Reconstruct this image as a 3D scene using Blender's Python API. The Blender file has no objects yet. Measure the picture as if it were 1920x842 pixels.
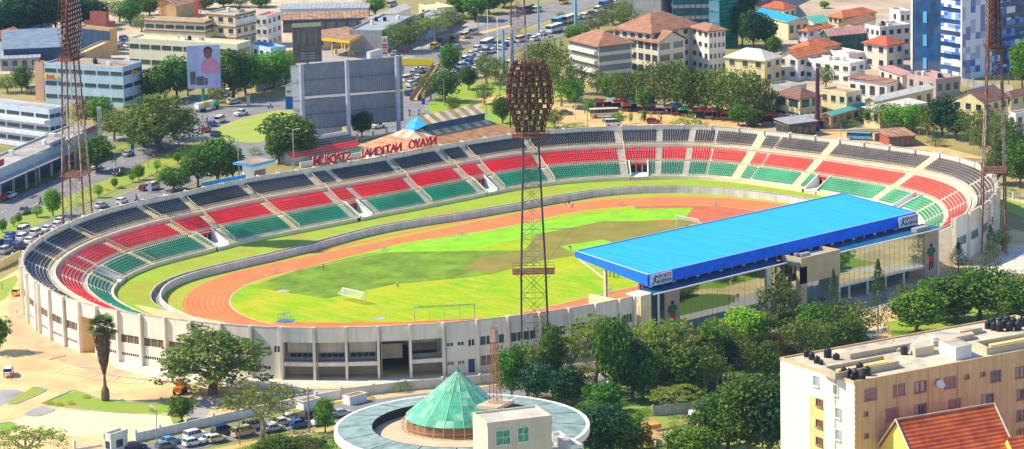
import bpy, math, random
from math import sin, cos, pi, radians as R, degrees, hypot, atan2, sqrt
from mathutils import Vector, Matrix, noise
SC = bpy.context.scene
COL = SC.collection
random.seed(7)
# ---------------------------------------------------------------- camera
F = 6500.0; CX, CY, CZ = -531.6224, -574.1143, 172.3482
YAW, PIT, ROLL = 0.829, 0.2054, R(-1.2508)
FW = Vector((cos(YAW)*cos(PIT), sin(YAW)*cos(PIT), -sin(PIT)))
RT = Vector((sin(YAW), -cos(YAW), 0)); UP = RT.cross(FW)
R2 = RT*cos(ROLL) + UP*sin(ROLL); U2 = UP*cos(ROLL) - RT*sin(ROLL)
G0 = 1.4                                     # street level; the pitch lies at z = 0
def G(px, py, z=G0):                         # photo pixel -> point at height z
    d = FW*F + R2*(px-960) - U2*(py-421)
    t = (z-CZ)/d.z
    return Vector((CX, CY, CZ)) + d*t
def scale_at(p):                             # photo pixels per metre at a point
    return F/((Vector(p)-Vector((CX, CY, CZ))).dot(FW))
cam = bpy.data.cameras.new('camera'); co = bpy.data.objects.new('camera', cam); COL.objects.link(co)
cam.sensor_width = 36; cam.lens = F/1920*36; cam.clip_start = 5; cam.clip_end = 6000
M3 = Matrix((R2, U2, -FW)).transposed()
co.matrix_world = Matrix.Translation((CX, CY, CZ)) @ M3.to_4x4()
SC.camera = co
# ---------------------------------------------------------------- light
w = bpy.data.worlds.new('World'); SC.world = w; w.use_nodes = True
nt = w.node_tree; bg = nt.nodes['Background']
sky = nt.nodes.new('ShaderNodeTexSky'); sky.sky_type = 'NISHITA'; sky.sun_disc = False
SH_AZ, SUN_EL = R(-50), R(46)                # direction in which shadows fall, height of the sun
sd = Vector((-cos(SH_AZ)*cos(SUN_EL), -sin(SH_AZ)*cos(SUN_EL), sin(SUN_EL)))
sky.sun_elevation = SUN_EL; sky.sun_rotation = atan2(sd.x, sd.y)
sky.air_density = 1.0; sky.dust_density = 0.2; sky.ozone_density = 5.0
nt.links.new(sky.outputs[0], bg.inputs[0]); bg.inputs[1].default_value = 0.15
sl = bpy.data.lights.new('sun', 'SUN'); so = bpy.data.objects.new('sun', sl); COL.objects.link(so)
sl.energy = 5.0; sl.angle = R(0.5); sl.color = (1.0, 0.86, 0.62)
so.rotation_euler = sd.to_track_quat('Z', 'Y').to_euler(); so.location = (0, 0, 300)
SC.view_settings.view_transform = 'Standard'; SC.view_settings.look = 'None'
SC.view_settings.exposure = 0.58; SC.view_settings.gamma = 1
SC.render.engine = 'CYCLES'
SC.cycles.max_bounces = 5; SC.cycles.transparent_max_bounces = 4
# ---------------------------------------------------------------- materials
MATS = {}
def mat(name, col, rough=0.75, spec=0.3, var=0.12, scale=0.35, metal=0.0, rnd=0.0, stain=None, stretch=None, bump=0.0, dirt=0.0):
    """procedural material: base colour broken up by two noises, optional per-object variation and vertical streaks"""
    if name in MATS: return MATS[name]
    m = bpy.data.materials.new(name); m.use_nodes = True; t = m.node_tree; N = t.nodes; L = t.links
    b = N['Principled BSDF']; b.inputs['Roughness'].default_value = rough; b.inputs['Metallic'].default_value = metal
    b.inputs['Specular IOR Level'].default_value = spec
    tc = N.new('ShaderNodeTexCoord'); mp = N.new('ShaderNodeMapping'); L.new(tc.outputs['Object'], mp.inputs[0])
    if stretch: mp.inputs['Scale'].default_value = stretch
    n1 = N.new('ShaderNodeTexNoise'); n1.inputs['Scale'].default_value = scale; n1.inputs['Detail'].default_value = 7; n1.inputs['Roughness'].default_value = 0.65
    L.new(mp.outputs[0], n1.inputs[0])
    mx = N.new('ShaderNodeMix'); mx.data_type = 'RGBA'
    a = stain if stain else tuple(c*(1-var*1.6) for c in col)
    bcol = tuple(min(1, c*(1+var)) for c in col)
    mx.inputs['A'].default_value = (*a, 1); mx.inputs['B'].default_value = (*bcol, 1)
    rp = N.new('ShaderNodeValToRGB'); rp.color_ramp.elements[0].position = 0.32; rp.color_ramp.elements[1].position = 0.62
    L.new(n1.outputs['Fac'], rp.inputs[0]); L.new(rp.outputs[0], mx.inputs['Factor'])
    out = mx.outputs['Result']
    if dirt:
        n2 = N.new('ShaderNodeTexNoise'); n2.inputs['Scale'].default_value = 1.0; n2.inputs['Detail'].default_value = 4
        mp2 = N.new('ShaderNodeMapping'); mp2.inputs['Scale'].default_value = (1.2, 1.2, 0.12); L.new(tc.outputs['Object'], mp2.inputs[0]); L.new(mp2.outputs[0], n2.inputs[0])
        r2 = N.new('ShaderNodeValToRGB'); r2.color_ramp.elements[0].position = 0.35; r2.color_ramp.elements[1].position = 0.65
        r2.color_ramp.elements[0].color = (1-dirt, 1-dirt*1.1, 1-dirt*1.3, 1); r2.color_ramp.elements[1].color = (1, 1, 1, 1)
        L.new(n2.outputs['Fac'], r2.inputs[0])
        m2 = N.new('ShaderNodeMix'); m2.data_type = 'RGBA'; m2.blend_type = 'MULTIPLY'; m2.inputs['Factor'].default_value = 1
        L.new(out, m2.inputs['A']); L.new(r2.outputs[0], m2.inputs['B']); out = m2.outputs['Result']
    if rnd:
        oi = N.new('ShaderNodeObjectInfo'); hs = N.new('ShaderNodeHueSaturation')
        mr = N.new('ShaderNodeMapRange'); mr.inputs['To Min'].default_value = 1-rnd; mr.inputs['To Max'].default_value = 1+rnd
        mh = N.new('ShaderNodeMapRange'); mh.inputs['To Min'].default_value = 0.5-rnd*0.09; mh.inputs['To Max'].default_value = 0.5+rnd*0.05
        L.new(oi.outputs['Random'], mr.inputs[0]); L.new(oi.outputs['Random'], mh.inputs[0])
        L.new(mr.outputs[0], hs.inputs['Value']); L.new(mh.outputs[0], hs.inputs['Hue']); L.new(out, hs.inputs['Color']); out = hs.outputs[0]
    L.new(out, b.inputs['Base Color'])
    if bump:
        bp = N.new('ShaderNodeBump'); bp.inputs['Strength'].default_value = bump; bp.inputs['Distance'].default_value = 0.1
        L.new(n1.outputs['Fac'], bp.inputs['Height']); L.new(bp.outputs[0], b.inputs['Normal'])
    MATS[name] = m; return m
def wave_mat(name, col, col2, scale, direction='X', rough=0.6, spec=0.3, thr=0.5, metal=0, noisy=0.15, soft=0.08):
    """two-colour bands (corrugation, tiles, planks) in object space"""
    if name in MATS: return MATS[name]
    m = bpy.data.materials.new(name); m.use_nodes = True; t = m.node_tree; N = t.nodes; L = t.links
    b = N['Principled BSDF']; b.inputs['Roughness'].default_value = rough; b.inputs['Metallic'].default_value = metal
    b.inputs['Specular IOR Level'].default_value = spec
    tc = N.new('ShaderNodeTexCoord'); wv = N.new('ShaderNodeTexWave'); wv.bands_direction = direction; wv.inputs['Scale'].default_value = scale
    L.new(tc.outputs['Object'], wv.inputs[0])
    rp = N.new('ShaderNodeValToRGB'); rp.color_ramp.elements[0].position = max(0, thr-soft); rp.color_ramp.elements[1].position = min(1, thr+soft)
    L.new(wv.outputs['Fac'], rp.inputs[0])
    mx = N.new('ShaderNodeMix'); mx.data_type = 'RGBA'; mx.inputs['A'].default_value = (*col2, 1); mx.inputs['B'].default_value = (*col, 1)
    L.new(rp.outputs[0], mx.inputs['Factor'])
    n1 = N.new('ShaderNodeTexNoise'); n1.inputs['Scale'].default_value = 0.5; n1.inputs['Detail'].default_value = 6
    L.new(tc.outputs['Object'], n1.inputs[0])
    r2 = N.new('ShaderNodeMapRange'); r2.inputs['From Min'].default_value = 0.3; r2.inputs['From Max'].default_value = 0.7
    r2.inputs['To Min'].default_value = 1-noisy*1.5; r2.inputs['To Max'].default_value = 1+noisy
    L.new(n1.outputs['Fac'], r2.inputs[0])
    m2 = N.new('ShaderNodeMix'); m2.data_type = 'RGBA'; m2.blend_type = 'MULTIPLY'; m2.inputs['Factor'].default_value = 1
    L.new(mx.outputs['Result'], m2.inputs['A']); L.new(r2.outputs[0], m2.inputs['B']); L.new(m2.outputs['Result'], b.inputs['Base Color'])
    MATS[name] = m; return m
WHITE = mat('white_paint', (.80, .78, .74), var=.05, dirt=.12)
CREAMW = mat('cream_wall', (.74, .68, .58), var=.06, dirt=.14)
STADW = mat('stadium_wall_paint', (.85, .78, .66), var=.04, scale=.15, dirt=.16)
CONC = mat('concrete', (.42, .40, .36), var=.2, dirt=.12)
PALEC = mat('pale_concrete', (.62, .57, .48), var=.14)
YELC = mat('yellow_ochre_paint', (.74, .56, .22), var=.1)
GLASSD = mat('dark_glass', (.03, .05, .07), rough=.12, spec=.9, var=.3, scale=.6, rnd=.4)
DARK = mat('dark_opening', (.025, .025, .03), rough=.9, var=.2)
STEEL = mat('galvanised_steel', (.35, .34, .36), rough=.5, metal=.3, var=.15)
RUST = mat('rust_red_steel', (.19, .075, .045), rough=.85, var=.45, scale=1.2)
RUSTW = mat('weathered_white_steel', (.40, .33, .28), rough=.8, var=.4, scale=.9, stain=(.16, .07, .05))
BLACKP = mat('black_plastic', (.02, .022, .028), rough=.5, var=.2)
RUBBER = mat('tyre_rubber', (.02, .02, .02), rough=.9)
REDP = mat('red_paint', (.62, .03, .03), var=.1)
BROWNS = mat('brown_soil', (.30, .18, .08), var=.3)
# ---------------------------------------------------------------- mesh builder
class MB:
    def __init__(s): s.v = []; s.f = []; s.m = []; s.mi = 0
    def add(s, vs, fs, mi=None):
        o = len(s.v); s.v += [tuple(v) for v in vs]; mi = s.mi if mi is None else mi
        for f in fs: s.f.append(tuple(i+o for i in f)); s.m.append(mi)
        return s
    def quad(s, a, b, c, d, mi=None): return s.add([a, b, c, d], [(0, 1, 2, 3)], mi)
    def poly(s, pts, mi=None): return s.add(pts, [tuple(range(len(pts)))], mi)
    def box(s, c, d, rz=0, mi=None, taper=1.0):
        """box centred at c in plan with its BOTTOM at c.z, d = full sizes"""
        x, y, z = c; a, b, h = d[0]/2, d[1]/2, d[2]; ca, sa = cos(rz), sin(rz); vs = []
        for zz, k in ((0, 1), (h, taper)):
            for (i, j) in ((-a*k, -b*k), (a*k, -b*k), (a*k, b*k), (-a*k, b*k)): vs.append((x+i*ca-j*sa, y+i*sa+j*ca, z+zz))
        return s.add(vs, [(3, 2, 1, 0), (4, 5, 6, 7), (0, 1, 5, 4), (1, 2, 6, 5), (2, 3, 7, 6), (3, 0, 4, 7)], mi)
    def prism(s, pts, z0, z1, mi=None, top=None):
        n = len(pts); A = sum(pts[i][0]*pts[(i+1) % n][1]-pts[(i+1) % n][0]*pts[i][1] for i in range(n))
        if A < 0: pts = pts[::-1]
        vs = [(p[0], p[1], z0) for p in pts]+[(p[0], p[1], z1) for p in pts]
        s.add(vs, [tuple(range(n))[::-1]]+[(i, (i+1) % n, (i+1) % n+n, i+n) for i in range(n)], mi)
        s.add(vs[n:], [tuple(range(n))], top if top is not None else mi); return s
    def tube(s, p, q, r, n=6, r2=None, mi=None, cap=True):
        p, q = Vector(p), Vector(q); d = q-p
        if d.length < 1e-6: return s
        d.normalize(); u = d.orthogonal().normalized(); v = d.cross(u); r2 = r if r2 is None else r2
        vs = [p+(u*cos(2*pi*i/n)+v*sin(2*pi*i/n))*r for i in range(n)]+[q+(u*cos(2*pi*i/n)+v*sin(2*pi*i/n))*r2 for i in range(n)]
        fs = [(i, (i+1) % n, (i+1) % n+n, i+n) for i in range(n)]
        if cap: fs += [tuple(range(n))[::-1], tuple(range(n, 2*n))]
        return s.add(vs, fs, mi)
    def bar(s, p, q, w, mi=None): return s.tube(p, q, w*.7, 4, mi=mi)
    def build(s, name, mats, parent=None, smooth=False):
        me = bpy.data.meshes.new(name); me.from_pydata(s.v, [], s.f)
        if not isinstance(mats, (list, tuple)): mats = [mats]
        for m in mats: me.materials.append(m)
        if len(mats) > 1: me.polygons.foreach_set('material_index', s.m)
        if smooth: me.polygons.foreach_set('use_smooth', [True]*len(s.f))
        me.update()
        o = bpy.data.objects.new(name, me); COL.objects.link(o)
        if parent: o.parent = parent
        return o
def tag(o, label=None, cat=None, group=None, kind=None):
    if label: o['label'] = label
    if cat: o['category'] = cat
    if group: o['group'] = group
    if kind: o['kind'] = kind
    return o
def empty(name, loc=(0, 0, 0), rz=0, label=None, cat=None, group=None):
    o = bpy.data.objects.new(name, None); COL.objects.link(o); o.location = loc; o.rotation_euler = (0, 0, rz)
    return tag(o, label, cat, group)
def structure(name, mb, m): return tag(mb.build(name, m), kind='structure')
def part(name, me, parent, loc=(0, 0, 0), rz=0, sc=None):
    o = bpy.data.objects.new(name, me); COL.objects.link(o); o.parent = parent; o.location = loc; o.rotation_euler = (0, 0, rz)
    if sc: o.scale = sc
    return o
def copy_thing(src, loc, rz=0, sc=None, label=None, group=None):
    c = src.copy(); COL.objects.link(c); c.location = loc; c.rotation_euler = (0, 0, rz)
    if sc: c.scale = sc if isinstance(sc, tuple) else (sc, sc, sc)
    if label: c['label'] = label
    if group: c['group'] = group
    for ch in KIDS.get(src.name, []):
        d = ch.copy(); COL.objects.link(d); d.parent = c
    return c
KIDS = {}
ORD = ['first', 'second', 'third', 'fourth', 'fifth', 'sixth', 'seventh', 'eighth', 'ninth', 'tenth', 'eleventh', 'twelfth', 'thirteenth', 'fourteenth', 'fifteenth', 'sixteenth', 'seventeenth', 'eighteenth', 'nineteenth', 'twentieth', 'twenty-first', 'twenty-second', 'twenty-third', 'twenty-fourth', 'twenty-fifth', 'twenty-sixth', 'twenty-seventh', 'twenty-eighth', 'twenty-ninth', 'thirtieth', 'thirty-first', 'thirty-second', 'thirty-third', 'thirty-fourth', 'thirty-fifth', 'thirty-sixth', 'thirty-seventh', 'thirty-eighth', 'thirty-ninth', 'fortieth']
def smooth_line(pts, step=6):
    out = []; n = len(pts)
    for i in range(n-1):
        p0, p1, p2, p3 = pts[max(i-1, 0)], pts[i], pts[i+1], pts[min(i+2, n-1)]
        for k in range(step):
            t = k/step; out.append(tuple(.5*((2*b)+(-a+c)*t+(2*a-5*b+4*c-d)*t*t+(-a+3*b-3*c+d)*t**3) for a, b, c, d in zip(p0, p1, p2, p3)))
    out.append(tuple(pts[-1])); return out
def flat(name, pxs, m, dz, z=G0, curved=False, kind='structure'):
    """ground sheet whose outline is given in photo pixels"""
    pts = [tuple(G(x, y, z)[:2]) for x, y in pxs]
    if curved: pts = smooth_line(pts+[pts[0]], 5)[:-1]
    if z == G0: FN[0] += 1; dz = .003+.0022*FN[0]
    mb = MB(); mb.poly([(x, y, z+dz) for x, y in pts])
    o = mb.build(name, m); tag(o, kind=kind); return o
FN = [0]
def ribbon(name, pts, wd, m, dz, kerb=False):
    FN[0] += 1; dz = .003+.0022*FN[0]
    pts = smooth_line([tuple(p[:2]) for p in pts], 6); mb = MB(); L = []
    for i, p in enumerate(pts):
        a, b = Vector(pts[max(i-1, 0)]), Vector(pts[min(i+1, len(pts)-1)]); d = (b-a).normalized(); n = Vector((-d.y, d.x))
        w_ = wd if not callable(wd) else wd(i/(len(pts)-1))
        L.append((Vector(p)+n*w_/2, Vector(p)-n*w_/2))
    for i in range(len(L)-1):
        (a, b), (c, d) = L[i], L[i+1]; z = G0+dz
        mb.quad((*b, z), (*d, z), (*c, z), (*a, z))
    return tag(mb.build(name, m), kind='structure'), pts
# ================================================================ STADIUM BOWL
RIM = [125.0,124.5,123.5,122.5,121.1,118.7,115.4,111.9,108.0,103.6,99.3,95.1,91.1,87.7,84.9,82.9,81.6,80.6,80.2,80.9,82.1,83.4,85.2,88.1,91.8,95.6,99.6,103.5,107.2,110.7,114.0,117.0,119.3,120.5,119.9,117.9,116.6,116.3,116.1,116.6,117.7,117.6,115.5,112.6,109.7,106.2,101.5,96.4,91.8,87.9,84.5,82.1,81.2,80.9,81.2,82.3,83.9,85.5,87.2,89.3,92.7,97.0,100.9,104.5,108.0,111.4,114.7,117.6,119.8,121.6,123.1,124.4]
KERB = [98.7,98.8,99.0,99.2,99.0,97.9,95.5,92.2,88.1,83.1,78.2,74.5,71.7,68.9,66.3,64.4,63.1,62.2,61.9,62.1,62.7,63.6,65.4,67.8,70.9,75.2,80.1,84.8,88.8,92.1,95.1,97.7,99.4,99.5,98.9,98.4,98.2,98.4,98.9,99.5,99.4,97.7,95.1,92.1,88.8,84.8,80.1,75.2,70.9,67.8,65.4,63.6,62.7,62.1,61.9,62.2,63.1,64.4,66.3,68.9,71.7,74.5,78.2,83.1,88.1,92.2,95.5,97.9,99.0,99.2,99.0,98.8]
MQ = [91.0,90.8,90.4,89.8,88.8,86.6,83.4,78.5,72.0,66.5,61.8,58.6,56.0,54.2,53.2,52.6,52.3,52.2,52.2]
MOAT = [0]*72
for i in range(19):
    for j in (36+i, 36-i, i, -i): MOAT[j % 72] = MQ[i if j in (36+i, 36-i) else i]
for i in range(19):
    for a in (5*i, -5*i, 180-5*i, 180+5*i): MOAT[int(round((a+180)/5)) % 72] = MQ[i]
def rad(T, deg):
    k = ((deg+180) % 360)/5; i = int(k); f = k-i
    a, b, c, d = (T[(i+j) % 72] for j in (-1, 0, 1, 2))
    return .5*((2*b)+(-a+c)*f+(2*a-5*b+4*c-d)*f*f+(-a+3*b-3*c+d)*f**3)
def P_(T, deg): r = rad(T, deg); return Vector((r*cos(R(deg)), r*sin(R(deg))))
AM = [(-180, -180), (-161, -166), (-148, -150), (-137.2, -138.7), (-123.4, -127), (-115.8, -121), (-103.4, -106.6), (-90, -91), (-85.5, -83.5), (-72.5, -69.3), (-62.3, -56.4), (-47.9, -43.2), (-35.5, -32.3), (-25.6, -23.2), (-10.4, -11), (4.9, 4.6), (12.9, 13.0), (15.8, 15.5), (22.4, 20.1), (25.6, 23.2), (29.1, 26.5), (35.5, 32.3), (47.9, 43.2), (57.7, 52.1), (62.3, 56.4), (72.5, 69.3), (85.5, 83.5), (89.9, 91.0), (103.4, 106.6), (115.8, 122.1), (123.4, 127), (137.2, 138.7), (148.2, 150), (161, 164), (180, 180)]
def tb(t):
    t = (t+180) % 360-180
    for (a, b), (c, d) in zip(AM, AM[1:]):
        if a <= t <= c: return b+(d-b)*(t-a)/(c-a)
def BW(t, s):                                 # s = 0 outer wall, s = 1 front kerb of the terraces
    return P_(RIM, t).lerp(P_(KERB, tb(t)), s)
def nrm(t):
    a, b = P_(RIM, t-.5), P_(RIM, t+.5); d = (b-a).normalized(); return Vector((d.y, -d.x))
HT = 12.0; WALLT = 0.35
# profile of the terraces: list of (s, z) going down from the wall; each row gives a seat line
SPAN = 18.2
prof = []; rows = []; d = 0.55; z = 10.35
prof += [(WALLT/SPAN, z), (d/SPAN, z)]
def tier(n, colour):
    global d, z
    for i in range(n):
        prof.append((d/SPAN, z)); rows.append((d/SPAN, (d+.74)/SPAN, z, colour)); d += .74; prof.append((d/SPAN, z)); z -= .37
    prof.append((d/SPAN, z))
tier(6, 'black'); RAIL1 = (d/SPAN, z)
d += 1.5; prof.append((d/SPAN, z)); WALK1 = (d/SPAN, z); z -= 1.0; prof.append((d/SPAN, z)); d += .9; prof.append((d/SPAN, z)); z -= .1
tier(6, 'red'); RAIL2 = (d/SPAN, z)
d += 1.25; prof.append((d/SPAN, z)); z -= .32
S_GREEN = d/SPAN; Z_GREEN = z
tier(6, 'green'); prof.append((1.0, z)); ZK = z
clean = [prof[0]]
for q in prof[1:]:
    if abs(q[0]-clean[-1][0]) > 1e-6 or abs(q[1]-clean[-1][1]) > 1e-6: clean.append(q)
prof = clean
VOM = [(146.2, 148.0), (117.2, 121.6), (86.6, 88.7), (58.8, 61.2), (31.4, 34.2), (0.6, 2.8), (-18.0, -16.0), (-146.0, -144.0), (-121.0, -118.6)]
T0, T1 = -53.0, 240.6                         # the terraces run round from one end of the grandstand to the other
def in_vom(t): return any(a <= ((t+180) % 360-180) <= b for a, b in VOM)
stad = empty('stadium', (0, 0, 0), 0, 'pale oval open-air stadium bowl with red, green and black seat blocks', 'stadium')
TERR = mat('terrace_concrete', (.66, .60, .50), var=.12, scale=.5, dirt=.06)
mb = MB(); st = .5; t = T0
while t < T1-1e-6:
    t2 = min(t+st, T1); v = in_vom((t+t2)/2)
    for (s0, z0), (s1, z1) in zip(prof, prof[1:]):
        if v and s0 >= S_GREEN-1e-6: continue
        a, b, c, e = BW(t, s0), BW(t2, s0), BW(t2, s1), BW(t, s1)
        mb.quad((*a, z0), (*e, z1), (*c, z1), (*b, z0))
    t = t2
for (ta, tz) in [(T0, 1), (T1, -1)]:          # closing walls at the two ends
    pts = [(*BW(ta, s), z) for s, z in prof]+[(*BW(ta, 1), 0), (*BW(ta, WALLT/SPAN), 0)]
    mb.poly(pts if tz > 0 else pts[::-1])
mb.build('terrace', TERR, stad)
# outer wall with fins, built bay by bay
FSTEP = 4.55; wall = MB(); coping = MB(); NB = int((T1-T0)/FSTEP); FST = (T1-T0)/NB
def wseg(mb, t0, t1, z0, z1, o0=0.0, o1=WALLT, mi=0, n=3):
    for k in range(n):
        a, b = t0+(t1-t0)*k/n, t0+(t1-t0)*(k+1)/n
        na, nb = nrm(a), nrm(b); A, B = P_(RIM, a), P_(RIM, b)
        Ao, Bo, Ai, Bi = A-na*o0, B-nb*o0, A-na*o1, B-nb*o1
        mb.quad((*Ao, z0), (*Bo, z0), (*Bo, z1), (*Ao, z1), mi); mb.quad((*Bi, z0), (*Ai, z0), (*Ai, z1), (*Bi, z1), mi)
        mb.quad((*Ao, z1), (*Bo, z1), (*Bi, z1), (*Ai, z1), mi); mb.quad((*Ai, z0), (*Bi, z0), (*Bo, z0), (*Ao, z0), mi)
        if k == 0: mb.quad((*Ai, z0), (*Ao, z0), (*Ao, z1), (*Ai, z1), mi)
        if k == n-1: mb.quad((*Bo, z0), (*Bi, z0), (*Bi, z1), (*Bo, z1), mi)
def seg_t(a, b, f): return a+(b-a)*f
fins = []
def t_px(x, z, lo, hi):
    for _ in range(40):
        m = (lo+hi)/2; p = P_(RIM, m); q = Vector((p.x, p.y, z))-Vector((CX, CY, CZ))
        if 960+F*q.dot(R2)/q.dot(FW) < x: lo = m
        else: hi = m
    return (lo+hi)/2
FPX = [55.6, 73.5, 94, 120, 149, 181, 221, 264, 310, 358, 414, 470, 527, 588, 648, 708, 768, 830, 893, 951, 1010, 1065, 1115, 1160]
FR = [t_px(x, HT, 168, T1) for x in FPX]
nb_ = 58
fins = [T0+(FR[0]-T0)*k/nb_ for k in range(nb_)]+FR+[T1]; NB = len(fins)-1
bays = []
for k in range(NB):
    a, b = fins[k], fins[k+1]; bays.append((a, b))
PXT = {}
def bay_kind(a, b):
    m = (a+b)/2; p = BW(m, 0)
    # project to see which facade type stands here (the photo's bays)
    q = Vector((p.x, p.y, 6))-Vector((CX, CY, CZ)); dd = q.dot(FW); x = 960+F*q.dot(R2)/dd
    front = nrm(m).dot(Vector((-.74, -.67))) > 0.05
    if not front: return 'plain'
    if 150 < x < 180: return 'gate'
    if x < 414: return 'slots'
    if x < 527: return 'small'
    if x < 708: return 'gallery'
    if x < 768: return 'gateway'
    if x < 830: return 'lobby'
    if x < 893: return 'small2'
    if x < 1200: return 'wide'
    return 'right'
slotm = MB()
LOUV = mat('brown_louvres', (.16, .11, .07), var=.2)
def opening_bay(a, b, wins):
    """wall of one bay with rectangular openings; wins = list of (f0,f1,z0,z1) sorted; cuts the bay into strips"""
    xs = sorted({0.0, 1.0}|{w[0] for w in wins}|{w[1] for w in wins})
    for x0, x1 in zip(xs, xs[1:]):
        cuts = sorted((w[2], w[3]) for w in wins if w[0] <= x0+1e-6 and w[1] >= x1-1e-6)
        z = 0.0
        for c0, c1 in cuts: wseg(wall, seg_t(a, b, x0), seg_t(a, b, x1), z, c0, n=1); z = c1
        wseg(wall, seg_t(a, b, x0), seg_t(a, b, x1), z, HT, n=1 if x1-x0 < .5 else 2)
def recess(name, a, b, w, depth, m, bars=0, framem=None):
    """glass or louvre panel set back in an opening of the bay"""
    f0, f1, z0, z1 = w; A, B = seg_t(a, b, f0), seg_t(a, b, f1); mb = MB()
    n_ = nrm((A+B)/2); p, q = P_(RIM, A)-nrm(A)*depth, P_(RIM, B)-nrm(B)*depth
    mb.quad((*p, z0), (*q, z0), (*q, z1), (*p, z1), 0)
    for i in range(bars+1 if bars else 0):
        r = p.lerp(q, i/bars)+n_*.06; mb.box((r.x, r.y, z0), (.13, .13, z1-z0), atan2(n_.y, n_.x), 1)
    return mb.build(name, [m, framem or WHITE], stad)
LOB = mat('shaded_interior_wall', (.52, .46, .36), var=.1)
for (a, b) in bays:
    k = bay_kind(a, b)
    if k == 'plain': wseg(wall, a, b, 0, HT)
    elif k == 'slots':
        W = [(.08, .92, 5.6, 7.3), (.08, .92, 2.9, 3.5)]; opening_bay(a, b, W)
        recess('window', a, b, W[0], .2, LOUV, 3, CONC); recess('vent_slot', a, b, W[1], .2, DARK, 9, STADW)
    elif k in ('small', 'small2'):
        W = [(.1, .3, 7.2, 7.9), (.42, .62, 7.2, 7.9), (.74, .94, 6.9, 8.2), (.1, .3, 3.3, 4.0), (.42, .62, 3.3, 4.0)]
        if k == 'small2': W.append((.72, .94, 1.4, 4.2))
        opening_bay(a, b, W)
        for w_ in W: recess('door' if w_[2] < 2 else 'window', a, b, w_, .18, mat('blue_door', (.04, .08, .18)) if w_[2] < 2 else GLASSD, 1 if w_[2] < 2 else 2)
    elif k in ('gallery', 'lobby'):
        W = [(.04, .96, 1.4, 4.1), (.04, .96, 4.9, 9.0)]; opening_bay(a, b, W)
        g_ = MB(); dp = 4.0
        A, B = P_(RIM, a)-nrm(a)*dp, P_(RIM, b)-nrm(b)*dp; Ao, Bo = P_(RIM, a)-nrm(a)*WALLT, P_(RIM, b)-nrm(b)*WALLT
        n_ = nrm((a+b)/2); ang = atan2(n_.y, n_.x)
        g_.quad((*A, 1.42), (*B, 1.42), (*B, 9.4), (*A, 9.4), 0)                       # back wall of the gallery
        for zf in (4.1, 9.0): g_.prism([A, B, Bo, Ao], zf, zf+.4, 0)
        g_.quad((*A, 1.4), (*Ao, 1.4), (*Ao, 9), (*A, 9), 0); g_.quad((*B, 1.4), (*Bo, 1.4), (*Bo, 9), (*B, 9), 0)
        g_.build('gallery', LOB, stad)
        lv = MB()
        if k == 'gallery':
            for i in range(13):
                r = A.lerp(B, .1+.8*i/12)+n_*1.2; lv.box((r.x, r.y, 6.3), (.22, .5, 2.9), ang)
            lv.build('louvre_screen', CREAMW, stad)
            lb = MB(); p, q = A.lerp(B, .06)+n_*.9, A.lerp(B, .94)+n_*.9; lb.quad((*p, 6.2), (*q, 6.2), (*q, 9), (*p, 9)); lb.build('screen_backing', DARK, stad)
            for i in range(4):
                r = A.lerp(B, .2+.2*i)+n_*.1; wv = MB(); wv.box((r.x, r.y, 5.0), (.12, 1.0, .8), ang); wv.build('window', GLASSD, stad)
        else:
            wv = MB(); r = A.lerp(B, .5)+n_*.1; wv.box((r.x, r.y, 5.2), (.12, 5.2, 2.2), ang); wv.build('window', GLASSD, stad)
        rl = MB()
        for zz in (5.0, 5.5, 5.9): rl.bar((*(Ao.lerp(Bo, .05)), zz), (*(Ao.lerp(Bo, .95)), zz), .05)
        rl.build('railing', STEEL, stad)
    elif k == 'gateway':
        W = [(.04, .96, 1.4, 9.0)]; opening_bay(a, b, W)
        n_ = nrm((a+b)/2); A, B = P_(RIM, a)-n_*5, P_(RIM, b)-n_*5; g_ = MB()
        g_.quad((*A.lerp(B, .15), 4.2), (*A.lerp(B, .8), 4.2), (*A.lerp(B, .8), 7.2), (*A.lerp(B, .15), 7.2), 0)
        for zf in (9.0,): g_.prism([A, B, P_(RIM, b)-n_*.4, P_(RIM, a)-n_*.4], zf, zf+.4, 0)
        for f in (0, 1):
            p = A.lerp(B, f); q = P_(RIM, a if f == 0 else b)-n_*.4; g_.quad((*p, 1.4), (*q, 1.4), (*q, 9), (*p, 9), 0)
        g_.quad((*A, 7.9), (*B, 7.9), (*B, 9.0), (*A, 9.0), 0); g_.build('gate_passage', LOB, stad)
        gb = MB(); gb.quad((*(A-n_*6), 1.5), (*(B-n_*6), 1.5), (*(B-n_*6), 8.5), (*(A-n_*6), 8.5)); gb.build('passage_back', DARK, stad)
    elif k == 'gate':
        W = [(.02, .98, 1.4, 9.2)]; opening_bay(a, b, W); n_ = nrm((a+b)/2); A, B = P_(RIM, a)-nrm(a)*5, P_(RIM, b)-nrm(b)*5
        Ao, Bo = P_(RIM, a)-nrm(a)*WALLT, P_(RIM, b)-nrm(b)*WALLT; g_ = MB()
        g_.quad((*A, 1.4), (*B, 1.4), (*B, 9.4), (*A, 9.4)); g_.quad((*A, 1.4), (*Ao, 1.4), (*Ao, 9.3), (*A, 9.3)); g_.quad((*B, 1.4), (*Bo, 1.4), (*Bo, 9.3), (*B, 9.3)); g_.prism([A, B, Bo, Ao], 9.2, 9.5)
        g_.build('gate_recess', mat('yellow_cream_paint', (.78, .62, .32), var=.08), stad)
        gl = MB(); p, q = A.lerp(B, .2)+n_*.08, A.lerp(B, .9)+n_*.08; gl.quad((*p, 6.0), (*q, 6.0), (*q, 6.7), (*p, 6.7)); gl.build('vent_slot', DARK, stad)
    elif k == 'wide':
        W = [(.1, .9, 6.8, 8.6), (.1, .9, 2.6, 4.6)]; opening_bay(a, b, W)
        for w_ in W: recess('window', a, b, w_, .2, GLASSD, 4)
    else:
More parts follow.
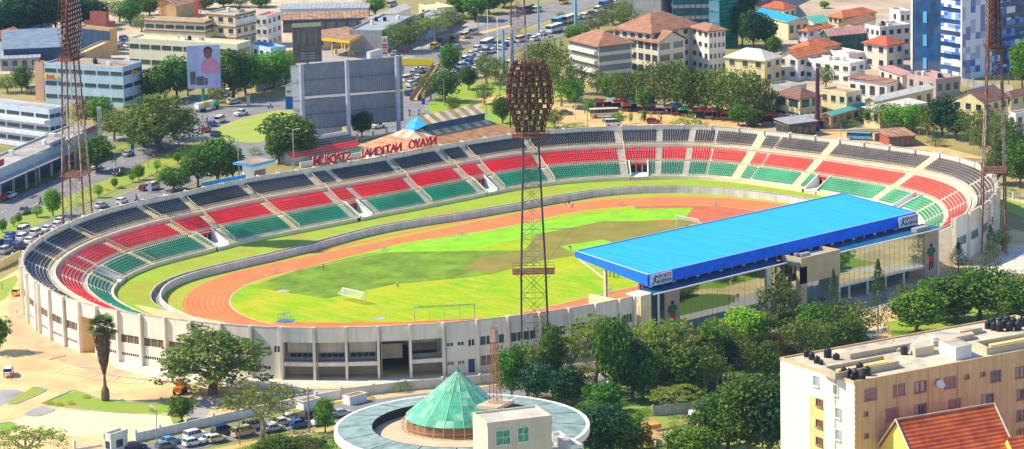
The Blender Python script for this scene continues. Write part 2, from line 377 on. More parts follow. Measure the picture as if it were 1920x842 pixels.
        W = [(.12, .88, 5.4, 7.4)]; opening_bay(a, b, W); recess('window', a, b, W[0], .2, mat('blue_glass', (.05, .16, .3), rough=.15, spec=.8), 3, CONC)
wall.build('outer_wall', STADW, stad)
for k, t in enumerate(fins):                   # tall fins between the bays
    n_ = nrm(t); p = P_(RIM, t); ang = atan2(n_.y, n_.x); fm = MB()
    c = p+n_*.32; fm.box((c.x, c.y, 0), (.7, .5, HT+.25), ang)
    if 170 < t < 240 and k % 2: tg_ = Vector((-n_.y, n_.x))*.6; c2 = p+n_*.12+tg_; pq_ = MB(); pq_.tube((c2.x, c2.y, G0), (c2.x, c2.y, HT-.6), .09, 6); pq_.build('drain_pipe', CONC, stad)
    c = p-n_*(WALLT+.16); fm.box((c.x, c.y, 10.3), (.3, .35, HT-10.3+.2), ang)
    fm.build('wall_fin', STADW, stad)
for k in range(NB):
    wseg(coping, fins[k]+.12, fins[k+1]-.12, HT+.003, HT+.14, -.06, WALLT+.06, n=3)
coping.build('coping', mat('stained_coping', (.50, .42, .36), var=.25), stad)
# stairs
CREAM = mat('cream_step_paint', (.78, .68, .42), var=.1)
STAIRS = [(166, 0), (154.5, 0), (149.2, 1), (144.8, 0), (137.2, 1), (123.4, 1), (115.8, 1), (103.4, 1), (89.9, 1), (85.5, 0), (72.5, 1), (62.3, 1), (57.7, 1), (47.9, 1), (35.2, 1), (29.8, 0), (25.6, 0), (22.4, 2), (15.8, 3), (12.9, 2), (4.9, 3), (-10.4, 3), (-23.5, 0), (-30.5, 0), (-38, 0), (-46, 0), (178, 0), (190, 0), (202, 0), (214, 0), (226, 0), (238, 0)]
def half_w(t, s, w):                           # half width in degrees for a width in metres at (t, s)
    a, b = BW(t-.5, s), BW(t+.5, s); return w/2/(b-a).length
st_int = []
for t, k in STAIRS:
    w_ = {0: 1.5, 1: 1.7, 2: .5, 3: 2.6}[k]; st_int.append((t, w_))
    if k == 2: continue
    mb = MB(); pr = prof
    for (s0, z0), (s1, z1) in zip(pr, pr[1:]):
        if z1 == z0 and s1 > s0:               # each tread: a step block half-way up the riser above
            h = half_w(t, s0, w_)
            nst = max(1, int(round((s1-s0)*SPAN/.37)))
            if (s1-s0)*SPAN < .6 or (s1-s0)*SPAN > .9: h0 = .03
            else: h0 = .2
            sm = s0+(s1-s0)*.5
            P = [BW(t-h, s0), BW(t+h, s0), BW(t+h, sm), BW(t-h, sm)]
            mb.prism([tuple(p) for p in P], z0-.05, z0+h0)
            P = [BW(t-h, sm), BW(t+h, sm), BW(t+h, s1), BW(t-h, s1)]
            mb.prism([tuple(p) for p in P], z0-.05, z0+.025)
    mb.build('stairway', CREAM if k == 3 or k == 1 and t > 100 else TERR, stad)
    if k in (1,):                              # side parapet and handrail
        for sg in (-1,):
            rl = MB(); h = half_w(t, .5, w_+.2)*sg; prev = None
            for s, z in ((.03, 10.35), (RAIL1[0], 8.15), (WALK1[0], 8.1), (WALK1[0]+.06, 7.1), (RAIL2[0], 4.9), (S_GREEN, 4.75), (.99, 2.5)):
                p = BW(t+h, s); q = (p.x, p.y, z+.95)
                if prev: rl.bar(prev, q, .09); rl.bar((prev[0], prev[1], prev[2]-.45), (q[0], q[1], q[2]-.45), .06)
                rl.bar((p.x, p.y, z-.1), q, .07); prev = q
            rl.build('railing', CREAM, stad)
# seats in blocks between the stairs
SEATM = {'black': mat('black_seats', (.055, .062, .085), rough=.5, var=.25, scale=.08), 'red': mat('red_seats', (.88, .018, .04), rough=.45, var=.12, scale=.08), 'green': mat('green_seats', (.008, .33, .19), rough=.45, var=.2, scale=.08)}
SEATLIT = {'black': mat('sunlit_faded_black_seats', (.12, .105, .11), rough=.6, var=.25, scale=.1), 'red': mat('sunlit_faded_red_seats', (.80, .09, .065), rough=.6, var=.15, scale=.1), 'green': mat('sunlit_faded_green_seats', (.07, .42, .22), rough=.6, var=.2, scale=.1)}  # paler set for the right side: sunlight put into the colour along with fading
cuts = sorted([((t-T0) % 360+T0, w_) for t, w_ in st_int])
ends = [(T0, 1.0)]+cuts+[(T1, 1.0)]
for tn in ('black', 'red', 'green'):
    rr = [r for r in rows if r[3] == tn]
    for (ta, wa), (tb_, wb) in zip(ends, ends[1:]):
        mb = MB()
        for (s0, s1, z0, _) in rr:
            a = ta+half_w(ta, s0, wa)+.05; b = tb_-half_w(tb_, s0, wb)-.05
            L = (BW(a, s0)-BW(b, s0)).length*max(1, (b-a)/(20)) if b > a else 0
            arc = 0; N_ = 24; pp = BW(a, s0)
            for i in range(1, N_+1):
                q = BW(a+(b-a)*i/N_, s0); arc += (q-pp).length; pp = q
            n = int(arc/.62)
            for i in range(n):
                t0_ = a+(b-a)*(i+.5)/n
                if tn == 'green' and in_vom(t0_): continue
                p = BW(t0_, s0); q = BW(t0_, s1); dr = (q-p).normalized(); tg = Vector((-dr.y, dr.x)); hw = .235
                c0 = p+dr*.10; c1 = p+dr*.50
                A, B, C, D = c0-tg*hw, c0+tg*hw, c1+tg*hw, c1-tg*hw; zb, zt = z0+.34, z0+.42
                vs = [(*A, z0+.70), (*B, z0+.70), (*(B+dr*.06), zt), (*(A+dr*.06), zt), (*C, zt-.0), (*D, zt-.0), (*C, zb-.12), (*D, zb-.12), (*A, zb), (*B, zb)]
                mb.add(vs, [(0, 3, 2, 1), (3, 5, 4, 2), (5, 7, 6, 4), (0, 1, 9, 8), (8, 9, 6, 7), (0, 8, 7, 5, 3), (1, 2, 4, 6, 9)])
        if mb.f:
            o = mb.build('seat_block', SEATM[tn] if (ta+tb_)/2 > 20 else SEATLIT[tn], stad); o['label'] = tn+' seats'
# railings in front of the tiers, walkway parapets
for (s, z, nm, hh) in ((RAIL1[0]+.012, RAIL1[1], 'railing', .9), (RAIL2[0]+.01, RAIL2[1], 'railing', .8)):
    rl = MB(); t = T0+.5
    while t < T1-.5:
        a, b = BW(t, s), BW(t+1, s); rl.bar((*a, z+hh), (*b, z+hh), .07); rl.bar((*a, z+hh*.5), (*b, z+hh*.5), .05); rl.bar((*a, z), (*a, z+hh), .06)
        m_ = (a+b)/2; rl.bar((*m_, z), (*m_, z+hh), .04); t += 1
    rl.build('railing', mat('pale_rail_paint', (.62, .52, .36), var=.15), stad)
yk = MB()
for (s, z) in ((WALK1[0]-.008, WALK1[1]), (1.0, ZK)):
    t = T0+.3
    while t < T1-.3:
        t2 = min(t+1, T1-.3); s2 = s+.014
        if not (s == 1.0 and in_vom(t)):
            P = [BW(t, s), BW(t2, s), BW(t2, s2), BW(t, s2)]
            zt = z+(.28 if s < 1 else .12); zb = z-(.2 if s < 1 else 1.0)
            yk.prism([tuple(p) for p in P], zb, zt)
        t = t2
yk.build('walkway_parapet', mat('pale_yellow_paint', (.80, .70, .44), var=.08), stad)
# vomitories: doorway walls with a red lintel, side walls and floor
for (a, b) in VOM:
    v = MB(); s0, s1 = S_GREEN-.035, 1.0
    P = [BW(a, s0), BW(b, s0), BW(b, s1), BW(a, s1)]
    v.poly([(*p, ZK+.02) for p in P][::-1])
    for (p, q, up) in ((P[0], P[3], 1), (P[1], P[2], -1)):
        d2 = (q-p).normalized(); n2 = Vector((-d2.y, d2.x))*.15
        v.add([(*(p-n2), ZK), (*(q-n2), ZK), (*(q-n2), ZK+.5), (*(p-n2), Z_GREEN+1.0), (*(p+n2), ZK), (*(q+n2), ZK), (*(q+n2), ZK+.5), (*(p+n2), Z_GREEN+1.0)], [(0, 1, 2, 3), (7, 6, 5, 4), (3, 2, 6, 7), (1, 5, 6, 2)])
    v.build('gangway', WHITE, stad)
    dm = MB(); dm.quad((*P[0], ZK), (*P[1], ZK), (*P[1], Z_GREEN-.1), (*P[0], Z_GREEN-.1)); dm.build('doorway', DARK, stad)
    fr = MB(); dd0 = (P[3]-P[0]).normalized(); fr.prism([tuple(P[3]-dd0*.1), tuple(P[2]-dd0*.1), tuple(P[2]+dd0*.5), tuple(P[3]+dd0*.5)], .2, ZK+.012); fr.build('threshold', TERR, stad)
    for f in (.3, .62):
        pz = P[0].lerp(P[1], f)+(P[3]-P[0]).normalized()*.15; cm = MB(); cm.box((pz.x, pz.y, ZK), (.3, .3, Z_GREEN-ZK-.1), 0); cm.build('door_post', CONC, stad)
    l = MB(); dd = (P[3]-P[0]).normalized(); l.prism([tuple(P[0]), tuple(P[1]), tuple(P[1]+dd*.35), tuple(P[0]+dd*.35)], Z_GREEN-.35, Z_GREEN+.45); l.build('lintel', REDP, stad)
# ================================================================ GROUND INSIDE
def ring(T, off=0, n=180):
    pts = []
    for i in range(n):
        t = i*360/n; p = P_(T, t); a, b = P_(T, t-.5), P_(T, t+.5); d_ = (b-a).normalized(); pts.append(p+Vector((d_.y, -d_.x))*off)
    return pts
def ringstrip(mb, A, B, za, zb, mi=0):
    n = len(A)
    for i in range(n): j = (i+1) % n; mb.quad((*A[i], za), (*A[j], za), (*B[j], zb), (*B[i], zb), mi)
GRASSB = mat('berm_grass', (.20, .33, .012), var=.3, scale=.22, bump=.2, stain=(.33, .28, .03))
K_ = ring(KERB, .3); M_ = ring(MOAT, 2.2); Mi = ring(MOAT, .3); Mo = ring(MOAT, 0)
b_ = MB(); ringstrip(b_, M_, K_, 1.35, 1.45); structure('grass_verge', b_, GRASSB)
tr = MB(); ringstrip(tr, Mi, M_, .35, .35); ringstrip(tr, M_, ring(MOAT, 2.2), .35, 1.35); structure('moat_walkway', tr, mat('moat_floor', (.25, .23, .21), var=.2))
wm = MB(); ringstrip(wm, Mo, Mo, 0, 0); wm = MB()
ringstrip(wm, Mo, Mo, -.1, 1.65); ringstrip(wm, Mo, Mi, 1.65, 1.65); ringstrip(wm, Mi, Mi, 1.65, .3)
M22 = ring(MOAT, 2.2); M23 = ring(MOAT, 2.35)
ringstrip(wm, M22, M23, 1.5, 1.5); ringstrip(wm, M22, M22, .3, 1.5)
tag(wm.build('moat_wall', mat('grey_plaster', (.70, .67, .66), var=.12, dirt=.15)), 'low grey-white wall and moat running round the running track', 'wall')
# pitch surface with painted track as one sheet of faces
def field_mat():
    m = bpy.data.materials.new('pitch_turf'); m.use_nodes = True; t = m.node_tree; N = t.nodes; L = t.links; b = N['Principled BSDF']
    b.inputs['Roughness'].default_value = .9; b.inputs['Specular IOR Level'].default_value = .1
    tc = N.new('ShaderNodeTexCoord')
    def nz(scale, det, sc=(1, 1, 1), lo=.35, hi=.65, loc=(0, 0, 0)):
        mp = N.new('ShaderNodeMapping'); mp.inputs['Scale'].default_value = sc; mp.inputs['Location'].default_value = loc; L.new(tc.outputs['Object'], mp.inputs[0])
        n = N.new('ShaderNodeTexNoise'); n.inputs['Scale'].default_value = scale; n.inputs['Detail'].default_value = det; L.new(mp.outputs[0], n.inputs[0])
        r = N.new('ShaderNodeMapRange'); r.inputs['From Min'].default_value = lo; r.inputs['From Max'].default_value = hi; L.new(n.outputs['Fac'], r.inputs[0]); return r.outputs[0]
    def mix(fac, A, B):
        x = N.new('ShaderNodeMix'); x.data_type = 'RGBA'
        for k, v in (('Factor', fac), ('A', A), ('B', B)):
            if isinstance(v, (tuple, float)): x.inputs[k].default_value = (*v, 1) if isinstance(v, tuple) else v
            else: L.new(v, x.inputs[k])
        return x.outputs['Result']
    c = mix(nz(.06, 5), (.20, .46, .008), (.40, .50, .006))
    c = mix(nz(.05, 6, (1, 1.6, 1), .52, .72, (7, 3, 0)), c, (.62, .46, .02))
    c = mix(nz(1.3, 4, lo=.3, hi=1.0), c, (.15, .30, .01)); c = mix(nz(.5, 8, (1, .25, 1), .45, .8, (3, 9, 0)), c, (.50, .42, .05))
    L.new(c, b.inputs['Base Color']); return m
TURF = field_mat()
fld = MB(); fld.poly([(*p, 0) for p in ring(MOAT, 0)]); structure('infield_grass', fld, mat('surround_grass', (.22, .32, .015), var=.35, scale=.2, stain=(.42, .28, .05)))
RT_, HS, LW = 35.0, 44.0, 1.21
def oval(r, hs=HS, n=48):
    pts = []
    for i in range(n+1): a = -pi/2+pi*i/n; pts.append((hs+r*cos(a), r*sin(a)))
    for i in range(n+1): a = pi/2+pi*i/n; pts.append((-hs+r*cos(a), r*sin(a)))
    return pts
def oval_ring(mb, r0, r1, z, hs=HS, mi=0):
    A, B = oval(r0, hs), oval(r1, hs); n = len(A)
    for i in range(n): j = (i+1) % n; mb.quad((*A[i], z), (*B[i], z), (*B[j], z), (*A[j], z), mi)
TRK = mat('tartan_track', (.54, .13, .035), rough=.85, var=.2, scale=.16, stain=(.60, .21, .06))
TRKD = mat('worn_tartan', (.50, .13, .06), rough=.85, var=.12, scale=.3)
t_ = MB(); oval_ring(t_, RT_-.2, RT_+8*LW+.5, .006); structure('running_track', t_, TRK)
ln = MB()
for i in range(9): oval_ring(ln, RT_+i*LW-.05, RT_+i*LW+.05, .014)
for x_ in (-44, 44, 0): 
    ln.quad((x_-.08, RT_, .014), (x_-.08, RT_+8*LW, .014), (x_+.08, RT_+8*LW, .014), (x_+.08, RT_, .014))
structure('lane_lines', ln, mat('line_paint', (.68, .38, .26), var=.1))
pt = MB(); pt.poly([(*p, .010) for p in oval(RT_-.3)]); structure('pitch', pt, TURF)
kb = MB(); oval_ring(kb, RT_-.35, RT_-.15, .05); structure('track_kerb', kb, mat('track_kerb_paint', (.75, .66, .5)))
# long-jump runway behind the back straight
rw = MB(); rw.quad((-30, 47.2, .006), (52, 47.2, .006), (52, 48.6, .006), (-30, 48.6, .006)); structure('jump_runway', rw, TRK)
# far D-zone in worn red surface, near run-off lane
dz = MB(); pts = [(44, -34), (44, 4), (56, 12), (66, 27)]
a0 = atan2(27, 66-44); 
pts = [(57.2, -31.8), (57.2, 2), (50, 12), (62.5, 29)]+[(44+34.6*cos(a), 34.6*sin(a)) for a in [1.0-2.1*i/24 for i in range(25)]]
dz.poly([(x, y, .015) for x, y in pts][::-1]); structure('jump_area', dz, TRKD)
nd = MB(); pts = [(-44+34.6*cos(a), 34.6*sin(a)) for a in [pi+.12+1.2*i/20 for i in range(21)]]+[(-54, -22), (-72, 0)]
pts = [(-78.0, -3), (-74.5, 0), (-58, -20.5), (-44, -31.6), (-44, -34.6)]+[(-44+34.6*cos(a), 34.6*sin(a)) for a in [-pi/2-.0-i*(pi/2-.1)/20 for i in range(21)]]
nd.poly([(x, y, .015) for x, y in [( -44, -34.65), (-44, -31.5), (-57, -23.0), (-68, -12), (-76.5, -1.5)]+[(-44+34.65*cos(a), 34.65*sin(a)) for a in [pi+.05+i*(pi/2-.05)/20 for i in range(21)]]]); structure('steeplechase_lane', nd, TRK)
gi = MB(); pts = [(-44+33.2*cos(a), 33.2*sin(a)) for a in [pi+.55+i*.75/12 for i in range(13)]]
inn = [(-44+29.5*cos(a), 29.5*sin(a)) for a in [pi+.55+i*.75/12 for i in range(13)]]
gi.poly([(x, y, .02) for x, y in pts+inn[::-1]][::1]); structure('lane_grass', gi, TURF)
# turf patches where new grass was laid (outlines seen in the photo)
BROWN = mat('dry_turf', (.22, .175, .03), var=.25, scale=.1, stain=(.16, .18, .015)); DGR = mat('darker_turf', (.15, .26, .006), var=.3, scale=.15)
LGR = mat('fresh_turf', (.22, .52, .006), var=.12, scale=.2)
flat('dry_turf_patch', [(862, 505), (900, 480), (985, 470), (1005, 440), (1130, 415), (1230, 415), (1300, 425), (1262, 452), (1075, 480), (1000, 492), (930, 512)], BROWN, .018, 0)
flat('dark_turf_patch', [(560, 505), (700, 474), (880, 470), (985, 470), (900, 482), (868, 505), (930, 513), (880, 520), (740, 533), (612, 560), (470, 538)], DGR, .020, 0)
flat('fresh_turf_patch', [(1050, 462), (1130, 449), (1175, 462), (1085, 478)], LGR, .022, 0)
flat('worn_goalmouth', [(1245, 420), (1270, 412), (1300, 415), (1275, 428)], BROWN, .024, 0, curved=True)
flat('green_turf_patch', [(560, 505), (760, 455), (960, 425), (1180, 392), (1300, 390), (1280, 412), (1130, 415), (1005, 440), (880, 470), (700, 474)], LGR, .016, 0)
for (x, y, r) in ((531, 546, 1.5), (710, 597, 1.5), (670, 605, 1.6)):
    c = G(x, y, 0); m_ = MB(); m_.poly([(c.x+r*cos(a*pi/8), c.y+r*sin(a*pi/8), .03) for a in range(16)]); tag(m_.build('throwing_circle', CONC if x != 670 else TRK), {531: 'grey round throwing circle near the left bend of the track', 710: 'grey round throwing circle near the front wall below the near goal', 670: 'small reddish round throwing circle near the front wall'}[x], 'throwing circle')
wp = MB(); c = G(536, 602, 0); wp.box((c.x, c.y, .0), (3.6, 3.6, .035), .6); tag(wp.build('water_jump_pit', mat('pit_water', (.02, .12, .25), rough=.1, spec=.9)), 'dark blue water pit of the steeplechase jump at the near bend', 'water jump')
# ================================================================ helpers that need evaluation
def pix(p):
    q = Vector(p)-Vector((CX, CY, CZ)); d_ = q.dot(FW); return 960+F*q.dot(R2)/d_, 421-F*q.dot(U2)/d_
def z_at(x, y, py):                            # height at plan position (x, y) whose image row is py
    lo, hi = -50, 150
    for _ in range(40):
        m = (lo+hi)/2
        if pix((x, y, m))[1] > py: lo = m
        else: hi = m
    return (lo+hi)/2
FONT_CACHE = {}
def text_mesh(s, size=1.0, ext=.05, name='letter', bold=0.0):
    key = (s, size, ext, bold)
    if key in FONT_CACHE: return FONT_CACHE[key]
    cu = bpy.data.curves.new('t', 'FONT'); cu.body = s; cu.size = size; cu.extrude = ext; cu.align_x = 'CENTER'; cu.align_y = 'CENTER'; cu.resolution_u = 3; cu.offset = bold
    o = bpy.data.objects.new('t', cu); COL.objects.link(o)
    bpy.context.view_layer.update()
    me = bpy.data.meshes.new_from_object(o.evaluated_get(bpy.context.evaluated_depsgraph_get())); me.name = name
    bpy.data.objects.remove(o); FONT_CACHE[key] = me; return me
def text_part(name, s, size, m, parent, loc, face, ext=.04, bold=0.0, tilt=pi/2):
    """text standing upright at loc; face = plan angle its front looks towards"""
    me = text_mesh(s, size, ext, name, bold).copy(); me.materials.clear(); me.materials.append(m)
    o = bpy.data.objects.new(name, me); COL.objects.link(o); o.parent = parent
    o.location = loc; o.rotation_euler = (tilt, 0, face+pi/2); return o
# ================================================================ MAIN GRANDSTAND
GX0, GX1 = -37.0, 50.0
gs = empty('grandstand', (6, -66, G0), 0, 'long grandstand with a bright blue flat roof and mirrored glass facade', 'grandstand')
gs_off = Vector((6, -66, G0))
def gpart(mb, name, m, label=None):
    mb.v = [(x-gs_off.x, y-gs_off.y, z-gs_off.z) for x, y, z in mb.v]
    o = mb.build(name, m, gs)
    if label: o['label'] = label
    return o
BLUER = mat('blue_roof_sheet', (.008, .31, .84), rough=.5, var=.12, scale=1.0, stretch=(1.4, .06, 1), stain=(.03, .42, .92)); BLUER2 = mat('blue_roof_seam', (.012, .33, .86), rough=.5)
BLUEF = mat('blue_fascia_paint', (.005, .16, .92), var=.12, scale=.5)
rf = MB(); A, B, C, D = (-32.4, -49.3), (-37.6, -76.5), (47.4, -75.7), (51.5, -50.2)
zi, zo = 15.3, 15.0
n = 24
rf.quad((*B, zo), (*C, zo), (*D, zi), (*A, zi)); gpart(rf, 'roof', BLUER)
rb_ = MB()
for i in range(1, 46): f_ = i/46; rb_.bar(Vector((*B, zo+.02)).lerp(Vector((*C, zo+.02)), f_), Vector((*A, zi+.02)).lerp(Vector((*D, zi+.02)), f_), .035)
gpart(rb_, 'roof_seams', BLUER2)
fa = MB()
def fascia(p, q, zp, zq, dp, dq, th=.25):
    d_ = (Vector(q)-Vector(p)).normalized(); n_ = Vector((d_.y, -d_.x))*th
    p, q = Vector(p), Vector(q); v = []
    for (a, zt, dd) in ((p, zp, dp), (q, zq, dq)):
        v += [(*(a), zt+.12), (*(a+n_), zt+.12), (*(a+n_), zt-dd), (*a, zt-dd)]
    fa.add(v, [(0, 1, 5, 4), (1, 2, 6, 5), (2, 3, 7, 6), (3, 0, 4, 7), (3, 2, 1, 0), (4, 5, 6, 7)])
fascia(B, C, zo, zo, 2.35, 2.35); fascia(C, D, zo, zi, 2.35, 1.2); fascia(D, A, zi, zi, 1.2, 1.2); fascia(A, B, zi, zo, 1.2, 2.35)
gpart(fa, 'fascia', BLUEF)
wl = MB(); 
for (p, q, zp, zq) in ((A, B, zi, zo), (B, C, zo, zo), (D, A, zi, zi)): wl.bar((*p, zp+.17), (*q, zq+.17), .1)
gpart(wl, 'roof_edge_trim', WHITE)
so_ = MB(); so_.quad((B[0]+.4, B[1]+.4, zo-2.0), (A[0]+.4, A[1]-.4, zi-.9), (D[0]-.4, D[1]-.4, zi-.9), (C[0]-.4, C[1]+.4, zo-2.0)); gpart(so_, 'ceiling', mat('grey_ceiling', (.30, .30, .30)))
# sponsor panels at both ends of the street fascia
LETD = mat('sign_navy', (.03, .05, .14)); LETR = mat('sign_red', (.6, .04, .06)); PAN = mat('pale_sign_panel', (.70, .76, .84), var=.05)
for (xc, wd_) in ((-34.2, 6.4), (43.8, 6.6)):
    sp = MB(); sp.box((xc, -76.82, 12.62), (wd_, .14, 2.4)); o = gpart(sp, 'name_panel', PAN)
    p = (xc+.9-gs_off.x, -76.93-gs_off.y, 14.3-gs_off.z); text_part('lettering', 'SPORTS', 1.15, LETR, o, p, -pi/2, .02, .02)
    p = (xc+.9-gs_off.x, -76.93-gs_off.y, 13.3-gs_off.z); text_part('lettering', '& KENYA', 1.0, LETD, o, p, -pi/2, .02, .02)
    em = MB(); ox, oy, oz = xc-2.0-gs_off.x, -76.95-gs_off.y, 13.75-gs_off.z          # running figure emblem
    for (a, b, c, e, r) in ((-.7, -.8, 0, -.1, .12), (0, -.1, .2, .5, .16), (.2, .5, -.5, .35, .09), (.2, .5, .8, .75, .09), (0, -.1, .7, -.55, .12)):
        em.tube((ox+a, oy, oz+b), (ox+c, oy, oz+e), r, 6)
    em.tube((ox+.28, oy-.03, oz+.85), (ox+.28, oy+.03, oz+.85), .2, 10); em.build('emblem', LETD, o)
# back rooms, deck roof with gutter, facade
DK = mat('blue_deck_roof', (.012, .10, .22), rough=.45, var=.2)
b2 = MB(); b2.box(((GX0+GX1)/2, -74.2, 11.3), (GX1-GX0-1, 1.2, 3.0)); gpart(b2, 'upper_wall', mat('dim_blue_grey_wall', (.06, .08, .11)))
pm = MB()
for i in range(25):
    x = GX0+1+i*(GX1-GX0-3)/24
    pm.box((x, -75.45, 11.7), (.8 if i % 2 == 0 else .2, .3, 1.3))
gpart(pm, 'roof_strut', CREAMW)
dk = MB(); dk.add([(-39, -75.5, 12.0), (1, -75.5, 12.0), (1, -79.1, 11.55), (-39, -79.3, 11.55)], [(0, 3, 2, 1)]); dk.add([(1, -75.5, 12.0), (GX1, -75.5, 12.0), (GX1, -82.4, 12.0), (1, -82.4, 12.0)], [(0, 3, 2, 1)]); gpart(dk, 'lower_roof', DK)
gu = MB(); gu.bar((-39, -79.4, 11.6), (1.8, -79.3, 11.6), .26); gpart(gu, 'gutter', WHITE)
gu = MB(); gu.bar((14.6, -82.6, 12.2), (48.5, -82.4, 12.1), .26); gpart(gu, 'gutter', WHITE)
gu = MB(); gu.box((44, -80.2, 12.0), (4.5, 1.6, .9)); gpart(gu, 'roof_plant', mat('plant_grey', (.30, .32, .34)))
MIR = bpy.data.materials.new('mirror_glass'); MIR.use_nodes = True
_b = MIR.node_tree.nodes['Principled BSDF']; _b.inputs['Metallic'].default_value = 1; _b.inputs['Roughness'].default_value = .03; _b.inputs['Base Color'].default_value = (.46, .53, .52, 1)
_n = MIR.node_tree; _w = _n.nodes.new('ShaderNodeTexNoise'); _w.inputs['Scale'].default_value = .35; _bp = _n.nodes.new('ShaderNodeBump'); _bp.inputs['Strength'].default_value = .05; _bp.inputs['Distance'].default_value = .2
_tc = _n.nodes.new('ShaderNodeTexCoord'); _n.links.new(_tc.outputs['Object'], _w.inputs[0]); _n.links.new(_w.outputs['Fac'], _bp.inputs['Height']); _n.links.new(_bp.outputs[0], _b.inputs['Normal'])
def facade(x0, x1, z0, z1, y, bars=True):
    mb = MB(); mb.quad((x0, y, z0), (x1, y, z0), (x1, y, z1), (x0, y, z1)); gpart(mb, 'mirror_glazing', MIR)
    gm = MB(); nx = int((x1-x0)/1.6); nz_ = int((z1-z0)/1.3); r = .018 if bars else .008
    for i in range(nx+1): x = x0+(x1-x0)*i/nx; gm.box((x, y-.01, z0), (r*2, .03, z1-z0))
    for j in range(nz_+1): z = z0+(z1-z0)*j/nz_; gm.bar((x0, y-.01, z), (x1, y-.01, z), r)
    gpart(gm, 'glazing_bars', mat('grey_mullion', (.30, .32, .33)))
YL, YR = -78.9, -82.5
facade(-31, -4.8, G0, 11.5, YL, False); facade(-3.2, 2.2, G0, 11.5, YL, False); facade(2.2, 14.5, G0, 7.4, -79.6, False); facade(14.5, 42.4, 4.6, 12.1, YR)
cr = MB(); cr.box((-4.0, -78.9, G0), (1.5, .8, 10.2)); cr.box((14.9, -80.0, G0), (.6, 4.6, 6)); gpart(cr, 'wall', CREAMW)
lb_ = MB(); lb_.box((28.4, -82.3, 4.35), (28.2, .6, .25)); gpart(lb_, 'floor_edge', WHITE)
bk_ = MB(); bk_.quad((15, -78.2, G0), (42.4, -78.2, G0), (42.4, -78.2, 4.4), (15, -78.2, 4.4)); gpart(bk_, 'undercroft_wall', mat('undercroft_shade', (.10, .13, .16)))  # darkness of the open undercroft is put into the wall colour
pr_ = MB(); pr_.prism([(-42.8, -79.4), (-39.8, -79.4), (-39.8, -78.8), (-42.8, -78.8)], G0, 11.9); pr_.prism([(-42.9, -78.8), (-42.3, -78.8), (-42.3, -64), (-42.9, -64)], G0, 10.0)
gpart(pr_, 'end_pier', mat('cream_yellow_wall', (.78, .66, .40), var=.08))
wm_ = MB(); wm_.box((-41.0, -77.0, 11.6), (3.8, 3.6, .35)); gpart(wm_, 'pier_cap', WHITE)
hm = MB(); hm.tube((-42.95, -71, 5), (-42.9, -71, 5), 1.3, 20); gpart(hm, 'round_opening', DARK)
for x_, y_, zt_ in ((-37.6, -79.3, 11.5), (47.6, -82.2, 12.0), (30, -82.2, 4.4), (36, -82.2, 4.4), (24, -82.2, 4.4), (18, -82.2, 4.4)):
    cm = MB(); cm.tube((x_, y_, G0), (x_, y_, zt_), .26, 10); gpart(cm, 'column', WHITE)
sdg = MB(); sdg.quad((-39.8, -79.0, G0), (-35.6, -79.0, G0), (-35.6, -79.0, 11.5), (-39.8, -79.0, 11.5)); gpart(sdg, 'side_glazing', GLASSD)
BROWNP = mat('brown_panel', (.40, .29, .22), var=.06)
AG, AR, AB_ = mat('shirt_green', (.01, .14, .04)), mat('shorts_red', (.6, .02, .04)), mat('skin_dark_print', (.03, .02, .02))
for xc, yy in ((-33.4, YL-.15), (44.8, YR)):
    y_ = yy; bp_ = MB(); bp_.box((xc, y_, G0+.2), (4.4, .2, 9.9 if xc < 0 else 10.5)); o = gpart(bp_, 'athlete_panel', BROWNP)
    X, Y, Z = xc-gs_off.x, y_-.16-gs_off.y, 5.4
    f1 = MB(); f1.prism([(X-.9, Y-.03), (X+.8, Y-.03), (X+.8, Y+.03), (X-.9, Y+.03)], Z-.3, Z+1.6); f1.tube((X-.8, Y, Z+1.4), (X-1.3, Y, Z+.3), .22, 6); f1.tube((X+.7, Y, Z+1.4), (X+1.2, Y, Z+.5), .22, 6); f1.build('shirt', AG, o)
    f2 = MB(); f2.prism([(X-.7, Y-.04), (X+.8, Y-.04), (X+.8, Y+.04), (X-.7, Y+.04)], Z-1.6, Z-.3); f2.build('shorts', AR, o)
    f3 = MB(); f3.tube((X, Y-.04, Z+2.1), (X, Y+.04, Z+2.1), .45, 12); f3.tube((X-.3, Y, Z-1.5), (X-.7, Y, Z-3.4), .24, 6, .14); f3.tube((X+.5, Y, Z-1.5), (X+.2, Y, Z-3.2), .24, 6, .14); f3.build('athlete_body', AB_, o)
# projecting entrance porch
BEI = mat('beige_wall', (.58, .44, .27), var=.07, dirt=.1); BEIL = mat('cream_beige_wall', (.78, .64, .36), var=.06)
po = MB(); px0, px1, py0, py1 = 2.2, 14.55, -82.75, -77.2
po.prism([(px0, py0), (px1, py0), (px1, py0+.5), (px0, py0+.5)], 7.3, 12.95)
po.prism([(px0, py0+.5), (px0+.5, py0+.5), (px0+.5, py1), (px0, py1)], 11.0, 12.95)
po.prism([(px1-.5, py0+.5), (px1, py0+.5), (px1, py1), (px1-.5, py1)], 11.0, 12.95)
po.box((px0+.9, py0+.75, G0), (1.8, 1.5, 9.6)); po.box((px0+.3, py1-.6, G0), (.6, 1.2, 9.6)); po.box((px0+.3, -80.2, 9.2), (.5, .3, 1.8))
gpart(po, 'entrance_porch', BEI)
pr2 = MB(); pr2.quad((px0+.5, py0+.5, 12.2), (px1-.5, py0+.5, 12.2), (px1-.5, py1, 12.2), (px0+.5, py1, 12.2)); gpart(pr2, 'porch_roof', mat('dull_metal_roof', (.30, .34, .36), var=.2))
ac = MB(); ac.box((5.4, -80, 12.25), (1.6, 1.1, .9)); ac.box((7.4, -79.6, 12.25), (1.2, 1.0, .8)); ac.tube((4.2, -79.4, 12.25), (4.2, -79.4, 13.3), .5, 10); gpart(ac, 'roof_plant', mat('plant_grey', (.30, .32, .34)))
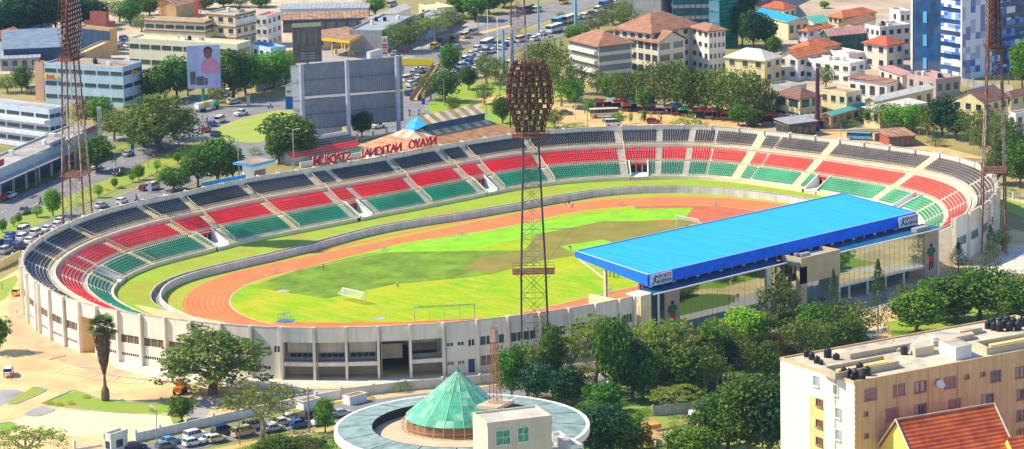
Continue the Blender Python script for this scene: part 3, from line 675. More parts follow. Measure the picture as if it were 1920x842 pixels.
# seating rake and columns below the roof, visible from the ends
rk = MB()
for i in range(14): rk.prism([(GX0+1, -52.5-i*1.6), (GX1, -52.5-i*1.6), (GX1, -54.1-i*1.6), (GX0+1, -54.1-i*1.6)], 1.4, 2.2+i*.62)
gpart(rk, 'seating_tiers', TERR)
sg_ = MB()
for i in range(14):
    for x in [GX0+3+.7*k for k in range(116)]: sg_.box((x, -53.4-i*1.6, 2.2+i*.62), (.5, .5, .45))
gpart(sg_, 'seat_rows', SEATM['black'])
cl = MB()
for i in range(9):
    x = GX0+3+i*(GX1-GX0-5)/8; cl.box((x, -60, 5), (.6, .6, 9.0)); cl.tube((x, -60, 11), (x, -52, 14.2), .2, 6)
gpart(cl, 'column', CREAMW)
# ================================================================ SIGN LETTERS ON THE BACK WALL
sign = empty('stadium_sign', (*P_(RIM, 76), HT), 0, 'large red letters seen from behind along the top of the far stadium wall', 'sign')
RL = mat('letter_red', (.55, .03, .04), var=.15)
def t_for_px(x, z, lo=20, hi=130):
    for _ in range(40):
        m = (lo+hi)/2; p = P_(RIM, m)
        if pix((p.x, p.y, z))[0] < x: hi = m
        else: lo = m
    return (lo+hi)/2
LP = [('N', 813), ('Y', 803), ('A', 793), ('Y', 783), ('O', 773), ('N', 748), ('A', 738), ('T', 728), ('I', 719.5), ('O', 711), ('N', 700), ('A', 689), ('L', 678), ('S', 654), ('T', 644), ('A', 634), ('D', 624), ('I', 615), ('U', 606), ('M', 594)]
LB = mat('letter_edge_white', (.72, .62, .58))
so0 = Vector(sign.location)
for ch, x in LP:
    t = t_for_px(x, 13.3); p = P_(RIM, t)+nrm(t)*.1; n_ = nrm(t); fa_ = atan2(n_.y, n_.x)
    o = text_part('letter', ch, 3.1, RL, sign, Vector((p.x, p.y, HT+1.5))-so0, fa_, .16, .05)
    q = p+n_*.2; o = text_part('letter_edge', ch, 3.1, LB, sign, Vector((q.x, q.y, HT+1.5))-so0, fa_, .04, .09)
    sm = MB(); 
    for s_ in (-.6, .6): tgv = Vector((-n_.y, n_.x))*s_; sm.tube((p.x+tgv.x-so0.x, p.y+tgv.y-so0.y, 0), (p.x+tgv.x-so0.x, p.y+tgv.y-so0.y, 1.2), .05, 4)
    sm.build('letter_stand', RUST, sign)
# ================================================================ FLOODLIGHT TOWERS
lamp_mb = MB()
lamp_mb.tube((0, -.28, 0), (0, .3, 0), .44, 8, r2=.2, mi=1); lamp_mb.tube((0, -.30, 0), (0, -.285, 0), .36, 8, mi=0); lamp_mb.box((0, .3, -.25), (.3, .3, .5), mi=1)
LAMPG = mat('lamp_glass', (.34, .34, .36), rough=.25, spec=.8)
_lo = lamp_mb.build('lamp', [LAMPG, RUST]); LAMP_ME = _lo.data; bpy.data.objects.remove(_lo)
def lattice(mb, z0, z1, w0, w1, n, r, brace=.07, mi=0, mi2=1):
    """square lattice mast between two heights"""
    for k in range(n):
        a, b = z0+(z1-z0)*k/n, z0+(z1-z0)*(k+1)/n; wa, wb = w0+(w1-w0)*k/n, w0+(w1-w0)*(k+1)/n
        ca = [(-wa/2, -wa/2, a), (wa/2, -wa/2, a), (wa/2, wa/2, a), (-wa/2, wa/2, a)]; cb = [(-wb/2, -wb/2, b), (wb/2, -wb/2, b), (wb/2, wb/2, b), (-wb/2, wb/2, b)]
        for i in range(4):
            j = (i+1) % 4; mb.tube(ca[i], cb[i], r, 6, mi=mi); mb.bar(ca[i], cb[j], brace, mi2); mb.bar(ca[j], cb[i], brace, mi2); mb.bar(cb[i], cb[j], brace, mi2)
def flood(px, py, head_y, plat_y, label, dark, top_mast=0, k=1.0, rz=None):
    base = G(px, py); x, y = base.x, base.y
    zh = z_at(x, y, head_y)-G0; zp = z_at(x, y, plat_y)-G0
    face = atan2(-y, -x)                       # lamps look at the pitch
    t = empty('floodlight_tower', (x, y, G0), face+pi/2 if rz is None else rz, label, 'floodlight tower')
    m1, m2 = (RUST, RUST) if dark else (RUST, RUSTW)
    secs = [(0, zp, 5.6, 4.9, 4), (zp, (zp+zh)/2, 4.9, 3.9, 4), ((zp+zh)/2, zh, 3.9, 3.0, 4)]
    for i, (a, b, wa, wb, n) in enumerate(secs):
        mb = MB(); lattice(mb, a, b, wa, wb, n, .20, .075)
        mb.build('mast', ([RUST, RUSTW] if i % 2 == 0 else [RUSTW, RUST]) if not dark else ([DKB, DKW] if i == 1 else [DKB, DKB2]), t)
    HW = [(0, 2.7), (1.4, 2.9), (5, 4.0), (6.2, 4.7), (10.4, 4.4), (13, 3.8), (14.8, 2.9)]
    def hw(z):
        for (a, wa), (b, wb) in zip(HW, HW[1:]):
            if a <= z <= b: return wa+(wb-wa)*(z-a)/(b-a)
        return 3.3
    fr = MB(); 
    for (a, wa), (b, wb) in zip(HW, HW[1:]):
        for s in (-1, 1): fr.tube((s*wa, -1.2, zh+a), (s*wb, -1.2, zh+b), .12, 5); fr.bar((s*wa, .9, zh+a), (s*wb, .9, zh+b), .08)
    lattice(fr, zh, zh+14.6, 3.0, 1.8, 7, .15, .09, 0, 0)
    lz = []
    for j in range(13):
        z = .9+j*1.12; w_ = hw(z); fr.bar((-w_, -1.2, zh+z-.35), (w_, -1.2, zh+z-.35), .12); fr.bar((-w_, -.5, zh+z-.45), (w_, -.5, zh+z-.45), .16)
        fr.box((0, -.85, zh+z-.5), (2*w_, .75, .07)); fr.bar((-w_, -1.3, zh+z+.35), (w_, -1.3, zh+z+.35), .06)
        fr.bar((-w_, .9, zh+z-.35), (w_, .9, zh+z-.35), .07)
        for s in (-1, 1): fr.bar((s*w_, -1.2, zh+z-.35), (s*w_, .9, zh+z-.35), .07)
        n_ = int(2*w_/1.28)
        for i in range(n_):
            xx_ = -w_+.6+(2*w_-1.2)*i/(n_-1)
            if (i*7+j*5) % 4: fr.box((xx_+.45, .35, zh+z-.3), (.7, .3, .72)); fr.tube((xx_+.5, -.9, zh+z+.1), (xx_+.5, -.5, zh+z+.1), .32, 7)
        for i in range(n_): lz.append((-w_+.6+(2*w_-1.2)*i/(n_-1), z))
        for i in range(n_): xx = -w_+.3+(2*w_-.6)*i/(n_-1); fr.bar((xx, -1.2, zh+z-.35), (xx+.35, -1.2, zh+z+.95), .05)
    fr.build('head_frame', RUST, t)
    for (lx, lzv) in lz[:98]: part('lamp', LAMP_ME, t, (lx, -1.45, zh+lzv))
    pf = MB()
    def platform(z, w_):
        pf.box((0, 0, z-.15), (w_, w_*.62, .15), 0)
        for (a, b) in (((-1, -1), (1, -1)), ((1, -1), (1, 1)), ((1, 1), (-1, 1)), ((-1, 1), (-1, -1))):
            P = [(a[0]*w_/2, a[1]*w_*.31), (b[0]*w_/2, b[1]*w_*.31)]
            for hh in (.55, 1.1): pf.bar((*P[0], z+hh), (*P[1], z+hh), .07)
            for i in range(7): q = Vector(P[0]).lerp(Vector(P[1]), i/6); pf.bar((q.x, q.y, z), (q.x, q.y, z+1.1), .05)
        for s in (-1, 1): pf.bar((s*w_/2, 0, z), (s*2.0, 0, z-2.2), .09)
    platform(zp, 8.4); platform(zh-.2, 7.4)
    pf.build('platform', RUST, t)
    ld = MB(); 
    for s in (-.25, .25): ld.bar((s, 0, 0), (s, 0, zh), .05)
    for i in range(int(zh/.9)): ld.bar((-.25, 0, i*.9), (.25, 0, i*.9), .04)
    ld.build('ladder', RUSTW, t)
    fb = MB()
    for i in (-1, 1):
        for j in (-1, 1): fb.box((i*2.8, j*2.8, 0), (1.1, 1.1, .5))
    fb.build('footing', CONC, t)
    return t, zp, zh
DKB = mat('dark_grey_steel', (.085, .07, .075), var=.3); DKB2 = mat('brown_steel', (.11, .055, .045), var=.3); DKW = mat('light_steel', (.34, .31, .30), var=.2)
ft, zp, zh = flood(1004, 690, 252, 508, 'tall dark lattice floodlight tower in front of the near stadium wall, full lamp head visible', True)
ax = MB(); ax.bar((-9, 0, zp+8.5), (2, 0, zp+8.5), .12); ax.bar((-8, 0, zp+8.5), (-2.2, 0, zp+1), .07); ax.build('side_arm', DKW, ft)
flood(148, 455, 108, 326, 'rusty lattice floodlight tower behind the left end of the stadium by the road', False)
flood(1862, 474, 88, 318, 'red and white lattice floodlight tower at the right end of the stadium', False)
flood(976, 270, -60, 150, 'floodlight mast behind the far stadium wall, half hidden by the dark tower', False)
# ================================================================ GOALS, HURDLES, SCOREBOARD FRAME
GW = mat('goal_white', (.82, .80, .82), var=.03); NET = mat('goal_net', (.72, .72, .66), var=.05)
def goal(x, y0, sgn, label):
    t = empty('football_goal', (x, y0, .02), 0, label, 'goal', 'football goals')
    f = MB(); 
    for s in (-3.72, 3.72): f.tube((0, s, 0), (0, s, 2.5), .09, 8)
    f.tube((0, -3.8, 2.5), (0, 3.8, 2.5), .10, 8)
    for s in (-3.72, 3.72): f.tube((0, s, 2.45), (sgn*1.4, s, 1.4), .05, 5)
    f.tube((sgn*1.4, -3.72, 1.4), (sgn*1.4, 3.72, 1.4), .04, 5); f.build('goal_frame', GW, t)
    n = MB()
    for i in range(26): s = -3.7+7.4*i/25; n.bar((0, s, 2.45), (sgn*1.35, s, 1.42), .035)
    for i in range(7): q = i/6; n.bar((sgn*1.35*q, -3.7, 2.45-1.03*q), (sgn*1.35*q, 3.7, 2.45-1.03*q), .035)
    n.build('net', NET, t)
goal(-52.6, .94, -1, 'white football goal with bundled net at the near left end of the pitch')
goal(52.8, .94, 1, 'white football goal at the far right end of the pitch beside the blue roof')
hur = MB()
for s in (-.55, .55): hur.bar((s, 0, 0), (s, 0, 1.0), .05); hur.bar((s, 0, .03), (s, .6, .03), .05)
hur.box((0, 0, .85), (1.2, .06, .18), mi=1); _h = hur.build('hurdle', [STEEL, WHITE]); HUR = _h.data; bpy.data.objects.remove(_h)
hi_ = 0
for (x, y, lab) in ((719, 470, 'on the back straight near its middle'), (866, 441, 'on the back straight before the tunnel'), (1342, 386, 'on the far bend near the goal'), (517, 512, 'at the start of the left bend'), (1143, 549, 'on the near straight beside the grandstand'), (1163, 386, 'on the far straight past the runners')):
    for k in range(3):
        p = G(x, y, 0); o = part('hurdle', HUR, None, (p.x-k*.0+.9*(k-1), p.y+1.25*(k-1)*0+.35*(k-1), .015), pi/2*0+.35 if k else .2)
        tag(o, ['left', 'middle', 'right'][k]+' hurdle of the three standing '+lab, 'hurdle', 'hurdles left on the track')
for k in range(3):
    p = G(527+6*k, 598-1.4*k, 0); o = part('hurdle', HUR, None, (p.x, p.y, .02), -.75); o.scale = (1.2, 1.2, 1.1)
    tag(o, ORD[k]+' barrier from the left beside the water pit at the near bend', 'hurdle', 'barriers by the water pit')
sf = empty('scoreboard', tuple(G(833, 606, 12)), 0, 'bare rusty rectangular frame standing on top of the near stadium wall', 'frame')
fo = Vector(sf.location); P0, P1 = G(777, 606, 12.1)-fo, G(890, 600, 12.1)-fo; fm = MB(); hh = 3.3
t0_ = t_for_px(777, 12.1, -180, -100) if False else None
for i in range(5): q = P0.lerp(P1, i/4); fm.bar(q, q+Vector((0, 0, hh)), .12 if i in (0, 4) else .05)
fm.bar(P0+Vector((0, 0, hh)), P1+Vector((0, 0, hh)), .13); fm.bar(P0+Vector((0, 0, .2)), P1+Vector((0, 0, .2)), .09); fm.bar(P0+Vector((0, 0, hh*.93)), P1+Vector((0, 0, hh*.93)), .05)
fm.build('frame', RUSTW, sf)
# ================================================================ PEOPLE
SKIN = mat('dark_skin', (.10, .045, .025), var=.05); HAIR = mat('black_hair', (.01, .008, .008))
def person_mesh(pose, shirt, trous, key):
    J = {'walk': [(0, 0, .95), (0, .02, 1.2), (0, .03, 1.42), (0, .04, 1.52), (0, .05, 1.66), (.18, .02, 1.40), (.24, -.08, 1.14), (.25, .06, .94), (-.18, .02, 1.40), (-.24, .12, 1.14), (-.24, .28, .98), (.09, .02, .9), (.10, .16, .5), (.10, .08, .08), (-.09, .0, .9), (-.10, -.02, .5), (-.10, -.28, .14), (.10, .24, .04), (-.10, -.14, .05)],
         'stand': [(0, 0, .95), (0, 0, 1.2), (0, 0, 1.42), (0, 0, 1.52), (0, .02, 1.66), (.19, 0, 1.40), (.26, -.02, 1.13), (.25, .1, .92), (-.19, 0, 1.40), (-.26, -.02, 1.13), (-.25, .1, .92), (.09, 0, .9), (.11, .02, .5), (.12, 0, .07), (-.09, 0, .9), (-.11, .02, .5), (-.12, 0, .07), (.13, .16, .04), (-.13, .16, .04)],
         'bend': [(0, -.1, .9), (0, .1, 1.08), (0, .3, 1.18), (0, .39, 1.2), (0, .52, 1.16), (.18, .3, 1.12), (.2, .34, .84), (.16, .4, .58), (-.18, .3, 1.12), (-.2, .34, .84), (-.16, .4, .58), (.09, -.1, .86), (.12, .04, .48), (.14, -.04, .07), (-.09, -.1, .86), (-.12, .02, .48), (-.16, -.08, .07), (.15, .12, .04), (-.17, .1, .04)]}[pose]
    E_ = [(0, 1), (1, 2), (2, 3), (3, 4), (2, 5), (5, 6), (6, 7), (2, 8), (8, 9), (9, 10), (0, 11), (11, 12), (12, 13), (0, 14), (14, 15), (15, 16), (13, 17), (16, 18)]
    rad_ = [.14, .13, .15, .055, .105, .07, .048, .035, .07, .048, .035, .095, .065, .045, .095, .065, .045, .04, .04]
    me = bpy.data.meshes.new('person'); me.from_pydata(J, E_, []); o = bpy.data.objects.new('person', me); COL.objects.link(o)
    md = o.modifiers.new('s', 'SKIN'); md.use_smooth_shade = True
    sv = me.skin_vertices[0].data
    for i, r in enumerate(rad_): sv[i].radius = (r, r*(.72 if i in (0, 1, 2) else 1)) ; sv[i].use_root = (i == 0)
    m2 = o.modifiers.new('u', 'SUBSURF'); m2.levels = 1; m2.render_levels = 1
    bpy.context.view_layer.update(); r = bpy.data.meshes.new_from_object(o.evaluated_get(bpy.context.evaluated_depsgraph_get())); bpy.data.objects.remove(o)
    r.materials.clear()
    for m in (SKIN, shirt, trous, HAIR, BLACKP): r.materials.append(m)
    Jv = [Vector(j) for j in J]
    for p in r.polygons:
        c = p.center; best, bi = 9, 0
        for i, j in enumerate(Jv):
            d_ = (c-j).length/(rad_[i]+.05)
            if d_ < best: best, bi = d_, i
        p.material_index = {4: 0, 3: 0, 7: 0, 10: 0, 6: 0, 9: 0, 0: 1 if c.z > J[0][2] else 2, 1: 1, 2: 1, 5: 1, 8: 1, 17: 4, 18: 4}.get(bi, 2)
        if bi == 4 and (c.z > J[4][2]+.03 or c.y < J[4][1]-.06): p.material_index = 3
    return r
CLO = {'red': mat('cloth_red', (.6, .03, .03)), 'white': mat('cloth_white', (.75, .75, .78)), 'orange': mat('cloth_orange', (.75, .2, .03)), 'blue': mat('cloth_blue', (.04, .1, .4)), 'dark': mat('cloth_dark', (.03, .03, .04)), 'khaki': mat('cloth_khaki', (.35, .26, .14)), 'yellow': mat('cloth_yellow', (.7, .5, .05)), 'green': mat('cloth_green', (.03, .25, .08))}
PM = {}
def person(px, py, shirt, trous, pose, label, z=G0, rz=None, group=None):
    k = (pose, shirt, trous)
    if k not in PM: PM[k] = person_mesh(pose, CLO[shirt], CLO[trous], k)
    p = G(px, py, z); o = bpy.data.objects.new('person', PM[k]); COL.objects.link(o); o.location = p; o.rotation_euler = (0, 0, random.uniform(0, 6.28) if rz is None else rz)
    tag(o, label, 'person', group); return o
person(1060, 386, 'orange', 'dark', 'walk', 'person in orange shirt leading the three walkers on the far track', .01, -1)
person(1067, 389, 'dark', 'white', 'walk', 'person in dark shirt, middle of the three walkers on the far track', .01, -1)
person(1073, 390, 'white', 'dark', 'walk', 'person in white shirt, last of the three walkers on the far track', .01, -1)
person(1070, 470, 'dark', 'dark', 'bend', 'person in dark clothes bending over the turf near the blue roof corner', .02, 1)
person(746, 540, 'white', 'dark', 'walk', 'person in white shirt walking alone on the near half of the pitch', .02, 2)
person(238, 529, 'yellow', 'blue', 'stand', 'person in yellow top standing at the mouth of the left tunnel', 1.5)
person(607, 507, 'dark', 'dark', 'stand', 'dark figure standing on the darker turf beside the track', .02)
person(888, 336, 'blue', 'khaki', 'stand', 'person in blue shirt beside the red seats above the tunnel mouth', 4.8)
for i, (x, y) in enumerate(((1144, 519), (1151, 521), (1159, 520))): person(x, y, ['dark', 'red', 'dark'][i], 'dark', 'stand', ORD[i]+' person from the left in the small group under the blue roof corner', .02)
# ================================================================ GROUND, ROADS, GREENS
GRD = mat('dry_ground', (.30, .24, .10), var=.2, scale=.02, stain=(.16, .19, .04), bump=.1)
gm = MB(); OUT = 2400
K0 = ring(KERB, -.2); nK = len(K0)
sq = []
for p in K0:
    a = atan2(p.y, p.x); r = OUT; sq.append(Vector((cos(a), sin(a)))*r)
ringstrip(gm, sq, K0, G0-.02, G0-.02); 
# turn the faces up
gm.f = [f[::-1] for f in gm.f]
structure('ground', gm, GRD)
ASPH = mat('asphalt', (.21, .21, .225), var=.12, scale=.25, rough=.9)
YARD = mat('sand_coloured_paving', (.68, .52, .25), var=.10, scale=.09, stain=(.50, .35, .18), dirt=.09); PALEY = mat('pale_yard_surface', (.80, .68, .38), var=.08, scale=.1)
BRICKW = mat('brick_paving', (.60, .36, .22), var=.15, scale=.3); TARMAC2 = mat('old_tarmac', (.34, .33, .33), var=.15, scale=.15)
GRASS = mat('mown_grass', (.15, .28, .02), var=.3, scale=.12, stain=(.34, .32, .04), bump=.2); GRASS2 = mat('verge_grass', (.15, .26, .025), var=.3, scale=.25, stain=(.36, .32, .06))
DUST = mat('bare_earth', (.66, .42, .18), var=.12, scale=.1, stain=(.42, .30, .12)); LINEW = mat('road_marking_white', (.72, .70, .66), var=.1)
CONCR = mat('tan_concrete_slab', (.50, .42, .30), var=.15, scale=.2)
# yard in front of the stadium
flat('stadium_yard', [(-60, 560), (0, 525), (42, 500), (200, 560), (600, 640), (1000, 650), (1200, 610), (1560, 560), (1760, 480), (1900, 430), (2100, 470), (2100, 560), (1700, 640), (1240, 690), (900, 740), (640, 752), (400, 795), (250, 830), (100, 900), (-200, 900)], YARD, .004)
flat('brick_path', [(15, 570), (45, 510), (62, 560), (75, 600), (150, 655), (205, 683), (245, 693), (200, 705), (120, 680), (60, 655), (18, 625)], BRICKW, .010)
flat('wall_pavement', [(215, 690), (300, 712), (500, 728), (900, 722), (1000, 700), (1000, 690), (800, 708), (500, 706), (300, 682), (200, 664)], PALEC, .008)
flat('shaded_car_park', [(400, 760), (520, 742), (760, 732), (850, 730), (760, 728), (500, 735), (380, 745), (330, 775), (380, 790)], TARMAC2, .009)  # tree shade over the yard goes into this grey ground colour
flat('yard_lawn', [(78, 757), (118, 740), (145, 733), (205, 752), (310, 757), (322, 762), (315, 772), (300, 776), (200, 772), (105, 762)], GRASS, .014)
flat('yard_lawn', [(205, 772), (320, 778), (370, 795), (300, 815), (245, 815), (320, 800)], GRASS2, .012)
flat('pale_lot', [(42, 782), (102, 768), (318, 780), (325, 796), (250, 815), (120, 817), (20, 812), (0, 800)], PALEY, .013)
flat('tarmac_patch', [(45, 775), (80, 760), (105, 769), (75, 780), (52, 780)], TARMAC2, .017)
flat('yard_verge', [(10, 757), (60, 727), (84, 729), (78, 737), (30, 757)], GRASS2, .012)
flat('yard_verge', [(-20, 795), (25, 793), (38, 800), (20, 808), (-20, 808)], GRASS, .016)
flat('corner_verge', [(-20, 535), (30, 516), (35, 525), (10, 560), (-20, 575)], GRASS2, .012)
flat('shaded_yard', [(-40, 735), (30, 730), (45, 735), (0, 762), (-40, 770)], TARMAC2, .012)  # yard in shade, the shade drawn as a grey ground colour
flat('facade_car_park', [(1235, 618), (1500, 572), (1740, 524), (1860, 490), (1880, 515), (1700, 570), (1560, 605), (1300, 655)], mat('worn_car_park', (.30, .27, .25), var=.25, scale=.2, stain=(.44, .38, .32)), .012)
mk = MB()
def mark(pxs, w_=.22, mb=mk, dz=.15):
    P = [G(x, y) for x, y in pxs]
    for a, b in zip(P, P[1:]):
        d_ = (b-a).normalized(); n_ = Vector((-d_.y, d_.x, 0))*w_/2; z = Vector((0, 0, dz)); mb.quad(a-n_+z, b-n_+z, b+n_+z, a+n_+z)
mark([(0, 663), (30, 676)]); mark([(20, 663), (68, 657)]); mark([(103, 698), (125, 688), (190, 690)]); mark([(103, 698), (243, 720), (265, 708)]); mark([(168, 708), (190, 700)]); mark([(260, 722), (275, 714)]); mark([(215, 712), (222, 706)])
structure('yard_markings', mk, LINEW)
def kerb(name, pxs, h=.14, w_=.25, m=None):
    pts = smooth_line([tuple(G(x, y)[:2]) for x, y in pxs], 5); mb = MB()
    for a, b in zip(pts, pts[1:]):
        a, b = Vector(a), Vector(b); d_ = (b-a); 
        if d_.length < .01: continue
        d_.normalize(); n_ = Vector((-d_.y, d_.x))*w_/2; mb.prism([tuple(a-n_), tuple(b-n_), tuple(b+n_), tuple(a+n_)], G0, G0+h)
    return tag(mb.build(name, m or CONC), kind='structure')
kerb('kerb', [(15, 635), (60, 662), (92, 674), (98, 673), (123, 667)]); kerb('kerb', [(78, 757), (118, 740), (145, 733), (205, 752), (310, 757)]); kerb('kerb', [(105, 762), (200, 772), (318, 780)]); kerb('kerb', [(137, 683), (150, 690), (200, 703), (300, 715), (500, 731), (760, 728), (900, 724)])
kerb('kerb', [(45, 775), (52, 780), (75, 780), (103, 769)]); kerb('kerb', [(10, 757), (30, 757), (78, 737), (84, 729), (60, 727)]); kerb('kerb', [(0, 808), (20, 808), (38, 800), (25, 793), (0, 794)])
# front road with verge and footpath
fr_pts = [G(x, y) for x, y in ((150, 870), (300, 842), (430, 814), (540, 791), (680, 765), (860, 742), (1060, 722), (1210, 706), (1380, 684), (1540, 655), (1700, 620), (1900, 585), (2050, 565))]
o, FRL = ribbon('front_road', fr_pts, 9.5, ASPH, .020)
lower = [G(x, y+16) for x, y in ((150, 880), (300, 852), (430, 824), (540, 803), (680, 778), (860, 756), (1060, 737), (1210, 720), (1380, 697), (1540, 667), (1700, 632), (1900, 597), (2050, 577))]
ribbon('road_verge', [G(x, y+26) for x, y in ((150, 890), (300, 862), (430, 834), (540, 813), (680, 788), (860, 766), (1060, 747), (1210, 730), (1380, 707), (1540, 677), (1700, 642), (1900, 607), (2050, 590))], 17, GRASS2, .010)
ribbon('footpath', [p for p in lower], 2.2, DUST, .016)
flat('shaded_lawn', [(1030, 735), (1200, 728), (1400, 700), (1480, 700), (1420, 760), (1250, 760), (1100, 765)], mat('shaded_deep_green_lawn', (.07, .15, .02), var=.3, scale=.2), .013)  # tree shade is put into the dark green of this lawn
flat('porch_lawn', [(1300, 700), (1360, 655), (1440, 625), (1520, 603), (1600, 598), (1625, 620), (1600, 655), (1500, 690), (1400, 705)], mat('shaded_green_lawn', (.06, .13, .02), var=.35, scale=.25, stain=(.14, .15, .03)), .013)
flat('garden_ground', [(1080, 775), (1330, 755), (1480, 760), (1480, 900), (1080, 900)], mat('kitchen_garden', (.14, .24, .03), var=.3, scale=.3, stain=(.42, .27, .10)), .013)
flat('path_patch', [(1630, 640), (1700, 600), (1730, 590), (1700, 625), (1650, 650)], DUST, .012)
flat('right_lawn', [(1660, 605), (1800, 575), (1890, 540), (2000, 560), (1900, 610), (1750, 640), (1680, 645)], GRASS, .013)
flat('right_lawn', [(1878, 372), (1960, 392), (2050, 420), (2050, 470), (1920, 410), (1882, 395)], GRASS, .013)
flat('side_path', [(1800, 560), (1850, 500), (1900, 460), (2000, 470), (1980, 500), (1880, 520), (1830, 565)], PALEC, .012)
# highway on the left, junction, avenue going away on the right
near_l = [(-200, 560), (-60, 500), (0, 474), (60, 449), (115, 424), (190, 391), (250, 371), (300, 352), (380, 320), (470, 292), (560, 272), (660, 256), (760, 236), (800, 205), (815, 175)]
far_l = [(-120, 470), (0, 408), (60, 381), (120, 352), (200, 312), (260, 285), (320, 258), (400, 222), (470, 205), (560, 190), (640, 178), (720, 160)]
ribbon('highway_near_lanes', [G(*p) for p in near_l], 13, ASPH, .020)
ribbon('highway_far_lanes', [G(*p) for p in far_l], 15, ASPH, .024)
ribbon('service_road', [G(*p) for p in ((-120, 400), (0, 338), (60, 312), (130, 282), (200, 262), (260, 250))], 7, TARMAC2, .026)
flat('junction', [(330, 255), (380, 190), (420, 200), (520, 185), (560, 205), (560, 272), (470, 292), (400, 270)], ASPH, .028)
flat('side_street', [(330, 255), (385, 200), (360, 175), (330, 190), (300, 245)], ASPH, .030)
ribbon('median_verge', [G(*p) for p in ((-120, 520), (0, 440), (60, 412), (120, 385), (200, 350), (270, 322), (330, 295), (370, 275))], 9, GRASS2, .034)
ribbon('roadside_hedge_strip', [G(*p) for p in ((-60, 390), (0, 366), (70, 342), (140, 316), (210, 285), (280, 262))], 3.5, GRASS, .036)
flat('traffic_island', [(400, 247), (430, 230), (505, 210), (552, 208), (548, 232), (500, 262), (470, 268), (420, 262)], mat('island_grass', (.20, .32, .03), var=.25, scale=.2, stain=(.44, .36, .12)), .034, curved=True)
flat('sloping_verge', [(140, 400), (270, 345), (360, 300), (380, 290), (330, 320), (290, 340), (200, 378), (145, 404)], GRASS2, .012)
up_l = [(700, 150), (790, 100), (850, 78), (900, 60), (960, 40), (1040, 18), (1120, -5), (1220, -30)]
lo_l = [(790, 230), (806, 180), (850, 140), (900, 108), (960, 82), (1020, 66), (1090, 44), (1160, 18), (1240, -10)]
ribbon('avenue_far_lanes', [G(*p) for p in up_l], 20, ASPH, .040)
ribbon('avenue_near_lanes', [G(*p) for p in lo_l], 15, ASPH, .044)
ribbon('avenue_lay_by', [G(*p) for p in ((690, 110), (740, 105), (790, 92), (850, 60), (900, 40))], 8, TARMAC2, .036)
ribbon('avenue_footway', [G(*p) for p in ((840, 86), (900, 63), (960, 48))], 3, DUST, .048)
flat('park_lawn', [(800, 200), (840, 160), (960, 150), (1080, 160), (1090, 230), (960, 250), (820, 235)], GRASS, .012)
flat('park_path', [(810, 232), (835, 215), (900, 185), (960, 178), (965, 186), (910, 195), (850, 222), (830, 238)], DUST, .020)
flat('market_dust', [(1040, 212), (1130, 195), (1300, 210), (1440, 228), (1560, 240), (1700, 262), (1760, 275), (1860, 300), (1700, 290), (1560, 262), (1420, 246), (1250, 240), (1100, 245), (1050, 240)], DUST, .012)
flat('market_dust', [(1010, 190), (1060, 185), (1120, 205), (1090, 230), (1040, 235)], DUST, .010)
flat('car_lot', [(215, 95), (240, 70), (250, 110), (230, 120)], TARMAC2, .012)
flat('paved_quarter', [(1440, 250), (1460, 100), (1400, -20), (1760, -20), (1750, 200), (1700, 240)], mat('town_ground', (.46, .36, .27), var=.2, scale=.06), .008)
flat('workshop_yards', [(0, 140), (0, 60), (250, -10), (700, -10), (700, 110), (560, 140), (240, 130)], CONCR, .006)
flat('roof_forecourt', [(560, 130), (600, 90), (760, 80), (780, 105), (700, 130)], TARMAC2, .010)
lm = MB()
for L_, off in ((near_l, 0), (far_l, -1.9), (far_l, 1.9), (up_l, 0), (up_l, 5), (lo_l, 0)):
    pts = smooth_line([tuple(G(*p)[:2]) for p in L_], 10); acc = 0
    for a, b in zip(pts, pts[1:]):
        a, b = Vector(a), Vector(b); d_ = b-a; acc += d_.length
        if acc > 9:
            acc = 0; d_.normalize(); n_ = Vector((-d_.y, d_.x)); c = a+n_*off; z = G0+.17
            lm.quad((*(c-n_*.09), z), (*(c-n_*.09+d_*3), z), (*(c+n_*.09+d_*3), z), (*(c+n_*.09), z))
structure('lane_markings', lm, LINEW)
# ================================================================ BUILDINGS
UB = bpy.data.meshes.new('unit_box'); UB.from_pydata([(x, y, z) for x in (-.5, .5) for y in (-.5, .5) for z in (-.5, .5)], [], [(0, 1, 3, 2), (4, 6, 7, 5), (0, 4, 5, 1), (2, 3, 7, 6), (0, 2, 6, 4), (1, 5, 7, 3)])
UBM = {}
def unit(m):
    if m.name not in UBM: me = UB.copy(); me.materials.clear(); me.materials.append(m); UBM[m.name] = me
    return UBM[m.name]
TILE = wave_mat('brown_roof_tiles', (.40, .20, .12), (.30, .14, .085), 0.7, 'Z', noisy=.2); TILEO = wave_mat('orange_roof_tiles', (.62, .20, .07), (.46, .13, .05), 0.7, 'Z', noisy=.22)
TILER = wave_mat('red_roof_tiles', (.60, .13, .06), (.42, .08, .04), 0.7, 'Z', noisy=.22); TILED = wave_mat('dark_brown_tiles', (.24, .12, .09), (.17, .085, .065), 0.7, 'Z', noisy=.2)
METW = wave_mat('white_sheet_roof', (.66, .64, .60), (.55, .52, .48), .22, 'X', noisy=.12); METG = wave_mat('grey_sheet_roof', (.36, .39, .42), (.28, .31, .34), .22, 'X', noisy=.15)
METBR = wave_mat('rusty_brown_sheet_roof', (.42, .24, .13), (.32, .18, .10), .22, 'X', noisy=.3); METP = wave_mat('faded_pink_sheet_roof', (.56, .30, .28), (.46, .23, .22), .22, 'X', noisy=.15)
METT = wave_mat('teal_sheet_roof', (.10, .48, .40), (.07, .38, .32), .22, 'X', noisy=.15); METB = wave_mat('blue_sheet_roof', (.02, .36, .85), (.02, .28, .7), .22, 'X', noisy=.1)
FLATG = mat('flat_roof_grey', (.36, .34, .32), var=.25, scale=.2); FLATC = mat('flat_roof_cream', (.66, .58, .36), var=.15, scale=.2); FLATB = mat('flat_roof_brown', (.36, .25, .18), var=.25, scale=.2)
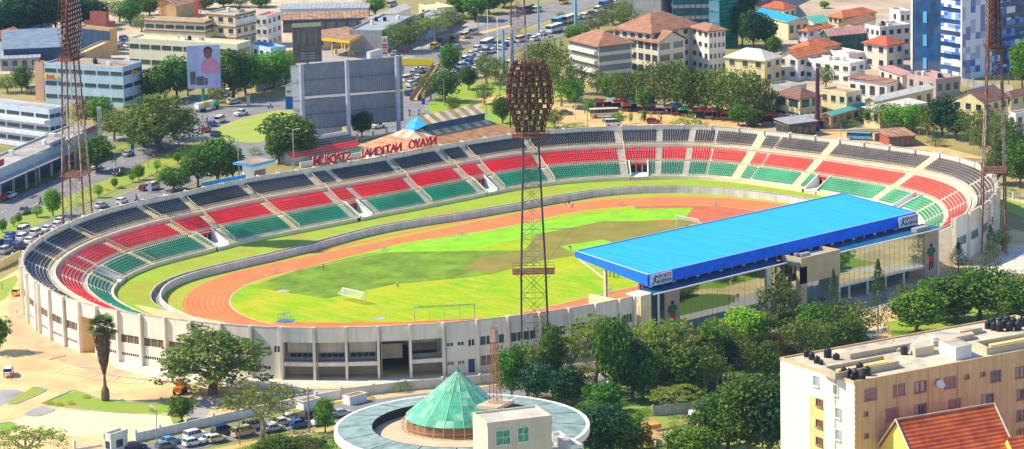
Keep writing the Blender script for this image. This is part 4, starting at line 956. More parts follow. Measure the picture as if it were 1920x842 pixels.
WPB = mat('pale_blue_wall', (.46, .62, .76), var=.05, dirt=.1); WNAVY = mat('navy_wall', (.035, .08, .16), var=.2); WTAN = mat('tan_wall', (.52, .36, .18), var=.1, dirt=.08)
WCR = mat('cream_render', (.74, .64, .40), var=.07, dirt=.1); WYEL = mat('pale_yellow_render', (.76, .64, .34), var=.07, dirt=.1); WGR = mat('grey_render', (.42, .42, .42), var=.1, dirt=.1); WLIL = mat('lilac_white_render', (.70, .70, .78), var=.05, dirt=.1)
WBRN = mat('brown_brick_wall', (.30, .15, .09), var=.15); WRB = mat('red_brown_wall', (.32, .09, .07), var=.1); GNET = wave_mat('green_netting', (.01, .28, .20), (.008, .18, .15), .25, 'Z', rough=.9, noisy=.4)
WDG = mat('dark_green_netting', (.04, .11, .09), var=.4, scale=.5); GRC = mat('raw_concrete', (.45, .43, .42), var=.12, scale=.2, dirt=.1); BAND = mat('brown_band', (.26, .15, .10)); WDARK = mat('shaded_shopfront', (.05, .05, .06), var=.3)
PANEL = mat('grey_infill_panel', (.20, .21, .22), var=.08)
def frame_from(A, B, C, H, base=False, zb=G0):
    z = zb if base else zb+H
    a, b, c = (Vector(G(*p, z)[:2]) for p in (A, B, C)); u, v = a-b, c-b
    def fit(dir_, target_px, maxl=400):        # length along dir_ so that the image column matches
        lo, hi = 0, maxl
        for _ in range(40):
            m = (lo+hi)/2; p = b+dir_*m; x = pix((p.x, p.y, z))[0]
            if (x-B[0])*(1 if target_px > B[0] else -1) < abs(target_px-B[0]): lo = m
            else: hi = m
        return lo
    if abs(A[0]-B[0]) > abs(C[0]-B[0]):
        ud = u.normalized(); vd = Vector((ud.y, -ud.x)); return b, vd, fit(vd, C[0]), u.length
    vd = v.normalized(); ud = Vector((-vd.y, vd.x)); return b, vd, v.length, fit(ud, A[0])
BLD = {}
def bld(name, label, cat, H, A, B, C, wall, roofm, roof='flat', fl=2, wl=4, wr=4, style='punch', base=False, rh=None, wall2=None, win=None, over=.5, zb=G0, par=.7, maxdepth=None, hollow=False, mind=0):
    b, vd, Lv, Lu = frame_from(A, B, C, H, base, zb)
    if not maxdepth and cat in ('warehouse',): Lu = min(Lu, max(16, Lv*.3)) if Lv > Lu else Lu; Lv = min(Lv, max(16, Lu*.3)) if Lu > Lv else Lv
    if label.startswith('long shed with rusty') or label.startswith('long pale blue-white'): Lu = 9
    Lv = max(Lv, mind); Lu = max(Lu, mind)
    if maxdepth: Lv, Lu = min(Lv, maxdepth), min(Lu, maxdepth)
    rz = atan2(vd.y, vd.x); r = empty(name, (b.x, b.y, zb), rz, label, cat); r['dim'] = 0; del r['dim']
    win = win or GLASSD
    if H+zb > zb:
        wm = MB(); wm.box((Lv/2, Lu/2, 0), (Lv, Lu, H), 0, 0)
        ms = [wall, wall2 or wall]
        if wall2: wm.m[2+2] = 1 if False else wm.m[4]; wm.m[2] = 0; wm.m[3] = 0; wm.m[5] = 1
        wo = wm.build('wall', ms, r)
    rm = MB(); o = over
    x0, x1, y0, y1 = -o, Lv+o, -o, Lu+o
    if roof == 'flat':
        for (cx, cy, sx, sy) in ((Lv/2, -.0+.1, Lv+.24, .24), (Lv/2, Lu-.1, Lv+.24, .24), (.1, Lu/2, .24, Lu-.25), (Lv-.1, Lu/2, .24, Lu-.25)):
            rm.box((cx, cy, H-.12), (sx, sy, par), mi=1)
        rm.box((Lv/2, Lu/2, H), (Lv-.4, Lu-.4, .08), mi=0)
        rm.build('roof', [roofm, wall], r)
    elif roof in ('hip', 'gx', 'gy', 'shed', 'slab'):
        rh = rh or min(Lv, Lu)*.28
        if roof == 'hip':
            k = min(Lv, Lu)/2+o
            if Lv >= Lu: R0, R1 = (x0+k, Lu/2, H+rh), (x1-k, Lu/2, H+rh)
            else: R0, R1 = (Lv/2, y0+k, H+rh), (Lv/2, y1-k, H+rh)
            c = [(x0, y0, H-.05), (x1, y0, H-.05), (x1, y1, H-.05), (x0, y1, H-.05)]
            if Lv >= Lu: rm.add(c+[R0, R1], [(0, 1, 5, 4), (1, 2, 5), (2, 3, 4, 5), (3, 0, 4)], 0)
            else: rm.add(c+[R0, R1], [(0, 1, 4), (1, 2, 5, 4), (2, 3, 5), (3, 0, 4, 5)], 0)
            rm.box((Lv/2, Lu/2, H-.3), (Lv+2*o, Lu+2*o, .24), mi=1)
        elif roof in ('gx', 'gy'):
            if roof == 'gx': R0, R1 = (x0, Lu/2, H+rh), (x1, Lu/2, H+rh)
            else: R0, R1 = (Lv/2, y0, H+rh), (Lv/2, y1, H+rh)
            c = [(x0, y0, H), (x1, y0, H), (x1, y1, H), (x0, y1, H)]; t_ = .18
            if roof == 'gx': fs = [(0, 1, 5, 4), (2, 3, 4, 5)]
            else: fs = [(3, 0, 4, 5), (1, 2, 5, 4)]
            rm.add(c+[R0, R1], fs, 0); rm.add([(p[0], p[1], p[2]-t_) for p in c+[R0, R1]], [f[::-1] for f in fs], 1)
            # verge boards
            if roof == 'gx': E_ = [(0, 4), (4, 3), (1, 5), (5, 2), (0, 1), (3, 2)]
            else: E_ = [(0, 4), (4, 1), (3, 5), (5, 2), (0, 3), (1, 2)]
            al = c+[R0, R1]
            for a_, b_2 in E_: rm.bar((al[a_][0], al[a_][1], al[a_][2]-.1), (al[b_2][0], al[b_2][1], al[b_2][2]-.1), .12, 1)
            gw = MB()
            if roof == 'gx':
                for x in (.02, Lv-.02): gw.poly([(x, 0, H), (x, Lu, H), (x, Lu/2, H+rh*Lu/(Lu+2*o))][::(-1 if x < 1 else 1)])
            else:
                for y in (.02, Lu-.02): gw.poly([(0, y, H), (Lv, y, H), (Lv/2, y, H+rh*Lv/(Lv+2*o))])
            gw.build('gable', wall, r)
        elif roof == 'shed':
            rm.add([(x0, y0, H), (x1, y0, H), (x1, y1, H+rh*.5), (x0, y1, H+rh*.5), (x0, y0, H-.2), (x1, y0, H-.2), (x1, y1, H+rh*.5-.2), (x0, y1, H+rh*.5-.2)], [(0, 1, 2, 3), (7, 6, 5, 4), (0, 4, 5, 1), (1, 5, 6, 2), (2, 6, 7, 3), (3, 7, 4, 0)], 0)
        rm.build('roof', [roofm, BAND if roofm in (TILE, TILEO, TILED, TILER) else CREAMW], r)
    if roof == 'flat' and Lv > 7 and Lu > 7:
        rr_ = random.Random(int(Lv*100))
        for _ in range(4):
            x_, y_ = rr_.uniform(.15, .85)*Lv, rr_.uniform(.2, .85)*Lu
            if rr_.random() < .5: part('roof_unit', unit(rr_.choice([WGR, WHITE, CONC])), r, (x_, y_, H+.5), 0, (rr_.uniform(.8, 2.6), rr_.uniform(.8, 2.2), rr_.uniform(.7, 1.6)))
            else: tk = MB(); tk.tube((x_, y_, H), (x_, y_, H+1.3), .6, 10); tk.tube((x_, y_, H+1.3), (x_, y_, H+1.5), .6, 10, r2=.2); tk.build('roof_tank', rr_.choice([BLACKP, WHITE]), r)
    fh = H/max(fl, 1)
    def wins(L, n, face):
        if n <= 0 or fl <= 0: return
        for j in range(fl):
            z = fh*j+fh*.58
            if style == 'shop' and j == 0: z = fh*.45
            for i in range(n):
                c = L*(i+.5)/n; w_ = L/n
                if style == 'band': ww, hh = w_*.86, fh*.30
                elif style == 'panel': ww, hh = w_*.94, fh*.62
                elif style == 'glass': ww, hh = w_*.94, fh*.8
                elif style == 'shop': ww, hh = w_*.8, fh*.62
                elif style == 'balc': ww, hh = w_*.7, fh*.55
                else: ww, hh = min(w_*.5, 1.7), fh*.42
                loc = (c, -.03, z) if face == 0 else (-.03, c, z); sc = (ww, .12, hh) if face == 0 else (.12, ww, hh)
                o_ = part('window', unit(win if style != 'panel' else PANEL), r, loc, 0, sc)
                if style == 'punch' and fh > 2.2:
                    for zz, tt in ((-.5*hh-.06, .10),):
                        loc2 = (c, -.08, z+zz) if face == 0 else (-.08, c, z+zz); part('window_sill', unit(WHITE), r, loc2, 0, (ww+.2, .2, tt) if face == 0 else (.2, ww+.2, tt))
    wins(Lv, wr, 0); wins(Lu, wl, 1)
    BLD[label] = (r, Lv, Lu, H); return r, Lv, Lu, H
def tank(parent_xyz, r_=.8, h=1.5, label=None, group=None):
    mb = MB(); x, y, z = parent_xyz; mb.tube((0, 0, 0), (0, 0, h*.82), r_, 14); mb.tube((0, 0, h*.82), (0, 0, h), r_, 14, r2=r_*.45); mb.tube((0, 0, h), (0, 0, h+.12), r_*.3, 10)
    for k in range(4): mb.tube((0, 0, h*(.12+.2*k)), (0, 0, h*(.15+.2*k)), r_+.03, 14)
    o = mb.build('water_tank', BLACKP); o.location = (x, y, z); return tag(o, label, 'water tank', group)
L_ = bld
L_('office_building', 'long pale blue three-storey office with a small yellow sign left of the road', 'office', 11.5, (82, 121), (230, 129), (266, 122), WPB, FLATB, 'flat', 3, 6, 2, 'band')
L_('stair_tower', 'plain brown stair block at the left end of the pale blue office', 'building', 11, (64, 118), (80, 121), (92, 118), mat('brown_render', (.34, .22, .15), var=.08), FLATB, 'flat', 0)
L_('office_building', 'white three-storey office with long balconies at the left edge', 'office', 10.5, (-70, 190), (92, 209), (123, 200), mat('pale_blue_grey_render', (.54, .62, .76), var=.05, dirt=.1), FLATG, 'flat', 3, 6, 3, 'band')
L_('showroom', 'long low car showroom with a grey fascia and signs beside the highway', 'showroom', 6.8, (-90, 318), (-30, 333), (183, 241), mat('grey_fascia', (.50, .55, .56), var=.05), FLATG, 'flat', 1, 0, 0, 'glass')
L_('workshop', 'dark blue low workshop with flat grey sheet roof at far left', 'building', 6, (-15, 84), (6, 92), (122, 87), WNAVY, mat('blue_grey_roof', (.16, .22, .30), var=.2), 'shed', 1, 0, 0, rh=1, maxdepth=38)
L_('workshop', 'small low grey-roofed shed in front of the dark blue workshop', 'building', 4, (-40, 99), (0, 110), (73, 107), WGR, METG, 'shed', 1, 0, 4, rh=1)
L_('warehouse', 'navy-fronted warehouse with tan side wall behind the rusty tower', 'warehouse', 8, (146, 52), (206, 58), (219, 48), WTAN, METG, 'flat', 0, 0, 0, wall2=WNAVY)
L_('building', 'low tan building with sloping wall in front of the navy warehouse', 'building', 5, (128, 99), (147, 107), (207, 80), WTAN, FLATC, 'flat', 1, 0, 1, 'punch')
L_('building', 'red-brown flat-topped building at the top left', 'building', 7, (158, 42), (204, 45), (216, 40), WRB, FLATB, 'flat', 1, 3, 0)
L_('building', 'small red-brown penthouse block above the red-brown building', 'building', 12, (168, 25), (198, 27), (204, 24), WRB, FLATB, 'flat', 0)
L_('office_building', 'long cream two-storey office block with pale yellow roof behind the portrait billboard', 'office', 9.5, (241, 74), (445, 86), (470, 80), mat('cream_office_wall', (.66, .64, .50), var=.05), FLATC, 'flat', 2, 10, 1, 'band')
L_('office_building', 'cream and brown banded block behind the long cream office', 'office', 12, (271, 38), (384, 43), (400, 38), WCR, FLATB, 'flat', 3, 6, 1, 'band')
L_('office_building', 'tallest cream block with brown bands and a blue line of lettering', 'office', 14, (386, 26), (441, 30), (479, 23), WCR, FLATG, 'flat', 4, 3, 3, 'punch')
L_('building', 'white and brown narrow block with red roof patch right of the tall cream block', 'building', 10, (478, 25), (501, 33), (527, 24), WHITE, TILER, 'flat', 3, 2, 3)
L_('warehouse', 'long pale blue-white warehouse along the top edge', 'warehouse', 4, (515, 12), (527, 17), (690, 14), WPB, METG, 'shed', 1, 0, 0, rh=1)
L_('warehouse', 'long shed with rusty roof and dark open front below the pale blue warehouse', 'warehouse', 4.5, (515, 30), (530, 37), (690, 32), WNAVY, METBR, 'shed', 1, 0, 8, 'shop', rh=2)
L_('building', 'low pale blue building with blue roof beside the dark billboard', 'building', 4, (462, 84), (508, 93), (536, 82), WPB, METB, 'flat', 1, 4, 2)
L_('warehouse', 'grey flat warehouse behind the fuel station', 'warehouse', 7, (655, 50), (716, 60), (778, 30), WGR, METG, 'flat', 1, 0, 0)
L_('warehouse', 'white saw-roofed warehouse above the grey flat warehouse', 'warehouse', 5, (678, 32), (702, 40), (770, 14), WHITE, METW, 'gx', 1, 0, 0)
L_('building', 'long rusty-roofed shed above the fuel station', 'building', 4, (560, 62), (590, 72), (680, 60), WCR, METBR, 'shed', 1, 0, 4, rh=1.5)
L_('container', 'white box container standing by the fuel price sign', 'container', 2.8, (687, 95), (694, 98), (716, 92), WHITE, METW, 'flat', 0, par=.15)
L_('warehouse', 'flat pale warehouse top centre behind the street trees', 'warehouse', 5, (752, 30), (800, 45), (850, 22), PALEC, METG, 'flat', 1, 0, 3)
L_('building', 'cream roofed depot with black tank at the top of the avenue', 'building', 5, (785, 10), (820, 18), (852, 4), WCR, FLATC, 'flat', 1, 2, 3)
L_('warehouse', 'low rusty sheds at the top left corner', 'warehouse', 5, (-30, 60), (0, 72), (40, 60), WRB, TILEO, 'gx', 0)
L_('warehouse', 'brown roofed depot at the very top between the two cream blocks', 'warehouse', 5, (300, 5), (330, 10), (370, 2), WTAN, METBR, 'gx', 0)
L_('apartment_block', 'left brown-roofed apartment block with grey gable panels', 'apartment block', 11.5, (1068, 77), (1122, 86), (1184, 79), CREAMW, TILE, 'hip', 4, 3, 1, 'panel', over=.9)
L_('apartment_block', 'middle brown-roofed apartment block with a shaded gable', 'apartment block', 10.5, (1182, 72), (1234, 80), (1284, 74), CREAMW, TILE, 'gy', 3, 4, 2, 'balc', over=.8)
L_('apartment_block', 'rear brown-roofed apartment block behind the shaded gable', 'apartment block', 13, (1150, 55), (1222, 62), (1312, 46), CREAMW, TILE, 'hip', 4, 5, 5, 'punch', over=.8)
L_('apartment_block', 'tall white apartment block with brown hipped roof right of the others', 'apartment block', 13, (1297, 50), (1329, 58), (1360, 51), WHITE, TILE, 'hip', 4, 3, 4, 'punch', over=.8)
L_('house', 'small cream annex below the tall white apartment block', 'house', 6, (1285, 82), (1305, 88), (1318, 84), WYEL, TILE, 'gx', 2, 2, 1)
L_('house', 'cream house with brown and pale roof beside the tree row', 'house', 7.5, (1360, 106), (1434, 113), (1465, 104), WYEL, METW, 'hip', 2, 3, 2)
L_('tower_block', 'bare concrete tower under construction at the top edge', 'tower', 34, (1180, 36), (1187, 42), (1240, 44), GRC, FLATG, 'flat', 0, base=True)
L_('tower_block', 'dark unfinished tower wrapped in green net at the top edge', 'tower', 34, (1241, 34), (1262, 46), (1336, 44), mat('dark_teal_net', (.02, .12, .16), var=.4, scale=.3), FLATG, 'flat', 9, 2, 7, 'band', base=True, win=GRC)
L_('tower_block', 'bright green netted tower corner with blue glass at the top edge', 'tower', 34, (1330, 76), (1350, 92), (1384, 86), GNET, FLATG, 'flat', 9, 1, 0, 'glass', base=True, win=mat('sky_glass', (.10, .22, .34), rough=.2))
L_('warehouse', 'cream warehouse with bright blue roof behind the dark trees', 'warehouse', 6, (1412, 24), (1478, 41), (1516, 24), WCR, METB, 'gy', 1, 0, 3, rh=1.2)
L_('house', 'red and yellow house at the top edge above the blue roof', 'house', 6, (1416, 10), (1470, 16), (1492, 8), WYEL, TILER, 'hip', 1, 3, 2)
L_('building', 'teal roofed hall beside the black tanks at top right', 'building', 4, (1498, 36), (1528, 43), (1556, 22), WHITE, METT, 'gx', 1, 1, 2)
L_('house', 'blue-white house with orange roof left of the wide orange roof', 'house', 6, (1496, 50), (1514, 58), (1562, 48), WLIL, TILEO, 'hip', 2, 2, 3)
L_('house', 'wide house with large orange-brown hipped roof at the top', 'house', 6, (1553, 22), (1580, 33), (1642, 22), WCR, TILEO, 'hip', 2, 3, 4)
L_('building', 'cream hall with brown gable in front of the wide orange roof', 'building', 5, (1572, 40), (1600, 46), (1640, 34), WYEL, TILE, 'gx', 1, 0, 1)
L_('house', 'white house with orange tiled roof and tank beside the grey lane', 'house', 7, (1457, 103), (1496, 109), (1546, 98), WHITE, TILEO, 'gx', 2, 2, 3)
L_('house', 'low orange tiled house behind the white house with tank', 'house', 6, (1480, 84), (1520, 94), (1575, 82), WYEL, TILEO, 'hip', 1, 2, 2)
L_('house', 'orange roofed cottage left of the pink flat roof', 'house', 6, (1500, 100), (1518, 106), (1552, 98), WCR, TILEO, 'gx', 1, 1, 2)
L_('building', 'open building draped in dark green net under a pale gable roof', 'building', 8, (1538, 61), (1556, 67), (1629, 60), WDG, METP, 'gx', 0, rh=1.8)
L_('building', 'white flat-roofed building left of the blue glass tower', 'building', 10, (1622, 45), (1650, 54), (1707, 48), WHITE, FLATG, 'flat', 3, 3, 4)
L_('house', 'white two-storey house with bright orange hipped roof near the tower', 'house', 8, (1620, 79), (1663, 85), (1694, 79), CREAMW, TILER, 'hip', 2, 2, 2, 'punch', over=.7)
L_('building', 'flat building with faded pink roof and two skylights', 'building', 4.5, (1541, 94), (1592, 104), (1621, 95), WHITE, METP, 'flat', 1, 4, 2)
L_('building', 'long white low building with square windows below the pink roof', 'building', 6, (1492, 110), (1594, 122), (1622, 112), WHITE, METW, 'flat', 2, 6, 2)
L_('building', 'small white house at the foot of the blue glass tower', 'building', 8, (1668, 18), (1688, 24), (1707, 18), WHITE, FLATG, 'flat', 2, 1, 2)
L_('building', 'low sheds with pink and grey roofs under the tower', 'building', 4, (1648, 128), (1692, 141), (1716, 134), CREAMW, METP, 'shed', 1, 3, 1, rh=1)
L_('house', 'white walled house with brown roof behind the wire fence', 'house', 6.5, (1590, 148), (1663, 155), (1682, 146), WHITE, TILE, 'shed', 1, 4, 1)
L_('house', 'cream house with square windows and flat brown roof above the teal roof', 'house', 8, (1538, 170), (1587, 177), (1616, 168), WCR, FLATB, 'flat', 2, 3, 2)
L_('building', 'long hall with white sheet roof and cream wall behind the right-hand trees', 'building', 6, (1622, 184), (1642, 190), (1750, 165), WYEL, METW, 'gx', 1, 2, 6)
L_('building', 'lower hall with greenish white roof beside the long white hall', 'building', 5, (1620, 200), (1650, 208), (1735, 192), WYEL, METW, 'shed', 1, 2, 5, rh=1)
L_('building', 'low brick building with teal gable roof beside the dusty lane', 'building', 4, (1542, 209), (1558, 216), (1625, 198), WTAN, METT, 'gx', 1, 1, 5)
L_('house', 'low house with pale pink roof among the right-hand trees', 'house', 5, (1740, 190), (1768, 200), (1802, 192), CREAMW, METP, 'gx', 1, 2, 2)
L_('house', 'cream house with dark brown roof left of the right-hand tower', 'house', 8, (1786, 184), (1845, 192), (1890, 184), WYEL, TILED, 'gx', 2, 3, 3)
L_('house', 'large house with wide dark brown roof at the right edge', 'house', 7, (1872, 172), (1896, 182), (1965, 165), WYEL, TILED, 'hip', 2, 2, 4)
L_('building', 'white flat building at the right edge below the brown roofs', 'building', 7, (1890, 210), (1905, 216), (1965, 205), WHITE, FLATG, 'flat', 2, 1, 4)
L_('house', 'brown roofed house with cream balcony left of the tall bare pole', 'house', 7.5, (1452, 176), (1500, 185), (1540, 176), WYEL, TILED, 'hip', 2, 2, 2, 'balc')
L_('building', 'grey flat slab roof with a red-topped tank above the brown roofed house', 'building', 6, (1442, 160), (1482, 166), (1512, 154), WGR, FLATG, 'flat', 1, 3, 2)
L_('building', 'plain pink-grey yard building below the blue glass tower', 'building', 5, (1700, 140), (1755, 152), (1800, 140), mat('pink_grey_render', (.44, .34, .32)), METP, 'flat', 1, 3, 3)
L_('building', 'low blue-roofed store at the foot of the blue tower', 'building', 3.5, (1822, 166), (1842, 172), (1866, 164), WGR, METB, 'shed', 1, 0, 0, rh=1)
# signs on facades
SY, SR, SB = mat('sign_yellow', (.85, .50, .01), var=.03), mat('lettering_red', (.65, .02, .03), var=.03), mat('sign_blue', (.02, .12, .50), var=.03)
def facade_sign(label, x0, y0, x1, y1, face=1, d_=.2, base=SY, txt=None, tm=SR, ts=1.0):
    """flat sign fixed on face 1 (left) or 0 (right) of a building, given by its rectangle in the photograph"""
    r, Lv, Lu, H = BLD[label]; M = r.matrix_basis if False else Matrix.Translation(r.location) @ Matrix.Rotation(r.rotation_euler.z, 4, 'Z'); Mi_ = M.inverted()
    O = Mi_ @ Vector((CX, CY, CZ)); pts = []
    for (x, y) in ((x0, y0), (x1, y1), (x0, y1), (x1, y0)):
        D = Mi_.to_3x3() @ (FW*F+R2*(x-960)-U2*(y-421))
        t = (-O.x-d_)/D.x if face == 1 else (-O.y-d_)/D.y; pts.append(O+D*t)
    zs = [p.z for p in pts]; cs = [(p.y if face == 1 else p.x) for p in pts]; z0, z1, c0, c1 = min(zs), max(zs), min(cs), max(cs)
    z0 = (pts[1].z+pts[2].z)/2; z1 = (pts[0].z+pts[3].z)/2
    mb = MB()
    if face == 1: mb.box((-d_, (c0+c1)/2, z0), (.15, c1-c0, z1-z0))
    else: mb.box(((c0+c1)/2, -d_, z0), (c1-c0, .15, z1-z0))
    o = mb.build('sign_board', base, r)
    if txt:
        loc = (-d_-.12, (c0+c1)/2, (z0+z1)/2) if face == 1 else ((c0+c1)/2, -d_-.12, (z0+z1)/2)
        text_part('lettering', txt, ts, tm, o, loc, pi if face == 1 else -pi/2, .03, .03)
    return o
DH = 'long pale blue three-storey office with a small yellow sign left of the road'
facade_sign(DH, 82, 140.5, 109, 147, 1, .25, SY, 'DHL', SR, 1.5); facade_sign(DH, 247, 133, 257, 140, 0, .25, SY, 'DHL', SR, .9)
SHW = 'long low car showroom with a grey fascia and signs beside the highway'
facade_sign(SHW, 155, 238, 183, 251, 0, .3, WGR, 'TOYOTA', SR, 1.7); facade_sign(SHW, 94, 262, 122, 277, 0, .3, WGR, 'Toyota Kenya', SB, 1.1); facade_sign(SHW, -6, 300, 7, 312, 0, .3, mat('logo_panel_red', (.5, .05, .08)))
CT = 'tallest cream block with brown bands and a blue line of lettering'
facade_sign(CT, 443, 33, 477, 42, 0, .25, WHITE, 'NCBA HOUSE' if False else None, SB, 1.2)
for lb in ('cream and brown banded block behind the long cream office', CT):
    r, Lv, Lu, H = BLD[lb]
    for j in range(1, 5):
        if H*j/4 < H+.1: bm_ = MB(); bm_.box((-.1, Lu/2, H*j/4-.35), (.16, Lu+.2, .45)); bm_.box((Lv/2, -.1, H*j/4-.35), (Lv, .16, .45)); bm_.build('floor_band', BAND, r)
r, Lv, Lu, H = BLD['left brown-roofed apartment block with grey gable panels']
for j in range(4): bm_ = MB(); bm_.box((-.5, Lu/2, j*H/4+.2), (1.2, Lu*.9, 1.0)); bm_.build('balcony', WHITE if j % 2 else CREAMW, r)
r, Lv, Lu, H = BLD['white three-storey office with long balconies at the left edge']
for j in range(3): bm_ = MB(); bm_.box((-.7, Lu/2, j*H/3+.1), (1.6, Lu*.97, 1.0)); bm_.build('balcony', WLIL, r)
r, Lv, Lu, H = BLD[SHW]
for i in range(9):
    cmb = MB(); cmb.box((Lv*(.06+.11*i), -2.2, -.0), (.5, .5, 4.6)); cmb.build('column', CONC, r)
fm = MB(); fm.box((Lv/2, -1.4, 4.5), (Lv, 3.0, .25)); fm.build('canopy', WGR, r); dm = MB(); dm.quad((0, -.05, 0), (Lv, -.05, 0), (Lv, -.05, 4.4), (0, -.05, 4.4)); dm.build('shop_glazing', mat('showroom_glass', (.02, .05, .11), rough=.15, spec=.8), r)
r, Lv, Lu, H = BLD['flat building with faded pink roof and two skylights']
for k in (-1, 1): sk = MB(); sk.box((Lv*.5+k*1.2, Lu*.45, H+.1), (2.0, Lu*.3, .2)); sk.build('skylight', WHITE, r)
# blue and white panelled tower
def pixmat(name, cols, sx, sz, stripes=None):
    m = bpy.data.materials.new(name); m.use_nodes = True; t = m.node_tree; N = t.nodes; L = t.links; b = N['Principled BSDF']; b.inputs['Roughness'].default_value = .25
    tc = N.new('ShaderNodeTexCoord'); mp = N.new('ShaderNodeMapping'); mp.inputs['Scale'].default_value = (sx, sx, sz); mp.inputs['Location'].default_value = (.37, .41, .13); L.new(tc.outputs['Object'], mp.inputs[0])
    fl = N.new('ShaderNodeVectorMath'); fl.operation = 'FLOOR'; L.new(mp.outputs[0], fl.inputs[0])
    wn = N.new('ShaderNodeTexWhiteNoise'); wn.noise_dimensions = '3D'; L.new(fl.outputs[0], wn.inputs[0])
    rp = N.new('ShaderNodeValToRGB'); rp.color_ramp.interpolation = 'CONSTANT'; L.new(wn.outputs['Value'], rp.inputs[0])
    e = rp.color_ramp.elements; e[0].color = (*cols[0][1], 1); e[1].position = cols[1][0]; e[1].color = (*cols[1][1], 1)
    for p_, c_ in cols[2:]: x = e.new(p_); x.color = (*c_, 1)
    L.new(rp.outputs[0], b.inputs['Base Color']); return m
WP, LP_, BP, DP = (.72, .72, .82), (.42, .44, .62), (.05, .16, .50), (.012, .05, .17)
PXW = pixmat('white_blue_panels', [(0, WP), (.55, (.20, .36, .72)), (.8, BP)], .62, .85); PXL = pixmat('lilac_panels', [(0, WP), (.45, LP_), (.72, (.18, .22, .50)), (.9, BP)], .5, .5); PXD = pixmat('blue_dark_panels', [(0, BP), (.3, DP), (.62, (.08, .26, .66)), (.85, WP)], .5, .5)
BGL = mat('deep_blue_glazing', (.01, .06, .17), rough=.12, spec=.9, var=.35, scale=.2)
b, vd, Lv, Lu = frame_from((1709, 134), (1803, 150), (1858, 141), 70, True); rz = atan2(vd.y, vd.x)
tw = empty('glass_tower', (b.x, b.y, G0), rz, 'tall office tower with white and blue mosaic panels at the right', 'tower')
m_ = MB(); m_.box((Lv/2, Lu/2, 0), (Lv, Lu, 62)); m_.build('core', BGL, tw)
for j in range(18):
    q = MB(); q.box((-.12, Lu*.2, j*3.5+.3), (.25, Lu*.4, 2.1)); q.build('cladding_band', PXW, tw)
q = MB(); q.box((Lv/2, -.15, 0), (Lv+.3, .3, 62)); q.build('cladding', PXL, tw); q = MB(); q.box((-.2, -.2, 0), (.5, .5, 62)); q.build('corner_trim', WHITE, tw)
q = MB(); q.box((-.12, Lu*.985, 0), (.3, .8, 62)); q.build('edge_trim', WHITE, tw)
for j in range(9): q = MB(); q.box((-.15, Lu*.72, j*7+1.5), (.2, 1.6, 3.4)); q.build('light_pane', mat('pale_blue_pane', (.10, .35, .62), rough=.2), tw)
b, vd, Lv, Lu = frame_from((1800, 128), (1856, 141), (1975, 118), 70, True)
tw = empty('glass_tower', (b.x, b.y, G0), atan2(vd.y, vd.x), 'dark blue mosaic wing of the tower, behind the floodlight tower at the right edge', 'tower')
m_ = MB(); m_.box((Lv/2, Lu/2, 0), (Lv, Lu, 62)); m_.build('core', BGL, tw)
for j in range(18): q = MB(); q.box((Lv*.5, -.15, j*3.5+.3), (Lv, .3, 2.2)); q.build('cladding_band', PXD, tw)
# entrance hall with striped roof behind the stadium, small stand, booth
ST1 = wave_mat('striped_sheet_roof', (.64, .60, .46), (.44, .26, .12), .085, 'X', noisy=.2, thr=.5, soft=.05); ST2 = wave_mat('rusty_hall_roof', (.50, .27, .13), (.42, .21, .10), .3, 'X', noisy=.25)
HALL, Lv, Lu, H = bld('sports_hall', 'sports hall with rust and white striped sheet roof behind the far stadium wall', 'sports hall', 8.5, (680, 262), (786, 290), (978, 250), WHITE, ST2, 'none', 0)
o = 1.2; x0, x1, y0, y1 = -o, Lv+o, -o, Lu+o; rh = 5.0; k = (y1-y0)/2
def lerp3(a, b, f): return tuple(p+(q-p)*f for p, q in zip(a, b))
c = [(x0, y0, H), (x1, y0, H), (x1, y1, H), (x0, y1, H)]; R0, R1 = (x0+k*.8, (y0+y1)/2, H+rh), (x1-k*.8, (y0+y1)/2, H+rh)
f = .56; m0, m1, m2, m3 = lerp3(c[0], R0, f), lerp3(c[1], R1, f), lerp3(c[2], R1, f), lerp3(c[3], R0, f)
q = MB(); q.quad(c[0], c[1], m1, m0); q.quad(c[1], c[2], m2, m1); q.quad(c[2], c[3], m3, m2); q.quad(c[3], c[0], m0, m3); q.build('roof', ST2, HALL)
q = MB(); q.quad(m0, m1, R1, R0); q.add([m1, m2, R1], [(0, 1, 2)]); q.quad(m2, m3, R0, R1); q.build('striped_roof', ST1, HALL)
q = MB(); q.add([m3, m0, R0], [(0, 1, 2)]); q.build('striped_roof', wave_mat('striped_end_roof', (.70, .66, .50), (.42, .33, .18), .085, 'Y', noisy=.2, thr=.5, soft=.05), HALL)
xa, xb, yc = R0[0]+2, R1[0]+2, R0[1]; lw = 3.4; zt = H+rh-.6
q = MB(); q.quad((xa, yc-lw, zt+1.2), (xb, yc-lw, zt+1.2), (xb, yc, zt+3), (xa, yc, zt+3)); q.quad((xb, yc+lw, zt+1.2), (xa, yc+lw, zt+1.2), (xa, yc, zt+3), (xb, yc, zt+3)); q.build('lantern_roof', ST1, HALL)
q = MB(); q.quad((xa, yc-lw+.4, zt-2.0), (xb, yc-lw+.4, zt-2.0), (xb, yc-lw+.4, zt+1.2), (xa, yc-lw+.4, zt+1.2)); q.build('clerestory', WNAVY, HALL)
q = MB(); q.add([(xa, yc-lw, zt+1.2), (xa, yc+lw, zt+1.2), (xa, yc, zt+3), (xa-3.5, yc-lw*.5, zt-.3), (xa-3.5, yc+lw*.5, zt-.3)], [(3, 0, 2), (3, 2, 4), (4, 2, 1)]); q.build('blue_hip', METB, HALL)
b, vd, Lv, Lu = frame_from((562, 302), (690, 282), (700, 274), 5)
ss = empty('side_stand', tuple(G(625, 303)), 0, 'small open stand with black, red and green seat rows behind the stadium', 'stand')
